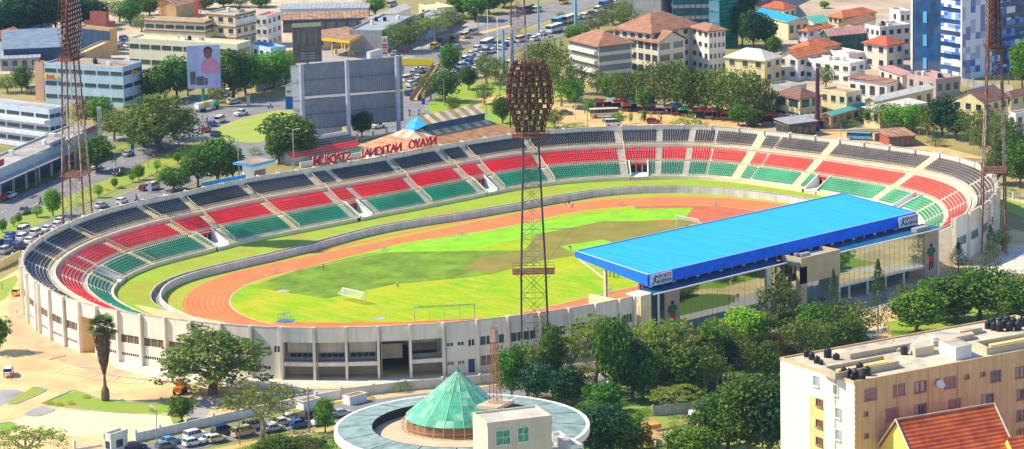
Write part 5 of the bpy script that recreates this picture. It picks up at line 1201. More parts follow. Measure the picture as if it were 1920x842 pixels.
s0 = Vector(ss.location); P0, P1 = G(560, 303, 3)-s0, G(693, 280, 3)-s0; dn = Vector(((P1-P0).y, -(P1-P0).x, 0)).normalized()
for j, (mm, nm) in enumerate(((SEATM['green'], 'green'), (SEATM['red'], 'red'), (SEATM['black'], 'black'))):
    for i in range(3):
        k = j*3+i; q = MB(); off = dn*-(k*1.0); z = 1.0+k*.45
        a, b_ = P0+off+(P1-P0)*.25*(1 if j == 0 else .04), P1+off; a.z = b_.z = z; w_ = dn*.8
        q.prism([tuple((a)[:2]), tuple(b_[:2]), tuple((b_-w_)[:2]), tuple((a-w_)[:2])], z-.25, z); q.build('seat_row', mm, ss); q = MB(); q.prism([tuple((a)[:2]), tuple(b_[:2]), tuple((b_-w_)[:2]), tuple((a-w_)[:2])], z-1.5-k*.4, z-.26); q.build('step', CONC, ss)
q = MB(); a, b_ = P0-dn*9.3, P1-dn*9.3; q.prism([a[:2], b_[:2], (b_-dn*.3)[:2], (a-dn*.3)[:2]], -1.5, 5.6); a2 = P0+dn*.3; b2_ = P1+dn*.3; q.prism([a2[:2], b2_[:2], (b2_+dn*.3)[:2], (a2+dn*.3)[:2]], -1.5, 1.4); q.build('wall', WHITE, ss)
bo = bld('control_booth', 'white control booth with blue flat roof behind the left part of the far stand', 'booth', 12.5, (454, 303), (474, 311), (499, 305), WHITE, mat('booth_roof', (.45, .38, .36)), 'slab', 0, base=False, par=.4)
r, Lv, Lu, H = bo; q = MB(); q.box((Lv/2, Lu/2, H+.1), (Lv+3.5, Lu+3.0, .5), mi=0); q.box((Lv/2, Lu/2, H+.62), (Lv+2.6, Lu+2.2, .06), mi=1); q.build('roof_slab', [METB, FLATB], r)
q = MB(); q.box((Lv/2, -.05, H-3.0), (Lv*.8, .15, 1.6)); q.build('window', mat('brown_window', (.20, .14, .13)), r); q = MB(); q.box((Lv/2, -.05, H-5.1), (Lv*.9, .2, .7)); q.build('red_band', REDP, r)
ab = MB(); 
for xx in range(0, 12): a = G(381+xx*7, 352-xx*1.3, 12.6)+Vector((.6, 1.6, 0)); b_ = G(381+(xx+1)*7, 352-(xx+1)*1.3, 12.6)+Vector((.6, 1.6, 0)); ab.quad(a, b_, b_+Vector((0, 0, .9)), a+Vector((0, 0, .9))); ab.quad(b_+Vector((.3, .4, 0)), a+Vector((.3, .4, 0)), a+Vector((.3, .4, .9)), b_+Vector((.3, .4, .9))); ab.quad(a+Vector((0, 0, .9)), b_+Vector((0, 0, .9)), b_+Vector((.3, .4, .9)), a+Vector((.3, .4, .9)))
tag(ab.build('banner', METB), 'narrow blue banner board behind the far wall left of the booth', 'banner')
# fuel station
fs = empty('fuel_station', tuple(G(650, 92)), 0, 'fuel station canopy with yellow edge and brown top behind the big hoardings', 'fuel station'); f0 = Vector(fs.location)
P = [G(602, 76, 6.4)-f0, G(655, 81.5, 6.4)-f0, G(692, 65, 6.4)-f0]; P.append(P[0]+P[2]-P[1]); q = MB(); q.prism([p[:2] for p in P], 5.0, 5.9, 0, 1); q.build('canopy', [SY, METBR], fs)
for a in (.2, .8):
    for c_ in (.25, .75): p = P[1]+(P[0]-P[1])*a+(P[2]-P[1])*c_; q = MB(); q.tube((p.x, p.y, 0), (p.x, p.y, 5), .2, 8); q.build('column', WHITE, fs); q = MB(); q.box((p.x+1.4, p.y, 0), (.8, .5, 1.6)); q.build('fuel_pump', SY, fs)
def pylon(name, label, px, py0, py1, wpx, m, rows_=()):
    b = G(px, py1); s = scale_at(b); h = z_at(b.x, b.y, py0)-G0; w_ = wpx/s
    ang = atan2((R2).y, (R2).x); t = empty(name, b, ang, label, 'sign'); q = MB(); q.box((0, 0, 0), (w_, .5, h)); q.build('sign_body', m, t)
    for (z0, z1, x0, x1, mm) in rows_: q = MB(); q.box(((x0+x1)/2*w_, -.3, z0*h), ((x1-x0)*w_, .12, (z1-z0)*h)); q.build('sign_panel', mm, t)
    return t, w_, h
t, w_, h = pylon('price_sign', 'white fuel price sign with yellow shell on top and red price rows', 722, 69, 106, 11, WHITE, [(.55, .63, -.4, .4, REDP), (.42, .5, -.4, .4, REDP), (.28, .36, -.4, .4, SY), (.14, .22, -.4, .4, REDP)])
q = MB(); q.tube((0, -.28, h*.83), (0, -.45, h*.83), w_*.36, 14); q.build('shell_emblem', SY, t); q = MB()
for k in range(5): a = pi/2+(k-2)*.38; q.bar((0, -.48, h*.76), (cos(a)*w_*.3, -.48, h*.76+sin(a)*w_*.42), .06)
q.build('shell_ribs', REDP, t)
t, w_, h = pylon('pylon_sign', 'tall white pylon sign with a red emblem beside the showroom', 188, 201, 255, 8, WHITE)
q = MB(); 
for k in range(14): a, b_ = 2*pi*k/14, 2*pi*(k+1)/14; q.bar((cos(a)*w_*.3, -.3, h*.83+sin(a)*.5), (cos(b_)*w_*.3, -.3, h*.83+sin(b_)*.5), .07)
q.bar((-w_*.25, -.3, h*.75), (w_*.25, -.3, h*.75), .08); q.build('emblem', REDP, t)
pylon('flag_sign', 'red feather flag beside the fuel price sign', 758, 85, 104, 3, REDP)
pylon('sign_board', 'white and blue sign standing left of the big hoardings', 543, 160, 205, 14, SB, [(.55, .98, -.45, .45, WHITE), (.7, .8, -.3, .3, SB)])
pylon('sign_board', 'yellow and blue sign on the park corner', 794, 172, 196, 6, SB, [(.5, .95, -.5, .5, SY)])
pylon('sign_board', 'small red and white sign below the street trees', 466, 172, 198, 6, CREAMW, [(.6, .95, -.45, .45, WHITE), (.66, .88, -.3, .3, REDP)])
pylon('sign_board', 'small blue sign on the highway verge beside the showroom', 249, 270, 291, 6, SB, [(.3, .5, -.4, .4, WHITE)])
pylon('sign_board', 'tall white sign on the near lane of the highway', 281, 341, 362, 7, WLIL)
pylon('shop_board', 'green shop board with white lettering beside the teal roof', 1547, 221, 237, 20, mat('sign_green', (.01, .42, .12)))
t = [o for o in bpy.data.objects if o.name.startswith('shop_board')][0]; text_part('lettering', 'Safaricom', .75, WHITE, t, (0, -.35, 1.4), -pi/2, .02)
# billboards
def board(name, label, cat, px0, px1, ytl, ytr, ybl, ybr, dist_py, m, thick=.4, posts=(), postm=STEEL, face_yaw=None):
    """upright board; its foot stands at ground row dist_py under its centre"""
    c = G((px0+px1)/2, dist_py)
    a, b_ = G(px0, dist_py+(ytl-ytr)/2), G(px1, dist_py-(ytl-ytr)/2); 
    z0 = z_at(a.x, a.y, ybl)-G0; z1 = z_at(a.x, a.y, ytl)-G0; w_ = (b_-a).length; ang = atan2((b_-a).y, (b_-a).x)
    t = empty(name, (a.x, a.y, G0), ang, label, cat); q = MB(); q.box((w_/2, 0, z0), (w_, thick, z1-z0)); q.build('panel', m, t)
    return t, w_, z0, z1
SKYB = mat('poster_lilac', (.46, .48, .74), var=.15, scale=.15)
t, w_, z0, z1 = board('billboard', 'billboard with a portrait of a smiling person in pink on a green pole', 'billboard', 354, 416, 86, 83, 167, 164, 200, SKYB)
q = MB(); q.tube((w_*.45, .4, 0), (w_*.45, .4, z0+1), .5, 10); q.build('pole', mat('green_pole', (.02, .3, .22)), t)
def pp(x, z): return (w_*x, -.24, z0+(z1-z0)*z)
q = MB(); c = pp(.64, .80); q.poly([(c[0]+1.15*cos(a*pi/8), -.24, c[2]+1.5*sin(a*pi/8)) for a in range(16)]); q.build('portrait_face', mat('print_brown', (.25, .11, .06)), t)
q = MB(); c = pp(.64, .86); q.poly([(c[0]+1.3*cos(a*pi/8), -.225, c[2]+1.3*sin(a*pi/8)) for a in range(16)]); q.build('portrait_hair', HAIR, t)
q = MB(); q.poly([(pp(.42, .35)[0], -.23, pp(0, .35)[2]), (pp(.97, .35)[0], -.23, pp(0, .35)[2]), (pp(.95, .58)[0], -.23, pp(0, .58)[2]), (pp(.78, .70)[0], -.23, pp(0, .70)[2]), (pp(.55, .70)[0], -.23, pp(0, .70)[2]), (pp(.42, .55)[0], -.23, pp(0, .55)[2])]); q.build('portrait_shirt', mat('print_pink', (.72, .28, .42)), t)
q = MB(); 
for (x0, x1, za, zb) in ((.08, .24, .1, .4), (.26, .5, .08, .28), (.52, .6, .08, .24)): q.quad((w_*x0, -.25, z0+(z1-z0)*za), (w_*x1, -.25, z0+(z1-z0)*za), (w_*x1, -.25, z0+(z1-z0)*zb), (w_*x0, -.25, z0+(z1-z0)*zb))
q.build('poster_products', mat('print_olive', (.10, .12, .12)), t)
t, w_, z0, z1 = board('billboard', 'dark faded advertising billboard beside the fuel station', 'billboard', 551, 605, 48, 45, 118, 114, 150, mat('faded_poster', (.20, .15, .14), var=.3, scale=.4))
q = MB(); q.box((w_/2, -.3, z1-.6), (w_, .1, 1.2)); q.build('header_strip', WYEL, t); 
for k in range(3): q = MB(); q.box((w_*.5, -.3, z0+1.0+k*.8), (w_*.5, .08, .35)); q.build('text_strip', WGR, t)
for k in range(4): q = MB(); q.box((w_*(.2+.2*k), -.26, z0+(z1-z0)*.5), (w_*.08, .06, (z1-z0)*.36)); q.build('poster_column', mat('poster_brown', (.30, .20, .17)), t)
q = MB(); q.tube((w_*.5, .4, 0), (w_*.5, .4, z0+1), .5, 10); q.build('pole', STEEL, t)
t, w_, z0, z1 = board('billboard', 'small white rooftop billboard on the cream office', 'billboard', 397, 417, 46, 45, 63, 62, 80, WLIL); q = MB(); q.tube((w_*.5, .4, 0), (w_*.5, .4, z0+1), .3, 8); q.build('pole', STEEL, t)
HB = wave_mat('grey_hoarding_back', (.25, .29, .35), (.19, .23, .29), .55, 'X', noisy=.1, rough=.6); TR_ = mat('hoarding_truss', (.34, .37, .44)); TRD = mat('dark_truss', (.10, .12, .15))
hd = empty('hoarding', tuple(G(655, 266)), 0, 'huge double hoarding seen from behind with grey steel back and three posts', 'billboard'); ho = Vector(hd.location)
pA, pB, pC = G(551, 250), G(567, 262), G(757, 247)
pB = G(572, 268); pC = G(757, 246)
def hpan(a, b, ya_t, yb_t, ya_b, yb_b, nm):
    za, zb, zc, ze = z_at(a.x, a.y, ya_t), z_at(b.x, b.y, yb_t), z_at(b.x, b.y, yb_b), z_at(a.x, a.y, ya_b)
    a, b = a-ho, b-ho; zz = ho.z; d_ = (b-a); d_.z = 0; n_ = Vector((d_.y, -d_.x, 0)).normalized()*.25
    q = MB(); v = [(a.x, a.y, ze-zz), (b.x, b.y, zc-zz), (b.x, b.y, zb-zz), (a.x, a.y, za-zz)]; v2 = [(x-n_.x*3, y-n_.y*3, z) for x, y, z in v]
    q.add(v+v2, [(0, 1, 2, 3), (7, 6, 5, 4), (0, 4, 5, 1), (1, 5, 6, 2), (2, 6, 7, 3), (3, 7, 4, 0)]); q.build('panel', HB, hd)
    q = MB(); A = [Vector(x)+n_ for x in v]; N_ = max(2, int((b-a).length/2.4))
    for i in range(N_+1):
        f = i/N_; q.bar(A[0].lerp(A[1], f), A[3].lerp(A[2], f), .06)
        if i < N_: q.bar(A[0].lerp(A[1], f), A[3].lerp(A[2], (i+1)/N_), .035); q.bar(A[3].lerp(A[2], f), A[0].lerp(A[1], (i+1)/N_), .035)
    q.build('back_truss', TR_, hd)
    q = MB(); q.bar(A[0].lerp(A[3], .5)+n_, A[1].lerp(A[2], .5)+n_, .13); q.bar(A[0], A[1], .12); q.bar(A[3], A[2], .12); q.build('cross_beam', TRD, hd)
hpan(pB, pC, 121, 106, 180, 167, 'upper'); hpan(pB, pC, 187, 171, 243, 226, 'lower')
hpan(G(550, 256), pB, 123, 121, 182, 180, 'upper'); hpan(G(553, 258), pB, 188, 187, 219, 222, 'lower')
for (x, yb, yt) in ((570, 268, 120), (655, 264, 111), (748, 248, 104)):
    p = G(x, yb+3); h = z_at(p.x, p.y, yt)-ho.z; p = p-ho; q = MB(); q.tube((p.x, p.y, 0), (p.x, p.y, h), .62, 12); q.build('post', mat('lilac_grey_post', (.42, .42, .55)), hd)
# open steel billboard frame with pale glass behind the avenue
of = empty('billboard', tuple(G(975, 150)), 0, 'empty white steel billboard frame on blue posts above the avenue', 'billboard'); o0 = Vector(of.location)
def fr_(pts, foot, m, r_=.18):
    q = MB(); V = []
    for (x, y) in pts: b_ = G(x, foot); V.append(Vector((b_.x, b_.y, z_at(b_.x, b_.y, y)))-o0)
    for a, b_ in zip(V, V[1:]+V[:1]): q.bar(a, b_, r_)
    q.build('steel_section', m, of)
fr_([(935, 32), (1020, 43), (1020, 98), (935, 112)], 160, WHITE); fr_([(916, 19), (968, 20), (968, 60), (916, 66)], 120, WLIL, .14)
for x in (945, 962, 1001): b_ = G(x, 160)-o0; q = MB(); q.tube((b_.x, b_.y, 0), (b_.x, b_.y, 17 if x < 990 else 9), .45, 8); q.build('post', mat('blue_post', (.25, .45, .62)), of)
# yellow footbridge / parapet
q = MB(); P = [G(757, 120, 7), G(812, 124, 7)]; d_ = (P[1]-P[0]).normalized(); n_ = Vector((-d_.y, d_.x, 0)); 
fb = empty('footbridge', tuple(G(800, 150)), 0, 'footbridge with bright yellow side boards and a ramp beside the crowded road', 'footbridge'); f0 = Vector(fb.location)
q = MB(); a, b_ = G(740, 112, 7.2)-f0, G(812, 113, 7.2)-f0; q.prism([a[:2], b_[:2], (b_+n_*.25)[:2], (a+n_*.25)[:2]], 4.2, 6.2); q.build('side_board', mat('bright_yellow_board', (.90, .66, .01), var=.04), fb)
q = MB(); q.prism([a[:2], b_[:2], (b_+n_*3)[:2], (a+n_*3)[:2]], 3.9, 4.15); q.build('deck', CONC, fb)
e = G(768, 188, G0+.3)-f0; q = MB()
for k in range(10):
    u0, u1 = b_.lerp(e, k/10), b_.lerp(e, (k+1)/10); u0.z, u1.z = 4.2-3.9*k/10, 4.2-3.9*(k+1)/10; sd_ = Vector((1.6, -1.6, 0))
    q.quad(u0, u1, u1+sd_, u0+sd_)
    q.quad(u0+sd_, u1+sd_, u1+sd_+Vector((0, 0, 1.1)), u0+sd_+Vector((0, 0, 1.1))); q.quad(u1, u0, u0+Vector((0, 0, 1.1)), u1+Vector((0, 0, 1.1)))
q.build('ramp', WTAN, fb)
for k in (.2, .6): p = a.lerp(b_, k); q = MB(); q.tube((p.x+1, p.y+1, 0), (p.x+1, p.y+1, 4), .35, 8); q.build('pier', CONC, fb)
# ================================================================ FOREGROUND BUILDINGS
zr = 25.0; c0 = G(866, 797, zr); RO = 480/2/scale_at(c0)-.6
rb = empty('round_building', (c0.x, c0.y, G0), 0, 'round building with green ring roof and glass cone in the foreground', 'round building')
GRR = wave_mat('green_ring_roof_sheet', (.27, .37, .34), (.22, .31, .29), 3, 'X', rough=.45, noisy=.25)
Z = zr-G0; NS = 48
def ringq(r0, r1, z0, z1, a0=0, a1=2*pi, n=NS):
    q = MB()
    for i in range(n):
        a, b_ = a0+(a1-a0)*i/n, a0+(a1-a0)*(i+1)/n
        q.quad((r0*cos(a), r0*sin(a), z0), (r1*cos(a), r1*sin(a), z1), (r1*cos(b_), r1*sin(b_), z1), (r0*cos(b_), r0*sin(b_), z0))
    return q
for k in range(16):                            # ring roof in sheets
    ringq(RO-5.6, RO, Z+.25, Z-.15, 2*pi*k/16+.006, 2*pi*(k+1)/16-.006, 4).build('roof_sheet', GRR, rb)
q = ringq(RO, RO+.6, Z-.1, Z-.1); q2 = ringq(RO+.6, RO+.6, Z-.1, Z-1.3); q.v += []; 
m_ = MB(); m_.add(q.v, q.f); m_.add(q2.v, q2.f); q3 = ringq(RO, RO, Z-.9, Z-.1); m_.add(q3.v, q3.f); q3 = ringq(RO+.6, RO-1, Z-1.3, Z-1.3); m_.add(q3.v, q3.f); m_.build('gutter', WHITE, rb)
ringq(RO-1.6, RO-1.6, 0, Z-1.2).build('glazed_wall', mat('green_glazing', (.03, .22, .15), rough=.15, spec=.8), rb)
m_ = MB()
for i in range(48): a = 2*pi*i/48; m_.box(((RO-1.5)*cos(a), (RO-1.5)*sin(a), 0), (.3, .5, Z-1.2), a)
m_.build('wall_pillars', WHITE, rb)
ringq(RO-5.6, RO-5.6, Z-1.6, Z+.3).build('inner_upstand', DARK, rb)
q = MB(); q.poly([((RO-5.5)*cos(2*pi*i/48), (RO-5.5)*sin(2*pi*i/48), Z-1.2) for i in range(48)]); q.build('flat_roof', mat('tan_flat_roof', (.56, .46, .32), var=.12, scale=.3), rb)
cc = G(857, 799, zr-1.2)-Vector((c0.x, c0.y, G0)); ap = 862
CRad = 8.6; NF = 16; hb = Z-1.2+1.9; ht = z_at(c0.x+cc.x+.4, c0.y+cc.y, 694)-G0
CG = [mat('cone_glass_green', (.09, .44, .26), rough=.2, spec=.8, var=.25, scale=.5), mat('cone_glass_light', (.22, .56, .34), rough=.2, spec=.8, var=.2, scale=.6)]
apx = Vector((cc.x+.4, cc.y-.1, ht))
for i in range(NF):
    a, b_ = 2*pi*(i+.5)/NF, 2*pi*(i+1.5)/NF; pa, pb = Vector((cc.x+CRad*cos(a), cc.y+CRad*sin(a), hb)), Vector((cc.x+CRad*cos(b_), cc.y+CRad*sin(b_), hb))
    q = MB(); 
    for j in range(8):
        f0_, f1_ = j/8, (j+1)/8
        for hf in (0, 1):
            l0, l1 = pa.lerp(pb, hf/2), pa.lerp(pb, (hf+1)/2)
            q.mi = random.choice((0, 0, 1)); v = [l0.lerp(apx, f0_), l1.lerp(apx, f0_), l1.lerp(apx, f1_), l0.lerp(apx, f1_)]
            q.quad(*v)
    q.build('cone_panel', CG, rb); q = MB(); q.bar(pa, apx, .10)
    for j in range(1, 8): f = j/8; q.bar(pa.lerp(apx, f), pb.lerp(apx, f), .045)
    q.bar((pa+pb)/2, apx, .04); q.build('cone_rib', mat('pale_green_metal', (.30, .48, .40)), rb)
q = MB(); q.tube(apx-Vector((0, 0, .3)), apx+Vector((0, 0, .7)), .35, 8, r2=.05); q.build('finial', mat('green_cap', (.03, .25, .15)), rb)
q = MB()
for i in range(32): a, b_ = 2*pi*i/32, 2*pi*(i+1)/32; q.quad((cc.x+8.3*cos(a), cc.y+8.3*sin(a), Z-1.2), (cc.x+8.3*cos(b_), cc.y+8.3*sin(b_), Z-1.2), (cc.x+8.3*cos(b_), cc.y+8.3*sin(b_), hb), (cc.x+8.3*cos(a), cc.y+8.3*sin(a), hb))
q.build('cone_base', WBRN, rb); q = MB()
for i in range(32):
    a, b_ = 2*pi*i/32, 2*pi*(i+1)/32
    for zz in (.4, 1.0): q.bar((cc.x+9.3*cos(a), cc.y+9.3*sin(a), Z-1.2+zz), (cc.x+9.3*cos(b_), cc.y+9.3*sin(b_), Z-1.2+zz), .06)
    q.bar((cc.x+9.3*cos(a), cc.y+9.3*sin(a), Z-1.2), (cc.x+8.5*cos(a), cc.y+8.5*sin(a), hb), .06)
q.build('cone_railing', mat('tan_rail', (.50, .36, .20)), rb)
bk, Lv, Lu, H = bld('lift_block', 'beige block with two green windows on the round building roof', 'building', 30, (886, 768), (914, 797), (1034, 783), mat('block_beige', (.66, .58, .46), var=.05, dirt=.1), mat('block_roof_sheet', (.50, .48, .42), var=.15), 'flat', 0, par=.5)
FP = 'beige block with two green windows on the round building roof'
GW_ = mat('green_window_glass', (.02, .34, .20), rough=.12, spec=.9, var=.5, scale=1.5)
GB = mat('grey_blue_glass', (.10, .12, .16), rough=.15, spec=.8, rnd=.4, var=.5, scale=.9)
def win_px(label, x0, y0, x1, y1, face, m, fm=WHITE, bars=(1, 1), nm='window'):
    o = facade_sign(label, x0, y0, x1, y1, face, .06, fm); o.name = 'window_frame'
    me = o.data; xs = [v.co.x for v in me.vertices]; ys = [v.co.y for v in me.vertices]; zs = [v.co.z for v in me.vertices]
    Z0, Z1 = min(zs), max(zs); A0, A1 = (min(xs), max(xs)) if face == 0 else (min(ys), max(ys)); nx, nz = bars
    def bx(q, a, b_, za, zb, d0, d1):
        if face == 0: q.box(((a+b_)/2, -(d0+d1)/2, za), (b_-a, d1-d0, zb-za))
        else: q.box((-(d0+d1)/2, (a+b_)/2, za), (d1-d0, b_-a, zb-za))
    q = MB(); w_ = .11; dd = .16
    bx(q, A0, A0+w_, Z0, Z1, -.02, dd); bx(q, A1-w_, A1, Z0, Z1, -.02, dd); bx(q, A0+w_, A1-w_, Z1-w_, Z1, -.02, dd); bx(q, A0-.08, A1+.08, Z0-.12, Z0, -.02, dd+.12); bx(q, A0+w_, A1-w_, Z0, Z0+w_*.6, -.02, dd)
    for i in range(1, nx+1): c = A0+(A1-A0)*i/(nx+1); bx(q, c-.035, c+.035, Z0+w_*.6, Z1-w_, -.02, dd*.6)
    for i in range(1, nz+1): c = Z0+(Z1-Z0)*i/(nz+1); bx(q, A0+w_, A1-w_, c-.035, c+.035, -.02, dd*.5)
    t_ = q.build('tmp', fm); o.data = t_.data; bpy.data.objects.remove(t_)
    rr_ = random.Random(int(x0*7+y0))
    for i in range(nx+1):
        q = MB(); a, b_ = A0+w_+(A1-A0-2*w_)*i/(nx+1), A0+w_+(A1-A0-2*w_)*(i+1)/(nx+1); bx(q, a, b_, Z0, Z1, .004, .02); q.build('pane', m, o)
        if m is GB and rr_.random() < .6: q = MB(); bx(q, a, a+(b_-a)*rr_.uniform(.3, .8), Z0+.15, Z1-.1, .021, .03); q.build('curtain', mat('curtain_cloth', (.45, .38, .34)), o)
    return o
win_px(FP, 929, 806, 957, 834, 0, GW_); win_px(FP, 970, 800, 992, 828, 0, GW_)
bld('annex', 'small white-framed annex with green glass right of the beige block', 'building', 24.5, (1030, 818), (1072, 842), (1092, 836), WHITE, mat('annex_roof', (.5, .46, .38)), 'flat', 6, 0, 4, 'glass', win=GW_)
# lattice mast on the block roof
mt = empty('radio_mast', tuple(Vector(G(929, 757, G0+H+.3))), .3, 'slim rust-orange lattice mast standing on the beige block', 'mast')
q = MB(); hm_ = 12.5; lattice(q, 0, hm_, 1.5, .7, 13, .06, .035, 0, 0); q.build('mast', mat('rust_orange_steel', (.38, .14, .05), var=.3), mt)
q = MB(); q.box((0, 0, hm_-2.3), (1.0, 1.0, 1.9)); q.build('antenna_box', mat('mast_antenna', (.32, .24, .20)), mt); q = MB(); q.tube((0, 0, hm_), (0, 0, hm_+1.6), .06, 6); q.build('spike', STEEL, mt)
q = MB(); q.box((0, 0, -.3), (5.6, 3.8, .5)); q.build('plinth', CONCR, mt)
# big apartment building at lower right
AL = 'large peach and cream apartment building with black roof tanks at lower right'
WPEA = mat('peach_render', (.76, .50, .26), var=.05, dirt=.16); WCB = mat('cream_bright_render', (.84, .79, .70), var=.04, dirt=.1); RCON = mat('cracked_roof_concrete', (.52, .45, .33), var=.25, scale=.3, stain=(.26, .27, .26), bump=.2)
ar, Lv, Lu, H = bld('apartment_building', AL, 'apartment building', 36, (1463, 657), (1602, 719), (2050, 635), WPEA, RCON, 'flat', 0, wall2=WCB, par=.45)
PK = mat('pink_window_frame', (.50, .22, .16)); GB = mat('grey_blue_glass', (.10, .12, .16), rough=.15, spec=.8, rnd=.4, var=.5, scale=.9); GP = mat('curtained_glass', (.34, .20, .20), rough=.3, var=.3)
for (x, y, w_, hh, m) in ((1633, 739, 23, 23, GP), (1686, 731, 22, 23, GP), (1726, 725, 22, 22, GB), (1781.5, 717, 21, 22, GP), (1867, 705, 19, 22, GB), (1913, 698, 17, 22, GB), (1673, 776, 23, 24, GP), (1726, 768, 22, 23, GB), (1790, 759, 22, 23, GP), (1852, 749, 22, 22, GB), (1916, 739, 17, 21, GB), (1915, 778, 16, 21, GB), (1915, 813, 16, 20, GB), (1624, 776, 8, 9, GB), (1625, 817, 8, 9, GB), (1758, 714, 8, 9, GB), (1813, 706, 8, 9, GB), (1843, 701, 8, 9, GB), (1868, 790, 20, 22, GB)):
    win_px(AL, x-w_/2, y-hh/2+.5, x+w_/2, y+hh/2-.5, 0, m, PK, (1 if w_ > 10 else 0, 0))
for (x, y) in ((1530, 714), (1567, 731), (1571.5, 774), (1571.5, 815)): win_px(AL, x-5, y-10, x+5, y+10, 1, mat('pale_window', (.28, .38, .42), rough=.2), WHITE, (0, 0))
o = facade_sign(AL, 1519, 745, 1546, 900, 1, -.073, YELC); o.name = 'balcony_recess'
for y in (754, 793, 826): win_px(AL, 1530, y-6, 1542, y+8, 1, mat('dim_window', (.16, .08, .05)), WBRN, (0, 0))
q = MB()
for x_ in (0.09*Lv, .17*Lv, .3*Lv, .42*Lv): q.tube((x_, -.12, 0), (x_, -.12, H), .07, 6)
q.tube((-.12, Lu*.25, 0), (-.12, Lu*.25, H), .07, 6); q.build('drain_pipes', WPEA, ar)
q = MB(); 
for k in range(40): q.box((.2, -.05, H-.9*k-.9), (.35, .2, .45))
q.build('corner_quoins', WPEA, ar)
def on_roof(x, y, z): p = G(x, y, G0+H+z); return p
# light wells, stair heads, tanks on the roof
def rbox(name, pxs, h, m, parent=None, top=None, z=.08, hollow=False, thick=.45):
    P = [on_roof(x, y, z+h) for x, y in pxs]; q = MB(); Mi_ = (Matrix.Translation(ar.location) @ Matrix.Rotation(ar.rotation_euler.z, 4, 'Z')).inverted(); L = [Mi_ @ p for p in P]
    if hollow:
        n = len(L); c = sum(L, Vector())/n
        for i in range(n):
            a, b_ = L[i], L[(i+1) % n]; ai, bi = a+(c-a).normalized()*thick*1.4, b_+(c-b_).normalized()*thick*1.4
            q.prism([a[:2], b_[:2], bi[:2], ai[:2]], H+z, H+z+h)
    else: q.prism([l[:2] for l in L], H+z, H+z+h, 0, 1 if top else 0)
    return q.build(name, [m, top] if top else m, ar)
def quad_px(x0, y0, x1, y1, depth):            # parallelogram: near edge from (x0,y0) to (x1,y1) and depth px to the back-left
    return [(x0, y0), (x1, y1), (x1-depth, y1-depth*.45), (x0-depth, y0-depth*.45)]
rbox('light_well_wall', quad_px(1566, 700, 1686, 677, 26), 1.1, CONCR, hollow=True)
rbox('light_well_lining', [(1572, 695), (1678, 676), (1665, 669), (1560, 690)], .5, YELC)
rbox('light_well_wall', quad_px(1850, 653, 1990, 628, 26), 1.1, CONCR, hollow=True); rbox('light_well_lining', [(1858, 648), (1985, 625), (1972, 618), (1845, 640)], .5, YELC)
rbox('stair_head', [(1792, 652), (1822, 645), (1790, 632), (1760, 639)], 2.1, WHITE, top=RCON); rbox('roof_upstand', [(1594, 664), (1708, 643), (1700, 639), (1586, 660)], .9, CONCR)
rbox('roof_upstand', [(1750, 640), (1827, 626), (1822, 621), (1745, 634)], .9, CONCR); rbox('stair_head', [(1716, 654), (1752, 647), (1742, 640), (1706, 646)], 1.4, CONCR, top=RCON)
rbox('roof_upstand', [(1800, 622), (1842, 614), (1838, 610), (1797, 617)], .9, CONCR)
rub = MB(); Mi_ = (Matrix.Translation(ar.location) @ Matrix.Rotation(ar.rotation_euler.z, 4, 'Z')).inverted()
for i in range(90):
    p = Mi_ @ on_roof(1680+random.gauss(0, 12), 655+random.gauss(0, 3), 0); rub.box((p.x, p.y, H+.08+random.uniform(0, .3)), (random.uniform(.2, .6), random.uniform(.2, .5), random.uniform(.1, .35)), random.uniform(0, 3))
rub.build('rubble', PALEC, ar)['kind'] = 'stuff'
sdm = MB(); p = Mi_ @ G(1746, 711, G0+H-2.2); sdm.tube((p.x, -.6, H-2.6), (p.x, -.75, H-2.5), .75, 16); sdm.build('satellite_dish', WHITE, ar)
ti = 0
for (x, y, r_, h_) in ((1582, 700, .55, 1.3), (1592, 705, .6, 1.5), (1604, 708, .65, 1.6), (1612, 694, .7, 1.5), (1617, 711, .6, 1.2), (1626, 702, .65, 1.6), (1598, 711, .45, 1.1), (1552, 668, .75, 1.7), (1568, 672, .65, 1.1), (1522, 672, .6, 1.3), (1532, 679, .6, 1.3), (1513, 667, .6, 1.3), (1540, 682, .4, .9),
                       (1853, 614, .7, 1.6), (1864, 617, .7, 1.6), (1874, 619, .7, 1.7), (1884, 613, .7, 1.7), (1893, 618, .7, 1.7), (1900, 610, .7, 1.7), (1909, 617, .7, 1.7), (1889, 606, .7, 1.6), (1915, 609, .7, 1.7), (1877, 607, .7, 1.6), (1862, 607, .6, 1.4)):
    r_ *= .85; h_ *= .88; p = on_roof(x, y+2, .08); ti += 1
    g = 'near corner' if ti <= 7 else ('middle of the left side' if ti <= 9 else ('left edge' if ti <= 13 else 'far right cluster')); n_ = ti if ti <= 7 else (ti-7 if ti <= 9 else (ti-9 if ti <= 13 else ti-13))
    tank(p, r_, h_, 'black tank on the peach building, %s of those at the %s' % (ORD[n_-1], g), 'black tanks on the apartment roof')
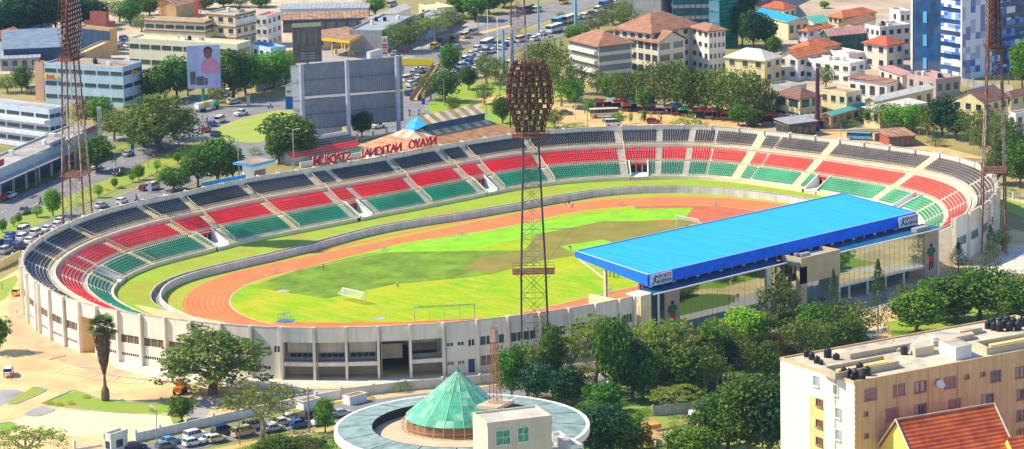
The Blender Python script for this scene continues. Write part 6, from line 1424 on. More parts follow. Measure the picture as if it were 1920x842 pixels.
# red-roofed church-like house in front
def world(pxz): return G(*pxz)
rh_ = empty('red_roofed_house', tuple(G(1760, 900, 20)), 0, 'house with steep red tiled roof and yellow gables at the bottom right', 'house'); r0 = Vector(rh_.location)
RT1 = wave_mat('clay_roof_tiles', (.78, .17, .05), (.46, .07, .03), .62, 'Z', noisy=.28)
zg = 27
a, b_ = G(1681, 787, zg+5), G(1863, 757, zg+5); dR = (b_-a).normalized(); pR = Vector((dR.y, -dR.x, 0)).normalized()
Wd, Hd = 7.5, 8.0
def S_(p, k, dz): return p+pR*k+Vector((0, 0, dz))-r0
q = MB(); q.quad(S_(a, Wd, -Hd), S_(b_, Wd, -Hd), S_(b_, 0, 0), S_(a, 0, 0)); q.quad(S_(b_, -Wd, -Hd), S_(a, -Wd, -Hd), S_(a, 0, 0), S_(b_, 0, 0)); q.build('roof', RT1, rh_)
q = MB()
for (p, s_) in ((a, 1), (b_, -1)):
    e_ = dR*.3*s_; q.poly([S_(p+e_, -Wd+.2, -Hd-.2), S_(p+e_, Wd-.2, -Hd-.2), S_(p+e_, 0, -.2)][::s_]); q.quad(S_(p+e_, -Wd+.2, -Hd-14), S_(p+e_, Wd-.2, -Hd-14), S_(p+e_, Wd-.2, -Hd-.2), S_(p+e_, -Wd+.2, -Hd-.2))
q.quad(S_(a, Wd-.3, -Hd-14), S_(b_, Wd-.3, -Hd-14), S_(b_, Wd-.3, -Hd), S_(a, Wd-.3, -Hd)); q.build('wall', mat('bright_yellow_render', (.85, .66, .14), var=.05), rh_)
q = MB()
for p in (a, b_):
    e_ = dR*(-.15 if p is a else .15); q.bar(S_(p+e_, Wd, -Hd+.1), S_(p+e_, 0, .1), .22); q.bar(S_(p+e_, -Wd, -Hd+.1), S_(p+e_, 0, .1), .22)
q.bar(S_(a, 0, .08), S_(b_, 0, .08), .14); q.build('verge_board', PALEC, rh_)
q = MB(); c_ = a.lerp(b_, .92)+pR*5.5; c_.z = zg+1.0; e2 = c_+dR*16
q.quad(S_(c_, 5, -5.3), S_(e2, 5, -5.3), S_(e2, 0, 0), S_(c_, 0, 0)); q.quad(S_(e2, -5, -5.3), S_(c_, -5, -5.3), S_(c_, 0, 0), S_(e2, 0, 0)); q.build('porch_roof', RT1, rh_)
q = MB(); q.poly([S_(c_+dR*.2, -4.9, -5.3), S_(c_+dR*.2, 4.9, -5.3), S_(c_+dR*.2, 0, -.1)]); q.build('porch_gable', mat('bright_yellow_render', (.85, .66, .14)), rh_)
# small things behind the front road
bld('shed', 'small orange shed with flat top among the garden trees', 'shed', 3.2, (1199, 791), (1212, 800), (1240, 795), mat('orange_render', (.72, .24, .08), var=.08), mat('orange_roof', (.74, .30, .12)), 'flat', 0, par=.15)
bld('house', 'low house with tan roof half hidden in the garden trees', 'house', 3.2, (1222, 812), (1250, 822), (1330, 806), WTAN, FLATC, 'flat', 1, 1, 3)
bld('gate_house', 'white hollow-topped gate house by the entrance barrier', 'gate house', 3.4, (194, 811), (208, 822), (239, 812), WHITE, DARK, 'flat', 1, 1, 1, par=.9)
def fence(name, label, pxs, h, wallh, m, post_every=4.5, rails=True, pm=None, z0=G0):
    pts = [G(x, y) for x, y in pxs]; t = empty(name, tuple(pts[0]), 0, label, 'wall' if not rails else 'fence'); o_ = pts[0].copy()
    q = MB(); q2 = MB(); np_ = 0
    for a, b_ in zip(pts, pts[1:]):
        L = (b_-a).length; d_ = (b_-a)/L; n_ = Vector((-d_.y, d_.x, 0))*.12; a, b_ = a-o_, b_-o_
        q.prism([(a-n_)[:2], (b_-n_)[:2], (b_+n_)[:2], (a+n_)[:2]], 0, wallh)
        k = max(1, int(L/post_every))
        for i in range(k):
            p = a.lerp(b_, i/k)
            if np_ < 90: pq = MB(); pq.box((p.x, p.y, 0), (.45, .45, h), atan2(d_.y, d_.x)); pq.build('post', pm or m, t)
            np_ += 1
        if rails:
            for zz in (wallh+.2, h-.25): q2.bar(a+Vector((0, 0, zz)), b_+Vector((0, 0, zz)), .05)
            m2 = int(L/.35)
            for i in range(m2): p = a.lerp(b_, i/m2); q2.bar((p.x, p.y, wallh), (p.x, p.y, h-.15), .025)
    q.build('wall', m, t)
    if rails: q2.build('railing', WHITE, t)
    return t
fence('perimeter_wall', 'white wall with square posts between the yard and the front road', [(255, 828), (300, 818), (400, 796), (470, 780), (545, 764), (640, 746)], 2.3, 1.7, WHITE, 5, False)
fence('perimeter_fence', 'low railing fence beside the gate house', [(140, 845), (190, 836)], 2.0, .4, WHITE, 4)
fence('perimeter_wall', 'long pale boundary wall running behind the roadside trees', [(640, 746), (760, 732), (900, 721), (1060, 702), (1200, 685), (1330, 668), (1440, 650)], 2.2, 1.9, PALEC, 6, False)
fence('garden_wall', 'grey garden wall beside the orange shed', [(1225, 780), (1270, 776), (1330, 768)], 2.2, 2.0, WGR, 6, False)
fence('perimeter_wall', 'cream wall with posts at the left corner of the stadium', [(-20, 512), (10, 500), (38, 485)], 2.4, 2.0, WYEL, 3, False)
fence('perimeter_fence', 'pale railing fence right of the stadium', [(1880, 372), (1900, 377), (1960, 388)], 2.4, .6, CREAMW, 3.5)
fence('perimeter_fence', 'white railing fence beside the white truck behind the stadium', [(600, 275), (640, 269), (700, 258), (750, 246)], 1.9, .3, WYEL, 5)
fence('boundary_wall', 'grey wall curving away under the street trees behind the hoardings', [(480, 172), (520, 158), (548, 149)], 3, 2.8, WGR, 6, False)
fence('boundary_wall', 'pale blue-grey wall behind the acacia trees beside the avenue', [(770, 88), (810, 70), (856, 42)], 4.2, 4.0, WPB, 6, False)
fence('boundary_wall', 'concrete wall with wire fence below the blue glass tower', [(1620, 232), (1700, 150), (1800, 160), (1900, 175)], 2.6, 2.2, CONC, 5, False)
for (x, y, lab) in ((575, 757, 'left low white planter box filled with red soil in the car park'), (662, 748, 'right low white planter box filled with red soil in the car park')):
    r, a_, b2, H_ = bld('planter', lab, 'planter', 1.6, (x-20, y-12), (x-6, y-2), (x+26, y-10), WHITE, BROWNS, 'flat', 0, par=.3)
# ================================================================ TREES AND PLANTS
def leaf_mat(name, col, col2, rnd=.28, tr=.28):
    m = bpy.data.materials.new(name); m.use_nodes = True; t = m.node_tree; N = t.nodes; L = t.links
    b = N['Principled BSDF']; b.inputs['Roughness'].default_value = .6; b.inputs['Specular IOR Level'].default_value = .25
    tc = N.new('ShaderNodeTexCoord'); n = N.new('ShaderNodeTexNoise'); n.inputs['Scale'].default_value = .9; n.inputs['Detail'].default_value = 3; L.new(tc.outputs['Object'], n.inputs[0])
    r = N.new('ShaderNodeMapRange'); r.inputs['From Min'].default_value = .35; r.inputs['From Max'].default_value = .65; L.new(n.outputs['Fac'], r.inputs[0])
    mx = N.new('ShaderNodeMix'); mx.data_type = 'RGBA'; mx.inputs['A'].default_value = (*col, 1); mx.inputs['B'].default_value = (*col2, 1); L.new(r.outputs[0], mx.inputs['Factor'])
    oi = N.new('ShaderNodeObjectInfo'); hs = N.new('ShaderNodeHueSaturation'); mr = N.new('ShaderNodeMapRange'); mr.inputs['To Min'].default_value = 1-rnd; mr.inputs['To Max'].default_value = 1+rnd
    mh = N.new('ShaderNodeMapRange'); mh.inputs['To Min'].default_value = .485; mh.inputs['To Max'].default_value = .525
    L.new(oi.outputs['Random'], mr.inputs[0]); L.new(oi.outputs['Random'], mh.inputs[0]); L.new(mr.outputs[0], hs.inputs['Value']); L.new(mh.outputs[0], hs.inputs['Hue']); L.new(mx.outputs['Result'], hs.inputs['Color'])
    L.new(hs.outputs[0], b.inputs['Base Color'])
    tl = N.new('ShaderNodeBsdfTranslucent'); L.new(hs.outputs[0], tl.inputs[0]); ms = N.new('ShaderNodeMixShader'); ms.inputs[0].default_value = tr
    L.new(b.outputs[0], ms.inputs[1]); L.new(tl.outputs[0], ms.inputs[2]); L.new(ms.outputs[0], N['Material Output'].inputs[0]); return m
BARK = mat('bark', (.16, .11, .07), var=.3, scale=1.5); BARKP = mat('pale_bark', (.34, .27, .20), var=.3, scale=1.5)
LM = {'broad': leaf_mat('dark_leaves', (.04, .13, .014), (.14, .25, .014)), 'light': leaf_mat('light_leaves', (.10, .24, .015), (.19, .36, .02)), 'gum': leaf_mat('grey_green_leaves', (.08, .14, .022), (.20, .25, .03)),
      'acacia': leaf_mat('acacia_leaves', (.17, .25, .025), (.28, .35, .03), tr=.35), 'cone': leaf_mat('conifer_leaves', (.04, .09, .03), (.08, .13, .035)), 'lime': leaf_mat('lime_leaves', (.22, .42, .015), (.32, .52, .02), .1), 'autumn': leaf_mat('orange_leaves', (.16, .11, .03), (.34, .12, .03), .1),
      'shrub': leaf_mat('yellow_shrub_leaves', (.40, .40, .02), (.55, .48, .02), .1), 'palm': leaf_mat('palm_leaves', (.08, .14, .03), (.16, .20, .05), .05), 'bluegreen': leaf_mat('blue_green_leaves', (.012, .075, .028), (.03, .12, .03))}
def leaves(mb, c, r, n, size, flat_=1.0, rng=random):
    for _ in range(n):
        while True:
            d_ = Vector((rng.uniform(-1, 1), rng.uniform(-1, 1), rng.uniform(-1, 1)))
            if .05 < d_.length < 1: break
        rr = d_.length**.4; d_ = d_.normalized(); p = c+Vector((d_.x*r*rr, d_.y*r*rr, d_.z*r*rr*flat_))
        nn = (d_*.8+Vector((rng.gauss(0, .6), rng.gauss(0, .6), rng.gauss(.45, .6)))).normalized(); u = nn.orthogonal().normalized(); v = nn.cross(u)
        a = rng.uniform(0, 6.28); u, v = u*cos(a)+v*sin(a), v*cos(a)-u*sin(a); s = size*rng.uniform(.6, 1.3)
        mb.quad(p-u*s*.5, p+v*s*.33, p+u*s*.5, p-v*s*.33)
def limb(mb, a, b, r0, r1, rng, n=3, wob=.12):
    a, b = Vector(a), Vector(b); L = (b-a).length; prev = a
    for i in range(1, n+1):
        p = a.lerp(b, i/n)+Vector((rng.uniform(-1, 1), rng.uniform(-1, 1), 0))*L*wob*(0 if i == n else 1)*.5
        mb.tube(prev, p, r0+(r1-r0)*(i-1)/n, 7, r2=r0+(r1-r0)*i/n, cap=False); prev = p
def make_tree(kind, seed, H=10.0, W=8.0, dens=1.0):
    rng = random.Random(seed); cr = MB(); tr = MB(); lobes = []
    if kind in ('broad', 'light', 'gum', 'lime', 'autumn', 'bluegreen'):
        ch = .44 if kind != 'gum' else .47; zc = H*(1-ch)+.1 ; th = H*(.16 if kind != 'gum' else .2); ncl = int((78 if kind != 'gum' else 54)*dens)
        for i in range(ncl):
            # uneven envelope: a few big lobes carry the clusters
            z = 1-2*(i+.5)/ncl; a = i*2.39996+rng.uniform(-.4, .4); rr = sqrt(max(0, 1-z*z)); k = rng.uniform(.55, 1.0)*(1+.22*sin(3*a+seed)*cos(2.3*z+seed))
            p = Vector((cos(a)*rr*W*.40*k, sin(a)*rr*W*.40*k, zc+z*H*ch*.80*k)); r = W*rng.uniform(.10, .17)
            lobes.append((p, r))
        for p, r in lobes:
            n = int((46 if kind != 'gum' else 34)*(r/(W*.13))**2); leaves(cr, p, r, n, .50 if kind != 'gum' else .42, .8, rng)
    elif kind == 'spread':
        th = H*.16
        for i in range(110):
            z = 1-1.25*(i+.5)/110; a = i*2.39996; rr = sqrt(max(0, 1-z*z)); k = rng.uniform(.6, 1.0)*(1+.12*sin(3*a+1)); p = Vector((cos(a)*rr*W*.46*k, sin(a)*rr*W*.46*k, H*(.34+.58*max(z, -.2)*k)+.6)); lobes.append((p, .6)); leaves(cr, p, W*rng.uniform(.07, .11), 60, .34, .8, rng)
    elif kind == 'acacia':
        th = H*.38; ncl = int(60*dens)
        for i in range(ncl):
            a = i*2.39996; q = sqrt((i+.5)/ncl)*(1+.15*sin(4*a+seed)); lay = rng.choice((0, 0, .12, .24)); 
            p = Vector((cos(a)*q*W*.47, sin(a)*q*W*.47, H*(.93-.30*q*q-lay)+rng.uniform(-.2, .2))); r = W*rng.uniform(.06, .12); lobes.append((p, r))
            leaves(cr, p, r, 34 if kind == 'acacia' else 60, .34 if kind == 'acacia' else .42, .38 if kind == 'acacia' else .6, rng)
    elif kind == 'cone':
        th = H*.1
        for i in range(54):
            f = (i+.5)/54; z = H*(.12+.86*f); w_ = W*.5*(1-f)**.75*rng.uniform(.6, 1.05); a = i*2.4; p = Vector((cos(a)*w_*.75, sin(a)*w_*.75, z)); lobes.append((p, .2)); leaves(cr, p, max(.35, w_*.5), 34, .36, 1.1, rng)
    elif kind == 'bush':
        th = .2
        for i in range(26):
            a = i*2.4; q = sqrt((i+.5)/26); p = Vector((cos(a)*q*W*.42, sin(a)*q*W*.42, H*(.62-.35*q*q)*rng.uniform(.5, 1.1))); lobes.append((p, .2)); leaves(cr, p, W*.13, 40, .4, .8, rng)
    tr_r = H*.022 if kind != 'spread' else H*.03
    if kind == 'bush': tr.tube((0, 0, 0), (0, 0, H*.4), .12, 6)
    elif kind == 'cone': tr.tube((0, 0, 0), (0, 0, H*.9), H*.018, 7, r2=.04)
    else:
        fork = Vector((rng.uniform(-.2, .2), rng.uniform(-.2, .2), th)); limb(tr, (0, 0, 0), fork, tr_r*1.35, tr_r, rng)
        nl = 7 if kind != 'spread' else 9
        for i in range(nl):
            a = 2*pi*i/nl+rng.uniform(-.3, .3); m_ = fork+Vector((cos(a)*W*.16, sin(a)*W*.16, H*.22)); limb(tr, fork, m_, tr_r*.7, tr_r*.42, rng, 2)
            tg = sorted(lobes, key=lambda l: (l[0]-m_).length)[:10]
            for l, _ in tg[::3]: limb(tr, m_, l, tr_r*.4, tr_r*.12, rng, 2)
    return cr, tr
TREEV = {}
def tree_mesh(kind, i):
    k = (kind, i)
    if k not in TREEV:
        mk_ = {'young': 'gum' if i % 2 else 'broad', 'lime': 'lime', 'shrub': 'bush'}.get(kind, kind); cr, tr = make_tree(mk_, 100*i+len(kind)*7, dens=1.0)
        me = []
        leafm = LM.get({'young': 'light', 'spread': 'gum', 'bush': 'light'}.get(kind, kind), LM['broad'])
        for q, m, nm in ((cr, leafm, 'crown'), (tr, BARKP if kind in ('gum', 'acacia') else BARK, 'trunk')):
            o = q.build(nm, m); me.append(o.data); bpy.data.objects.remove(o)
        TREEV[k] = me
    return TREEV[k]
NV = {'broad': 4, 'gum': 3, 'light': 3, 'acacia': 3}
tcount = {}
def tree(x, y, hp_, wp_, kind, label, group=None, cat='tree'):
    b = G(x, y); s = scale_at(b); h, w_ = hp_/s/.975, wp_/s; tcount[kind] = tcount.get(kind, 0)+1
    cr, tr = tree_mesh(kind, tcount[kind] % NV.get(kind, 2)); nm = {'cone': 'conifer_tree', 'bush': 'bush', 'shrub': 'shrub', 'young': 'young_tree', 'acacia': 'acacia_tree'}.get(kind, 'tree')
    t = empty(nm, b, random.uniform(0, 6.28), label, cat, group)
    wf = 1.22 if kind in ('broad', 'gum', 'bluegreen', 'light') else 1.08; sc = (w_*wf/8.0, w_*wf/8.0, h*1.04/10.0); part('crown', cr, t, (0, 0, 0), 0, sc); part('trunk', tr, t, (0, 0, 0), 0, sc); return t
DSC = {'broad': 'dark green tree', 'gum': 'grey-green tree', 'light': 'light green tree', 'acacia': 'pale acacia tree', 'cone': 'pointed conifer tree', 'lime': 'bright lime tree', 'autumn': 'tree with orange-tinged leaves', 'young': 'small young tree', 'bush': 'low green bush', 'shrub': 'clipped yellow shrub', 'spread': 'wide spreading tree', 'bluegreen': 'very dark tree'}
def row(place, group, L, order='from the left'):
    cnt = {}
    for (x, y, h, w_, k) in L: cnt[k] = cnt.get(k, 0)+1
    seen = {}
    for (x, y, h, w_, k) in L:
        seen[k] = seen.get(k, 0)+1; n = ORD[seen[k]-1]+' ' if cnt[k] > 1 else ''
        lab = (n+DSC[k]+(' '+order if cnt[k] > 1 else '')+' '+place)
        tree(x, y, h, w_, k, lab, group, {'bush': 'bush', 'shrub': 'shrub'}.get(k, 'tree'))
tree(398, 738, 122, 200, 'spread', 'wide spreading tree in front of the stadium wall with orange machine under it')
tree(492, 828, 112, 150, 'acacia', 'pale feathery acacia leaning over the parked cars on the front road')
tree(609, 811, 68, 42, 'light', 'slim light green tree beside the bare pole on the front road')
tree(341, 791, 50, 54, 'broad', 'small round dark tree at the end of the yard lawn')
tree(751, 734, 28, 38, 'bush', 'low bush beside the right planter box in the car park', cat='bush'); tree(694, 748, 12, 18, 'bush', 'tiny bush between the right planter box and the round roof', cat='bush')
tree(-8, 662, 72, 56, 'broad', 'dark tree cut by the left edge beside the white car'); tree(55, 872, 72, 150, 'acacia', 'pale feathery tree at the bottom left corner')
row('left of the round building', 'bushes at the bottom edge', [(470, 862, 40, 60, 'bush'), (520, 860, 42, 90, 'broad'), (575, 858, 40, 80, 'gum'), (618, 856, 38, 50, 'bush')])
row('behind the round building', 'trees along the front road', [(958, 752, 105, 60, 'broad'), (990, 748, 118, 66, 'gum'), (1036, 742, 138, 56, 'broad'), (1008, 758, 80, 70, 'bluegreen'), (1070, 735, 125, 100, 'acacia'), (1118, 728, 145, 120, 'acacia'), (1060, 765, 80, 70, 'bluegreen'), (1153, 752, 168, 72, 'broad'), (1185, 748, 120, 66, 'bluegreen'), (1216, 728, 128, 120, 'acacia'), (1262, 724, 130, 130, 'acacia'), (1240, 735, 90, 80, 'gum'), (1300, 722, 90, 90, 'gum'), (1090, 760, 84, 70, 'gum'), (1130, 775, 60, 70, 'broad'), (1205, 748, 100, 80, 'broad'), (1282, 745, 96, 90, 'broad'), (1322, 740, 100, 80, 'gum'), (1250, 712, 110, 90, 'light'), (1345, 735, 70, 60, 'acacia'), (1168, 716, 110, 60, 'light')])
row('before the grandstand porch', 'trees in front of the grandstand', [(1330, 716, 112, 66, 'broad'), (1352, 715, 90, 60, 'bluegreen'), (1376, 708, 100, 62, 'gum'), (1398, 662, 90, 92, 'lime'), (1360, 668, 70, 60, 'gum'), (1462, 640, 132, 84, 'gum'), (1448, 692, 70, 58, 'autumn'), (1420, 690, 60, 50, 'broad'), (1505, 682, 92, 88, 'gum'), (1528, 655, 90, 70, 'broad'), (1480, 665, 60, 60, 'broad'), (1563, 640, 130, 44, 'cone'), (1598, 640, 84, 92, 'gum'), (1646, 624, 132, 56, 'cone'), (1722, 628, 86, 106, 'light'), (1790, 604, 92, 120, 'broad'), (1838, 600, 100, 110, 'broad'), (1872, 606, 96, 110, 'gum'), (1915, 612, 92, 100, 'broad'), (1797, 512, 56, 50, 'cone'), (1856, 522, 96, 50, 'cone'), (1896, 566, 62, 70, 'gum'), (1820, 560, 55, 60, 'light'), (1760, 600, 60, 60, 'gum'), (1645, 668, 40, 50, 'bush'), (1880, 470, 40, 40, 'young'), (1430, 655, 80, 60, 'gum'), (1340, 655, 60, 50, 'light'), (1400, 715, 80, 60, 'gum'), (1440, 720, 84, 60, 'broad'), (1550, 668, 74, 70, 'gum'), (1590, 664, 70, 70, 'broad'), (1482, 640, 66, 60, 'broad'), (1544, 628, 60, 56, 'gum'), (1410, 648, 60, 60, 'bluegreen'), (1580, 622, 46, 50, 'light'), (1524, 640, 56, 50, 'bluegreen'), (1700, 600, 70, 60, 'gum'), (1745, 585, 66, 60, 'broad')])
row('beside the peach apartment building', 'garden trees', [(1268, 774, 52, 108, 'acacia'), (1362, 852, 122, 100, 'broad'), (1408, 862, 168, 120, 'broad'), (1446, 868, 150, 90, 'bluegreen'), (1330, 842, 90, 60, 'bluegreen'), (1300, 862, 66, 100, 'light'), (1125, 872, 118, 110, 'bluegreen'), (1168, 868, 96, 90, 'broad'), (1112, 810, 60, 60, 'broad'), (1205, 866, 54, 70, 'gum'), (1245, 858, 40, 60, 'bush'), (1360, 790, 66, 60, 'broad')])
row('above the orange shed', 'garden shrubs', [(1175, 786, 18, 34, 'bush'), (1200, 780, 18, 32, 'bush'), (1225, 778, 16, 30, 'bush'), (1155, 792, 20, 34, 'bush'), (1265, 800, 16, 30, 'bush'), (1185, 805, 22, 36, 'bush'), (1215, 772, 14, 26, 'bush'), (1290, 796, 14, 26, 'bush')])
row('in the yard lawn by the palm', 'clipped shrubs in the yard', [(90, 758, 11, 22, 'shrub'), (110, 760, 10, 20, 'shrub'), (132, 758, 12, 18, 'shrub'), (162, 746, 10, 18, 'shrub'), (229, 753, 9, 10, 'bush'), (303, 752, 12, 9, 'bush'), (286, 772, 11, 14, 'bush')])
row('on the highway median', 'young trees on the highway median', [(5, 436, 26, 22, 'young'), (25, 425, 20, 16, 'young'), (35, 419, 19, 16, 'young'), (71, 408, 24, 28, 'young'), (100, 406, 54, 40, 'young'), (185, 371, 27, 24, 'young'), (215, 353, 20, 16, 'young'), (248, 342, 22, 18, 'young'), (261, 338, 30, 26, 'young'), (295, 322, 24, 18, 'young'), (311, 316, 12, 12, 'bush'), (333, 306, 20, 18, 'young'), (200, 358, 8, 14, 'shrub'), (228, 352, 8, 14, 'shrub'), (283, 330, 8, 14, 'shrub'), (150, 385, 9, 14, 'bush'), (172, 378, 9, 14, 'shrub')])
row('between highway and far stand', 'trees behind the left part of the stadium', [(328, 358, 46, 64, 'broad'), (372, 350, 74, 60, 'broad'), (408, 346, 90, 84, 'broad'), (436, 340, 62, 50, 'bluegreen'), (548, 300, 88, 104, 'broad'), (522, 306, 62, 50, 'broad'), (574, 300, 62, 50, 'gum'), (478, 290, 22, 30, 'bush'), (680, 258, 48, 42, 'bluegreen')])
row('beside the showroom and offices', 'trees by the showroom', [(182, 322, 68, 64, 'broad'), (300, 284, 106, 150, 'spread'), (245, 268, 64, 70, 'gum'), (270, 275, 60, 60, 'broad'), (215, 262, 62, 60, 'gum'), (190, 242, 62, 50, 'light'), (160, 240, 60, 46, 'gum'), (325, 262, 60, 70, 'gum'), (42, 176, 54, 36, 'broad'), (14, 174, 34, 44, 'gum'), (345, 230, 30, 40, 'gum')])
row('around the portrait billboard', 'trees around the portrait billboard', [(275, 188, 46, 46, 'broad'), (300, 190, 66, 66, 'broad'), (330, 186, 82, 64, 'broad'), (352, 180, 50, 40, 'light'), (436, 186, 96, 80, 'broad'), (462, 178, 82, 66, 'broad'), (405, 192, 40, 40, 'gum'), (512, 166, 72, 66, 'light'), (535, 160, 60, 46, 'light'), (490, 172, 60, 44, 'gum'), (305, 128, 24, 26, 'light'), (545, 118, 26, 30, 'gum')])
row('beside the fuel station wall', 'street trees by the avenue', [(744, 100, 58, 58, 'gum'), (770, 96, 56, 56, 'gum'), (815, 82, 56, 60, 'acacia'), (845, 66, 52, 60, 'gum'), (704, 28, 36, 40, 'light'), (790, 76, 50, 50, 'gum')])
row('in the top left wood', 'trees in the wood at the top left', [(0, 82, 80, 56, 'bluegreen'), (26, 76, 84, 60, 'bluegreen'), (52, 70, 80, 60, 'bluegreen'), (78, 66, 78, 60, 'bluegreen'), (104, 62, 76, 60, 'bluegreen'), (130, 60, 70, 50, 'bluegreen'), (165, 56, 56, 56, 'bluegreen'), (178, 48, 50, 50, 'bluegreen'), (225, 42, 46, 46, 'gum'), (15, 40, 50, 60, 'gum'), (60, 36, 50, 60, 'bluegreen'), (110, 30, 50, 60, 'bluegreen'), (150, 20, 40, 50, 'bluegreen')])
row('behind the cream office blocks', 'trees behind the cream offices', [(245, 48, 46, 44, 'broad'), (266, 60, 34, 40, 'gum'), (280, 30, 36, 40, 'broad'), (255, 20, 30, 40, 'broad'), (315, 12, 24, 40, 'broad'), (345, 16, 30, 40, 'broad'), (385, 18, 26, 40, 'broad'), (420, 14, 26, 40, 'broad'), (450, 14, 24, 40, 'gum'), (488, 14, 22, 40, 'broad'), (290, 50, 24, 26, 'autumn')])
row('at the top of the avenue', 'trees at the top of the avenue', [(868, 34, 50, 50, 'broad'), (892, 40, 50, 50, 'broad'), (918, 26, 44, 50, 'broad'), (944, 14, 34, 46, 'bluegreen'), (1052, 36, 14, 20, 'young'), (880, 14, 30, 46, 'broad'), (1122, 60, 40, 50, 'gum'), (1150, 46, 40, 56, 'gum'), (1098, 70, 36, 44, 'gum'), (1170, 56, 46, 50, 'gum'), (1180, 30, 40, 50, 'gum'), (1075, 86, 40, 34, 'light')])
row('in the park behind the dark tower', 'park trees behind the dark tower', [(843, 146, 66, 38, 'broad'), (808, 188, 52, 48, 'gum'), (836, 192, 64, 52, 'broad'), (878, 168, 44, 36, 'broad'), (912, 158, 62, 50, 'gum'), (938, 168, 60, 44, 'gum'), (850, 212, 34, 28, 'gum'), (884, 208, 24, 22, 'bush'), (908, 196, 44, 34, 'gum'), (942, 232, 54, 38, 'broad'), (966, 220, 40, 30, 'gum'), (1000, 168, 96, 50, 'gum'), (1026, 190, 128, 60, 'gum'), (1052, 200, 118, 60, 'gum'), (1084, 176, 60, 40, 'gum'), (1076, 204, 60, 44, 'light'), (1040, 240, 40, 34, 'gum'), (820, 226, 22, 40, 'bush'), (795, 228, 26, 30, 'bush'), (1078, 242, 18, 50, 'bush'), (1035, 232, 30, 26, 'bush'), (1105, 215, 26, 24, 'young')])
row('between the apartments and market', 'tree row behind the market', [(1120, 178, 50, 44, 'gum'), (1146, 190, 54, 50, 'light'), (1170, 206, 74, 54, 'gum'), (1192, 206, 80, 54, 'gum'), (1222, 210, 96, 60, 'gum'), (1246, 214, 108, 58, 'gum'), (1270, 216, 110, 60, 'gum'), (1296, 220, 92, 56, 'broad'), (1322, 222, 96, 56, 'gum'), (1344, 224, 106, 60, 'gum'), (1372, 226, 100, 64, 'gum'), (1398, 230, 102, 64, 'gum'), (1424, 232, 96, 60, 'gum'), (1444, 228, 60, 50, 'gum'), (1158, 200, 40, 40, 'broad'), (1210, 212, 50, 40, 'light'), (1290, 242, 38, 80, 'bush'), (1183, 232, 22, 12, 'young'), (1208, 232, 26, 10, 'young'), (1160, 236, 28, 30, 'young'), (1385, 236, 40, 40, 'broad'), (1412, 238, 36, 40, 'broad')])
row('by the blue-roofed warehouse', 'dark trees by the blue roof', [(1392, 88, 82, 44, 'bluegreen'), (1412, 94, 78, 50, 'bluegreen'), (1436, 92, 62, 46, 'bluegreen'), (1452, 104, 36, 30, 'broad'), (1398, 40, 50, 50, 'bluegreen'), (1492, 64, 40, 30, 'gum'), (1546, 16, 14, 20, 'light')])
row('by the houses at the right', 'trees at the right behind the stadium', [(1549, 166, 46, 40, 'gum'), (1656, 240, 52, 56, 'gum'), (1684, 246, 48, 60, 'light'), (1712, 250, 56, 50, 'light'), (1740, 256, 60, 48, 'gum'), (1766, 256, 78, 60, 'bluegreen'), (1794, 262, 56, 50, 'bluegreen'), (1754, 274, 24, 44, 'cone'), (1820, 270, 62, 50, 'gum'), (1842, 290, 60, 44, 'gum'), (1874, 290, 80, 56, 'gum'), (1888, 330, 88, 60, 'broad'), (1912, 352, 92, 60, 'broad'), (1902, 290, 70, 50, 'gum'), (1850, 262, 66, 50, 'gum'), (1918, 168, 96, 50, 'light'), (1634, 236, 36, 36, 'broad'), (1596, 238, 18, 40, 'bush'), (1895, 372, 30, 40, 'bush'), (1870, 345, 60, 50, 'broad'), (1530, 232, 16, 18, 'bush')])
for i in range(13): tree(20+i*21, 368-i*8.4, 9, 30, 'bush', ORD[i]+' bush from the left in the clipped hedge beside the showroom road', 'hedge bushes by the showroom', 'bush')
# palm with its skirt of dead fronds
b = G(198, 751); s = scale_at(b); hh = (751-608)/s
pt_ = empty('palm_tree', b, 0, 'tall fan palm with a thick skirt of dead brown fronds in the yard', 'palm tree')
q = MB(); prev = Vector((0, 0, 0)); R_ = [(0, .62), (.04, .72), (.14, .66), (.2, .3), (.3, .22), (.5, .2), (.7, .2), (1, .2)]
for (f0_, r0_), (f1_, r1_) in zip(R_, R_[1:]): q.tube((0, 0, hh*f0_), (0, 0, hh*f1_), r0_*1.2, 10, r2=r1_*1.2, cap=False)
q.build('trunk', BARK, pt_)
rng = random.Random(3); q = MB()
for i in range(900):
    f = rng.random()**.8; z = hh*(.38+.60*f); r = (.3+1.95*min(1, (f)**.7))*rng.uniform(.5, 1.0); a = rng.uniform(0, 6.28); p = Vector((cos(a)*r, sin(a)*r, z)); t_2 = Vector((-sin(a), cos(a), 0))*.14; dn_ = Vector((-cos(a)*.25, -sin(a)*.25, -1.1))
    q.quad(p-t_2, p+t_2, p+t_2*.3+dn_, p-t_2*.3+dn_)
q.build('dead_frond_skirt', mat('dead_fronds', (.15, .09, .06), var=.35, scale=2), pt_)
q = MB()
for i in range(62):
    a = i*2.4; el = rng.uniform(-.45, 1.25); d_ = Vector((cos(a)*cos(el), sin(a)*cos(el), sin(el))); L = rng.uniform(2.8, 3.8); c = Vector((0, 0, hh*.98))+d_*L*.55; q.bar((0, 0, hh*.97), c, .03)
    side = d_.cross(Vector((0, 0, 1))).normalized(); up_ = side.cross(d_)
    for k in range(13): t2 = (k-6)/6*1.25; e = (d_*cos(t2)+side*sin(t2)); tip = c+e*L*.5-Vector((0, 0, .18+.2*abs(t2))); w2 = up_.cross(e).normalized()*.14; q.add([c-w2, c+w2, tip], [(0, 1, 2)])
q.build('crown', LM['palm'], pt_)
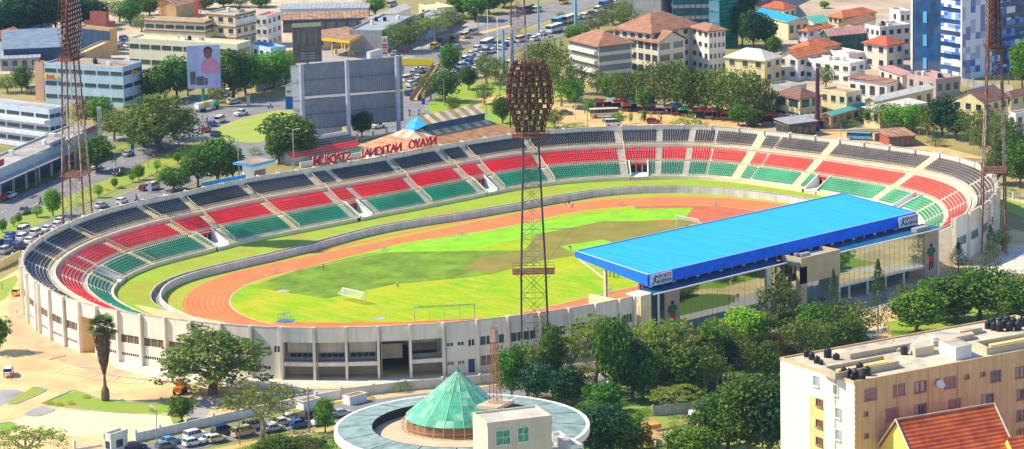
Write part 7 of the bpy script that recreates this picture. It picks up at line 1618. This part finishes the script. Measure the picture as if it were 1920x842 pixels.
# ================================================================ VEHICLES
LAMPW = mat('headlight_glass', (.7, .7, .65), rough=.2, spec=.8); LAMPR = mat('tail_light_red', (.4, .01, .01), rough=.3)
def car_paint(n): return mat('car_paint_'+n, {'white': (.78, .78, .80), 'silver': (.42, .44, .47), 'grey': (.16, .17, .19), 'black': (.02, .02, .025), 'blue': (.01, .10, .38), 'light blue': (.10, .36, .62), 'dark blue': (.01, .03, .12), 'red': (.50, .02, .02), 'maroon': (.22, .01, .04), 'beige': (.52, .44, .28), 'yellow': (.75, .50, .02), 'green': (.05, .45, .05), 'orange': (.70, .18, .02), 'cream': (.70, .62, .42)}[n], rough=.28, spec=.6, var=.03)
CARG = mat('car_glass', (.015, .02, .028), rough=.08, spec=.9)
# side profiles: body outline (x, z) and glass house (x0b, x0t, x1t, x1b, zb, zt)
CT_ = {'sedan': (4.4, 1.72, [(-2.2, .35), (-2.2, .78), (-2.05, .92), (-1.45, .98), (1.0, .96), (1.95, .80), (2.2, .62), (2.2, .32)], (-1.55, -1.0, .35, 1.05, .95, 1.42)),
       'hatch': (3.9, 1.68, [(-1.95, .35), (-1.95, .95), (-1.8, 1.0), (.95, 1.0), (1.75, .85), (1.95, .62), (1.95, .32)], (-1.85, -1.55, .3, 1.0, .98, 1.48)),
       'suv': (4.6, 1.85, [(-2.3, .42), (-2.3, 1.05), (-2.2, 1.12), (1.1, 1.12), (2.1, 1.02), (2.3, .8), (2.3, .42)], (-2.2, -2.0, .55, 1.15, 1.10, 1.78)),
       'van': (4.8, 1.75, [(-2.4, .35), (-2.4, 1.15), (2.0, 1.15), (2.35, .85), (2.4, .35)], (-2.36, -2.28, 1.15, 1.95, 1.13, 1.98)),
       'pickup': (5.0, 1.8, [(-2.5, .5), (-2.5, 1.05), (-.55, 1.05), (1.2, 1.05), (2.3, .98), (2.5, .8), (2.5, .45)], (-.6, -.45, .75, 1.25, 1.03, 1.72)),
       'bus': (8.5, 2.4, [(-4.25, .5), (-4.25, 1.5), (4.1, 1.5), (4.25, 1.2), (4.25, .45)], (-4.2, -4.15, 3.95, 4.12, 1.48, 2.55))}
VP = {}
def vehicle_proto(kind, colour):
    k = (kind, colour)
    if k in VP: return VP[k]
    L, W, prof_, g = CT_[kind]; P = car_paint(colour); ms = []
    q = MB(); n = len(prof_); w2 = W/2
    for s in (1, -1):                          # body with the sides drawn in a little towards the top and the sills
        pass
    def ringpts(inset, pr): return [(x, z) for x, z in pr]
    lv = [(-w2, 1), (w2, 1)]; A = [(x, -w2+(.06 if z > .9*max(p[1] for p in prof_) else 0), z) for x, z in prof_]; B = [(x, w2-(.06 if z > .9*max(p[1] for p in prof_) else 0), z) for x, z in prof_]
    q.add(A+B, [tuple(range(n)), tuple(range(2*n-1, n-1, -1))]+[((i+1) % n, i, i+n, (i+1) % n+n) for i in range(n)])
    x0b, x0t, x1t, x1b, zb, zt = g; wt = w2-.16 if kind != 'bus' else w2-.05; wb = w2-.05
    q.add([(x0t-.03, -wt, zt), (x1t+.03, -wt, zt), (x1t+.03, wt, zt), (x0t-.03, wt, zt), (x0t+.08, -wt+.1, zt+.07), (x1t-.1, -wt+.1, zt+.07), (x1t-.1, wt-.1, zt+.07), (x0t+.08, wt-.1, zt+.07)], [(3, 2, 1, 0), (4, 5, 6, 7), (0, 1, 5, 4), (1, 2, 6, 5), (2, 3, 7, 6), (3, 0, 4, 7)])
    npil = {'sedan': 3, 'hatch': 3, 'suv': 4, 'van': 4, 'pickup': 2, 'bus': 8}[kind]
    for i in range(npil+1):
        f = i/npil
        for s in (-1, 1): q.bar((x0b+(x1b-x0b)*f, s*(wb+.01), zb), (x0t+(x1t-x0t)*f, s*(wt+.01), zt), .045)
    if kind == 'pickup':
        q.box((-1.55, 0, 1.051), (1.7, W-.3, .01)); 
    ms.append(('body', q, P))
    q = MB(); q.add([(x0b, -wb, zb), (x1b, -wb, zb), (x1b, wb, zb), (x0b, wb, zb), (x0t, -wt, zt), (x1t, -wt, zt), (x1t, wt, zt), (x0t, wt, zt)], [(4, 5, 6, 7), (0, 1, 5, 4), (1, 2, 6, 5), (2, 3, 7, 6), (3, 0, 4, 7)]); ms.append(('windows', q, CARG))
    r_ = .32 if kind in ('sedan', 'hatch', 'van') else (.38 if kind != 'bus' else .48); wx = L*.30
    for sx in (-1, 1):
        for sy in (-1, 1):
            q = MB(); q.tube((sx*wx, sy*(w2-.2), r_), (sx*wx, sy*(w2+.01), r_), r_, 14, mi=0); q.tube((sx*wx, sy*(w2+.012), r_), (sx*wx, sy*(w2+.02), r_), r_*.55, 10, mi=1); ms.append(('wheel', q, [RUBBER, STEEL]))
    xf = max(p[0] for p in prof_); zl = .68 if kind != 'bus' else .9
    for sy in (-1, 1): q = MB(); q.box((xf+.01, sy*(w2-.3), zl-.05), (.05, .34, .16)); ms.append(('headlight', q, LAMPW)); q = MB(); q.box((-xf-.01, sy*(w2-.22), zl+.05), (.05, .2, .2)); ms.append(('tail_light', q, LAMPR))
    out = []
    for nm, q, m in ms: o = q.build(nm, m); out.append((nm, o.data)); bpy.data.objects.remove(o)
    VP[k] = out; return out
ROADS = [[G(*p) for p in L_] for L_ in (near_l, far_l, up_l, lo_l)]+[fr_pts]
def road_dir(p):
    best, d_ = 1e9, Vector((1, 0, 0))
    for L_ in ROADS:
        for a, b in zip(L_, L_[1:]):
            ab = b-a; t = max(0, min(1, (p-a).dot(ab)/ab.length_squared)); dd = (a+ab*t-p).length
            if dd < best: best, d_ = dd, ab.normalized()
    return d_
VCAT = {'sedan': 'car', 'hatch': 'car', 'suv': 'suv', 'van': 'van', 'pickup': 'pickup', 'bus': 'bus'}; VNM = {'sedan': 'car', 'hatch': 'car', 'suv': 'suv', 'van': 'van', 'pickup': 'pickup_truck', 'bus': 'bus'}
VDS = {'sedan': 'saloon car', 'hatch': 'hatchback', 'suv': 'boxy suv', 'van': 'minibus van', 'pickup': 'pickup truck', 'bus': 'bus'}
def vehicle(x, y, kind, colour, label, group=None, rz=None, flip=False, sc=1.0):
    p = G(x, y, G0+.12); d_ = road_dir(p); a = atan2(d_.y, d_.x)+(pi if flip else 0) if rz is None else rz
    t = empty(VNM[kind], p, a+random.uniform(-.04, .04), label, VCAT[kind], group)
    for nm, me in vehicle_proto(kind, colour): part(nm, me, t, sc=(sc, sc, sc) if sc != 1 else None)
    return t
def queue(place, group, L, flip=False, rz=None):
    cnt = {}
    for l in L: k = (l[2], l[3]); cnt[k] = cnt.get(k, 0)+1
    seen = {}
    for l in sorted(L):
        k = (l[2], l[3]); seen[k] = seen.get(k, 0)+1
        lab = (ORD[seen[k]-1]+' ' if cnt[k] > 1 else '')+l[3]+' '+VDS[l[2]]+(' from the left' if cnt[k] > 1 else '')+' '+place
        vehicle(l[0], l[1], l[2], l[3], lab, group, rz, flip)
vehicle(190, 389, 'sedan', 'silver', 'silver saloon car alone on the near lane just behind the stadium wall'); vehicle(229, 381, 'hatch', 'white', 'white rounded hatchback following the silver saloon behind the stadium wall')
vehicle(272, 356, 'hatch', 'maroon', 'maroon hatchback beside the white sign on the near lane'); vehicle(287, 355, 'van', 'white', 'white minibus van beside the maroon hatchback')
vehicle(46, 400, 'pickup', 'grey', 'grey pickup truck on the far lanes of the highway at left', flip=True); vehicle(222, 328, 'suv', 'black', 'black suv under the trees on the far lanes', flip=True)
vehicle(7, 374, 'hatch', 'red', 'red hatchback in front of the showroom'); vehicle(20, 370, 'sedan', 'white', 'white saloon beside the red hatchback at the showroom'); vehicle(181, 316, 'sedan', 'white', 'white saloon parked under trees beside the rusty tower'); vehicle(240, 292, 'sedan', 'silver', 'silver saloon parked by the small blue road sign')
queue('in the jam left of the stadium', 'cars queuing left of the stadium', [(113, 418, 'sedan', 'white'), (109, 426, 'hatch', 'white'), (89, 433, 'sedan', 'white'), (69, 441, 'suv', 'white'), (57, 455, 'sedan', 'white'), (46, 437, 'van', 'white'), (44, 450, 'suv', 'white'), (21, 446, 'sedan', 'blue'), (36, 467, 'suv', 'dark blue'), (20, 459, 'hatch', 'blue'), (11, 474, 'suv', 'silver'), (1, 459, 'sedan', 'dark blue')])
queue('at the road junction behind the stand', 'cars at the junction', [(413, 229, 'van', 'white'), (398, 236, 'hatch', 'blue'), (387, 247, 'hatch', 'red'), (405, 255, 'sedan', 'dark blue'), (452, 216, 'pickup', 'white')])
queue('parked near the portrait billboard', 'cars parked under the street trees', [(438, 194, 'sedan', 'silver'), (430, 175, 'sedan', 'white'), (442, 170, 'hatch', 'white'), (455, 165, 'sedan', 'silver'), (462, 161, 'hatch', 'white'), (420, 180, 'hatch', 'silver')])
queue('under the yellow footbridge', 'cars under the footbridge', [(772, 160, 'hatch', 'white'), (783, 148, 'sedan', 'white'), (795, 134, 'sedan', 'silver'), (768, 170, 'sedan', 'silver'), (765, 178, 'hatch', 'blue'), (764, 152, 'van', 'white'), (776, 140, 'hatch', 'silver'), (788, 155, 'sedan', 'dark blue'), (786, 136, 'suv', 'white')])
queue('in the crowded queue on the avenue', 'cars queuing on the avenue', [(875, 126, 'sedan', 'silver'), (884, 104, 'hatch', 'white'), (896, 95, 'suv', 'white'), (903, 105, 'sedan', 'white'), (894, 119, 'hatch', 'white'), (893, 129, 'sedan', 'white'), (906, 114, 'hatch', 'red'), (914, 88, 'bus', 'white'), (921, 99, 'sedan', 'white'), (928, 92, 'sedan', 'silver'), (934, 86, 'suv', 'grey'), (860, 135, 'sedan', 'dark blue'), (872, 116, 'van', 'white'), (883, 113, 'sedan', 'grey'), (866, 128, 'van', 'white'), (852, 142, 'sedan', 'silver'), (845, 150, 'van', 'white'), (912, 100, 'van', 'silver'), (940, 92, 'hatch', 'white'), (880, 120, 'suv', 'blue'), (957, 124, 'van', 'cream'), (948, 86, 'sedan', 'blue'), (957, 80, 'sedan', 'white'), (977, 78, 'van', 'white'), (990, 72, 'sedan', 'silver'), (1003, 76, 'hatch', 'white'), (1016, 66, 'sedan', 'white')])
queue('on the far avenue lanes', 'cars on the far lanes of the avenue', [(873, 71, 'van', 'cream'), (889, 64, 'van', 'white'), (858, 92, 'sedan', 'light blue'), (835, 82, 'bus', 'dark blue'), (816, 90, 'suv', 'yellow'), (852, 78, 'suv', 'grey'), (985, 24, 'bus', 'grey'), (1007, 22, 'van', 'cream'), (1057, 7, 'van', 'yellow'), (965, 30, 'suv', 'grey'), (1040, 60, 'bus', 'white'), (1050, 46, 'bus', 'light blue'), (1068, 42, 'bus', 'cream'), (1097, 34, 'suv', 'white'), (1110, 28, 'hatch', 'dark blue'), (1137, 14, 'bus', 'blue'), (1122, 22, 'van', 'white'), (1152, 8, 'sedan', 'white'), (1085, 36, 'sedan', 'silver')])
queue('on the dusty market lane', 'vehicles on the market lane', [(1060, 215, 'sedan', 'grey'), (1133, 220, 'bus', 'cream'), (1150, 236, 'van', 'white'), (1225, 231, 'hatch', 'red'), (1142, 228, 'sedan', 'silver')], rz=.15-pi/4)
vehicle(1612, 262, 'bus', 'light blue', 'light blue bus parked beside the board at the lane', rz=-pi/4-.35, sc=.8)
vehicle(740, 103, 'sedan', 'silver', 'silver saloon beside the red feather flag'); vehicle(708, 240, 'pickup', 'white', 'white battered pickup behind the hoarding posts'); vehicle(640, 16, 'van', 'white', 'white van in the yard at the top edge', rz=.2); vehicle(657, 18, 'pickup', 'cream', 'cream pickup in the yard at the top edge', rz=.3); vehicle(735, 12, 'van', 'silver', 'silver van at the top edge beside the trees', rz=.3)
queue('behind the low tan building', 'cars in the small lot', [(222, 84, 'hatch', 'white'), (236, 80, 'hatch', 'silver'), (232, 74, 'hatch', 'blue'), (240, 88, 'sedan', 'white'), (226, 93, 'sedan', 'silver')], rz=.4)
vehicle(62, 172, 'van', 'cream', 'cream van parked behind the white office', rz=.2)
queue('queuing on the front road below the yard', 'cars on the front road', [(253, 842, 'sedan', 'dark blue'), (318, 832, 'sedan', 'light blue'), (311, 842, 'hatch', 'grey'), (366, 822, 'suv', 'white'), (362, 835, 'hatch', 'white'), (395, 828, 'sedan', 'white'), (407, 828, 'hatch', 'cream'), (419, 813, 'suv', 'dark blue'), (457, 817, 'van', 'beige'), (478, 804, 'van', 'silver'), (512, 808, 'sedan', 'silver'), (528, 797, 'sedan', 'cream'), (562, 800, 'hatch', 'blue'), (586, 786, 'suv', 'black'), (604, 795, 'sedan', 'white'), (548, 788, 'hatch', 'white'), (572, 787, 'hatch', 'dark blue'), (640, 780, 'sedan', 'silver')])
vehicle(593, 836, 'hatch', 'black', 'black hatchback parked among bushes at the bottom edge'); vehicle(16, 703, 'suv', 'white', 'white suv parked at the left edge of the yard', rz=.9); vehicle(33, 552, 'hatch', 'yellow', 'yellow and dark hatchback near the left end of the stadium', rz=.6)
queue('seen between the trees on the front road', 'cars between the roadside trees', [(1187, 714, 'hatch', 'white'), (1226, 708, 'sedan', 'silver'), (1270, 704, 'suv', 'dark blue'), (1297, 700, 'van', 'white'), (1160, 720, 'sedan', 'white'), (1381, 692, 'sedan', 'grey'), (1405, 682, 'suv', 'silver'), (1050, 733, 'sedan', 'white'), (1085, 728, 'hatch', 'silver')])
vehicle(1297, 604, 'sedan', 'silver', 'silver saloon parked before the mirrored grandstand facade', rz=.2)
# box truck, tanker, orange loader
def truck(x, y, label, colour, box_m, L=6.5, kind='box', rz=None):
    p = G(x, y, G0+.12); d_ = road_dir(p); t = empty('truck', p, atan2(d_.y, d_.x)+pi if rz is None else rz, label, 'truck')
    q = MB(); q.prism([(L/2, -1.05), (L/2+1.7, -1.0), (L/2+1.7, 1.0), (L/2, 1.05)], .6, 1.5); q.add([(L/2, -1.05, 1.5), (L/2+1.65, -1, 1.5), (L/2+1.65, 1, 1.5), (L/2, 1.05, 1.5), (L/2, -1, 2.4), (L/2+1.2, -.95, 2.4), (L/2+1.2, .95, 2.4), (L/2, 1, 2.4)], [(4, 5, 6, 7), (0, 1, 5, 4), (2, 3, 7, 6), (3, 0, 4, 7)]); q.build('cab', car_paint(colour), t)
    q = MB(); q.quad((L/2+1.66, -.95, 1.52), (L/2+1.66, .95, 1.52), (L/2+1.24, .9, 2.36), (L/2+1.24, -.9, 2.36)); q.build('windscreen', CARG, t)
    q = MB()
    if kind == 'box': q.box((-.4, 0, .95), (L, 2.3, 2.3))
    else: q.tube((-L/2-.5, 0, 1.75), (L/2-.4, 0, 1.75), .95, 14); q.box((-.4, 0, .7), (L, 1.8, .3))
    q.build('box_body' if kind == 'box' else 'tank', box_m, t)
    if kind != 'box': q = MB(); q.tube((-L*.2, 0, 1.75), (L*.12, 0, 1.75), .97, 14); q.build('stripe', SY, t)
    for sx in (-L*.38, -L*.2, L/2+.8):
        for sy in (-1, 1): q = MB(); q.tube((sx, sy*.75, .48), (sx, sy*1.08, .48), .48, 12); q.build('wheel', RUBBER, t)
truck(617, 256, 'white box truck parked behind the small red and green stand', 'white', WHITE); truck(385, 207, 'fuel tanker with green cab and white and yellow tank at the junction', 'green', WHITE, 7, 'tank', rz=road_dir(G(385, 207)).to_2d().angle_signed(Vector((1, 0)))*1.0)
truck(1303, 803, 'small white truck in the garden beside the grey wall', 'white', WHITE, 3.5, rz=.8)
ld = empty('loader', G(338, 738), .6, 'orange and red loader machine under the wide spreading tree', 'machine')
q = MB(); q.box((0, 0, .6), (3.2, 1.6, 1.0)); q.box((.2, 0, 1.6), (1.3, 1.4, 1.3)); q.build('body', car_paint('orange'), ld); q = MB(); q.tube((1.4, .5, 1.3), (3.2, .5, .5), .12, 6); q.tube((1.4, -.5, 1.3), (3.2, -.5, .5), .12, 6); q.box((3.5, 0, .1), (.8, 1.9, .8)); q.build('bucket_arm', car_paint('red'), ld)
for sx in (-1, 1):
    for sy in (-1, 1): q = MB(); q.tube((sx, sy*.7, .6), (sx, sy*1.05, .6), .6, 12); q.build('wheel', RUBBER, ld)
# motorbikes with riders
def motorbike(x, y, colour, label):
    p = G(x, y, G0+.12); d_ = road_dir(p); t = empty('motorcycle', p, atan2(d_.y, d_.x), label, 'motorcycle')
    for sx in (-.65, .65): q = MB(); q.tube((sx, -.05, .3), (sx, .05, .3), .3, 12); q.build('wheel', RUBBER, t)
    q = MB(); q.tube((-.5, 0, .6), (.35, 0, .75), .14, 6); q.tube((.35, 0, .75), (.65, 0, .3), .05, 5); q.tube((.4, -.35, 1.0), (.4, .35, 1.0), .03, 5); q.build('frame', car_paint(colour), t)
    person(x, y-2, random.choice(['dark', 'blue', 'red', 'khaki']), 'dark', 'stand', 'rider seated on the '+label, G0+.35, atan2(d_.y, d_.x)-pi/2)
for i, (x, y, c, l) in enumerate(((76, 383, 'black', 'black motorcycle beside the median tree at left'), (388, 232, 'red', 'red motorcycle behind the red hatchback'), (507, 203, 'black', 'black motorcycle beyond the traffic island'), (768, 217, 'red', 'motorcycle at the park corner by the hall'), (256, 378, 'blue', 'blue motorcycle behind the white rounded hatchback'))): motorbike(x, y, c, l)
# ================================================================ POLES AND LAMPS
def pole(x, yb, yt, label, kind='lamp', r=.09, m=None, cat='street lamp', group=None):
    b = G(x, yb); h = z_at(b.x, b.y, yt)-G0; m = m or STEEL; d_ = road_dir(b); t = empty('street_lamp' if kind != 'pole' else 'utility_pole', b, atan2(d_.y, d_.x), label, cat, group)
    q = MB(); q.tube((0, 0, 0), (0, 0, h), r*1.4, 8, r2=r); q.build('pole', m, t)
    if kind == 'pole':
        q = MB(); q.bar((0, -.8, h-.5), (0, .8, h-.5), .07); q.build('cross_arm', m, t)
        for s in (-.7, 0, .7): q = MB(); q.tube((0, s, h-.45), (0, s, h-.2), .06, 6); q.build('insulator', BLACKP, t)
    elif kind != 'bare':
        for s in ((-1, 1) if kind == 'double' else (1,)):
            q = MB(); q.tube((0, 0, h-.1), (0, s*1.5, h+.35), .05, 6); q.build('arm', m, t); q = MB(); q.box((0, s*1.8, h+.28), (.3, .8, .14)); q.build('lamp_head', mat('lamp_head_grey', (.5, .5, .5)), t)
    return t
WOODP = mat('wood_pole', (.20, .14, .10), var=.2)
pole(296, 850, 768, 'grey street lamp beside the gate house with its head leaning left'); pole(580, 812, 726, 'bare grey pole among the cars on the front road', 'bare', .14, cat='pole'); pole(450, 836, 787, 'thin wooden pole below the front road at left', 'pole', .07, WOODP, 'pole')
pole(1569, 642, 592, 'street lamp behind the peach building roof', 'lamp'); pole(68, 350, 289, 'double street lamp in front of the showroom', 'double', .14); pole(278, 315, 298, 'short street lamp beside the highway bushes'); pole(341, 318, 273, 'thin pole in the trees behind the left stand', 'pole', .09, WOODP, 'pole'); pole(217, 312, 270, 'street lamp on the far lanes under the trees')
pole(449, 352, 261, 'tall lamp post left of the control booth', 'bare', .14, cat='lamp post'); pole(552, 332, 243, 'tall lamp post with floodlight bracket right of the control booth', 'double', .14); pole(464, 155, 101, 'tall street lamp in front of the dark street trees'); pole(833, 199, 148, 'curved street lamp at the park corner'); pole(867, 155, 89, 'thick wooden pole at the end of the footbridge road', 'pole', .16, WOODP, 'pole'); pole(912, 219, 172, 'street lamp in the middle of the park lawn'); pole(937, 185, 134, 'street lamp with long arm left of the lamp head'); pole(1102, 240, 184, 'curved street lamp behind the far stadium wall'); pole(1078, 226, 193, 'white pole beside the park trees', 'bare', .12, WHITE, 'pole'); pole(897, 52, 16, 'street lamp by the top trees of the avenue')
pole(1533, 246, 128, 'very thick bare purple-brown pole beside the green shop board', 'bare', .5, mat('purple_brown_pole', (.10, .03, .07)), 'pole'); pole(1615, 168, 131, 'wooden pole before the white walled house', 'pole', .12, WOODP, 'pole'); pole(1784, 178, 129, 'wooden pole below the blue glass tower', 'pole', .12, WOODP, 'pole'); pole(1891, 158, 130, 'pole at the fence right of the blue tower', 'pole', .1, WOODP, 'pole'); pole(1577, 300, 232, 'thin flagpole behind the far stadium wall near the blue bus', 'bare', .07, cat='pole'); pole(1708, 265, 232, 'pole by the brown kiosk', 'pole', .08, WOODP, 'pole')
pole(1010, 60, -10, 'blue double pole carrying a board above the avenue', 'bare', .3, mat('blue_pole', (.2, .45, .6)), 'pole'); pole(1080, 58, -10, 'thick pale blue pole at the top of the avenue', 'bare', .45, mat('blue_pole', (.2, .45, .6)), 'pole'); pole(156, 40, 10, 'white pole in front of the wood at top left', 'bare', .2, WHITE, 'pole'); pole(27, 60, 8, 'white pole in the wood at the left edge', 'bare', .15, WHITE, 'pole'); pole(186, 118, 92, 'pale pole behind the pale blue office', 'bare', .12, WHITE, 'pole'); pole(639, 55, 12, 'thin pole behind the fuel station', 'bare', .1, cat='pole'); pole(1463, 92, 62, 'curved street lamp between the dark trees and orange roofs'); pole(1260, 700, 640, 'pole among the acacias of the front road', 'pole', .09, WOODP, 'pole')
for x, l in ((306, 'orange lattice crane mast behind the cream office'), (371, 'red lattice mast beside the tallest cream block')):
    b = G(x, 46); t = empty('lattice_mast', b, .3, l, 'mast'); q = MB(); lattice(q, 0, 20, 1.8, 1.6, 14, .09, .06, 0, 0); q.build('mast', mat('crane_orange', (.55, .18, .03)) if x == 306 else REDP, t)
# ================================================================ MARKET, KIOSKS, PEOPLE
SG = {'red': REDP, 'green': mat('sign_green', (.01, .42, .12)), 'blue': SB, 'white': WHITE, 'yellow': SY}
rng = random.Random(11)
for i in range(27):
    x = 1128+i*15.6; y = 206+(x-1135)*.088+rng.uniform(-1.5, 1.5); b = G(x, y); rz = atan2(R2.y, R2.x)+rng.uniform(-.12, .12); w_ = 2.9*rng.uniform(.8, 1.1); h = rng.uniform(2.5, 3.2)
    sgn = [None, 'red', 'green', 'blue', 'red', None, 'white'][rng.randrange(7)]
    t = empty('market_stall', b, rz, '%s market stall from the left, %s' % (ORD[i], 'with %s sign board, under the tree row' % sgn if sgn else 'plain dark front, under the tree row'), 'market stall', 'market stalls under the tree row')
    q = MB(); q.box((0, 1.6, 0), (w_, .12, h)); q.box((-w_/2, .8, 0), (.1, 1.6, h)); q.box((w_/2, .8, 0), (.1, 1.6, h)); q.build('wall', WDARK if i % 3 else mat('stall_blue_grey', (.14, .18, .22)), t)
    q = MB(); q.add([(-w_/2-.3, -.9, h-.5), (w_/2+.3, -.9, h-.5), (w_/2+.3, 1.8, h+.2), (-w_/2-.3, 1.8, h+.2), (-w_/2-.3, -.9, h-.58), (w_/2+.3, -.9, h-.58), (w_/2+.3, 1.8, h+.12), (-w_/2-.3, 1.8, h+.12)], [(0, 1, 2, 3), (7, 6, 5, 4), (0, 4, 5, 1), (1, 5, 6, 2), (2, 6, 7, 3), (3, 7, 4, 0)]); q.build('roof', rng.choice([METBR, METG, FLATB]), t)
    q = MB(); q.box((0, .3, 0), (w_*.9, .6, .95)); q.build('counter', rng.choice([WBRN, WTAN, WNAVY]), t)
    if sgn: q = MB(); q.box((0, -.95, h-.45), (w_*.85, .08, .8)); q.build('sign_board', SG[sgn], t)
bld('kiosk', 'long brown kiosk with rusty roof beside the blue bus', 'kiosk', 3.0, (1645, 252), (1668, 256), (1716, 253), WRB, METBR, 'shed', 1, 0, 5, 'shop', rh=.6)
t, w_, h = pylon('notice_board', 'square dark board with pale frame beside the blue bus', 1649, 249, 266, 20, CREAMW, [(.15, .92, -.42, .42, mat('dark_screen', (.10, .13, .17), rough=.3))])
bld('building', 'dark low shop building right of the tree row', 'building', 4, (1455, 224), (1480, 232), (1530, 226), mat('shaded_stall_wall', (.12, .10, .10)), METG, 'shed', 1, 2, 4, 'shop', rh=1)
pc = [('red', 'dark'), ('white', 'dark'), ('blue', 'khaki'), ('khaki', 'dark'), ('yellow', 'dark'), ('dark', 'blue'), ('green', 'dark'), ('white', 'blue')]
DS = {'red': 'red', 'white': 'white', 'blue': 'blue', 'khaki': 'khaki', 'yellow': 'yellow', 'dark': 'dark', 'green': 'green'}
def crowd(place, group, pts, z=G0+.1):
    cnt = {}; seen = {}; it = []
    for i, (x, y) in enumerate(sorted(pts)): c = pc[(i*5+len(pts)) % 8]; cnt[c] = cnt.get(c, 0)+1; it.append((x, y, c))
    for (x, y, c) in it:
        seen[c] = seen.get(c, 0)+1; lab = '%sperson in %s top and %s trousers%s %s' % (ORD[seen[c]-1]+' ' if cnt[c] > 1 else '', c[0], c[1], ' from the left' if cnt[c] > 1 else '', place)
        person(x, y, c[0], c[1], ['stand', 'walk', 'walk'][(int(x)) % 3], lab, z, None, group)
crowd('on the dusty market lane', 'people on the market lane', [(1140+rng.random()*110, 214+rng.random()*20) for _ in range(16)]+[(1085+rng.random()*50, 200+rng.random()*22) for _ in range(12)]+[(1395+rng.random()*135, 231+rng.random()*9) for _ in range(22)]+[(1300+rng.random()*80, 222+rng.random()*8) for _ in range(6)])
crowd('at the road junction', 'people at the junction', [(349, 271), (336, 277), (380, 226), (388, 228), (356, 262), (300, 290)])
crowd('at the park corner', 'people at the park corner', [(785, 222), (792, 226), (800, 233), (786, 215), (808, 128)])
person(21, 712, 'red', 'red', 'stand', 'person in red overalls standing beside the white suv in the yard', G0+.05); person(9, 489, 'red', 'dark', 'stand', 'person in red top at the left wall corner', G0+.05); person(32, 595, 'orange', 'white', 'walk', 'person in orange walking on the brick path beside the stadium', G0+.05); person(4, 543, 'dark', 'dark', 'stand', 'dark-clothed person standing at the left edge', G0+.05)
person(1724, 256, 'orange', 'orange', 'stand', 'person in bright orange beside the brown kiosk', G0+.05); person(1388, 640, 'blue', 'dark', 'walk', 'person in blue walking in front of the entrance porch', G0+.05)
crowd('before the mirrored facade', 'people by the porch', [(1536, 600), (1543, 602), (1550, 598)])
# overhead cables
q = MB()
for (a, b_) in (((1533, 246, 128), (1784, 178, 129)), ((1784, 178, 129), (1891, 158, 130))):
    A, B = G(a[0], a[1]), G(b_[0], b_[1]); za, zb = z_at(A.x, A.y, a[2])-.4, z_at(B.x, B.y, b_[2])-.4
    for k in range(12):
        f0_, f1_ = k/12, (k+1)/12; P = A.lerp(B, f0_); Q = A.lerp(B, f1_); P.z = za+(zb-za)*f0_-4*f0_*(1-f0_)*1.5; Q.z = za+(zb-za)*f1_-4*f1_*(1-f1_)*1.5; q.bar(P, Q, .045)
tag(q.build('overhead_cable', BLACKP), 'thin overhead cable running between the poles below the blue tower', 'cable')

# ================================================================ THIN AIR HAZE
hz = MB(); hz.box((0, 0, -2.0), (4900, 4900, 184))
hm = bpy.data.materials.new('haze_air'); hm.use_nodes = True; N = hm.node_tree.nodes; N.remove(N['Principled BSDF']); pv = N.new('ShaderNodeVolumePrincipled')
pv.inputs['Color'].default_value = (.45, .68, 1, 1); pv.inputs['Density'].default_value = .00004; pv.inputs['Anisotropy'].default_value = .1
hm.node_tree.links.new(pv.outputs[0], N['Material Output'].inputs['Volume'])
o = hz.build('haze', hm); o['kind'] = 'stuff'
SC.cycles.volume_bounces = 0
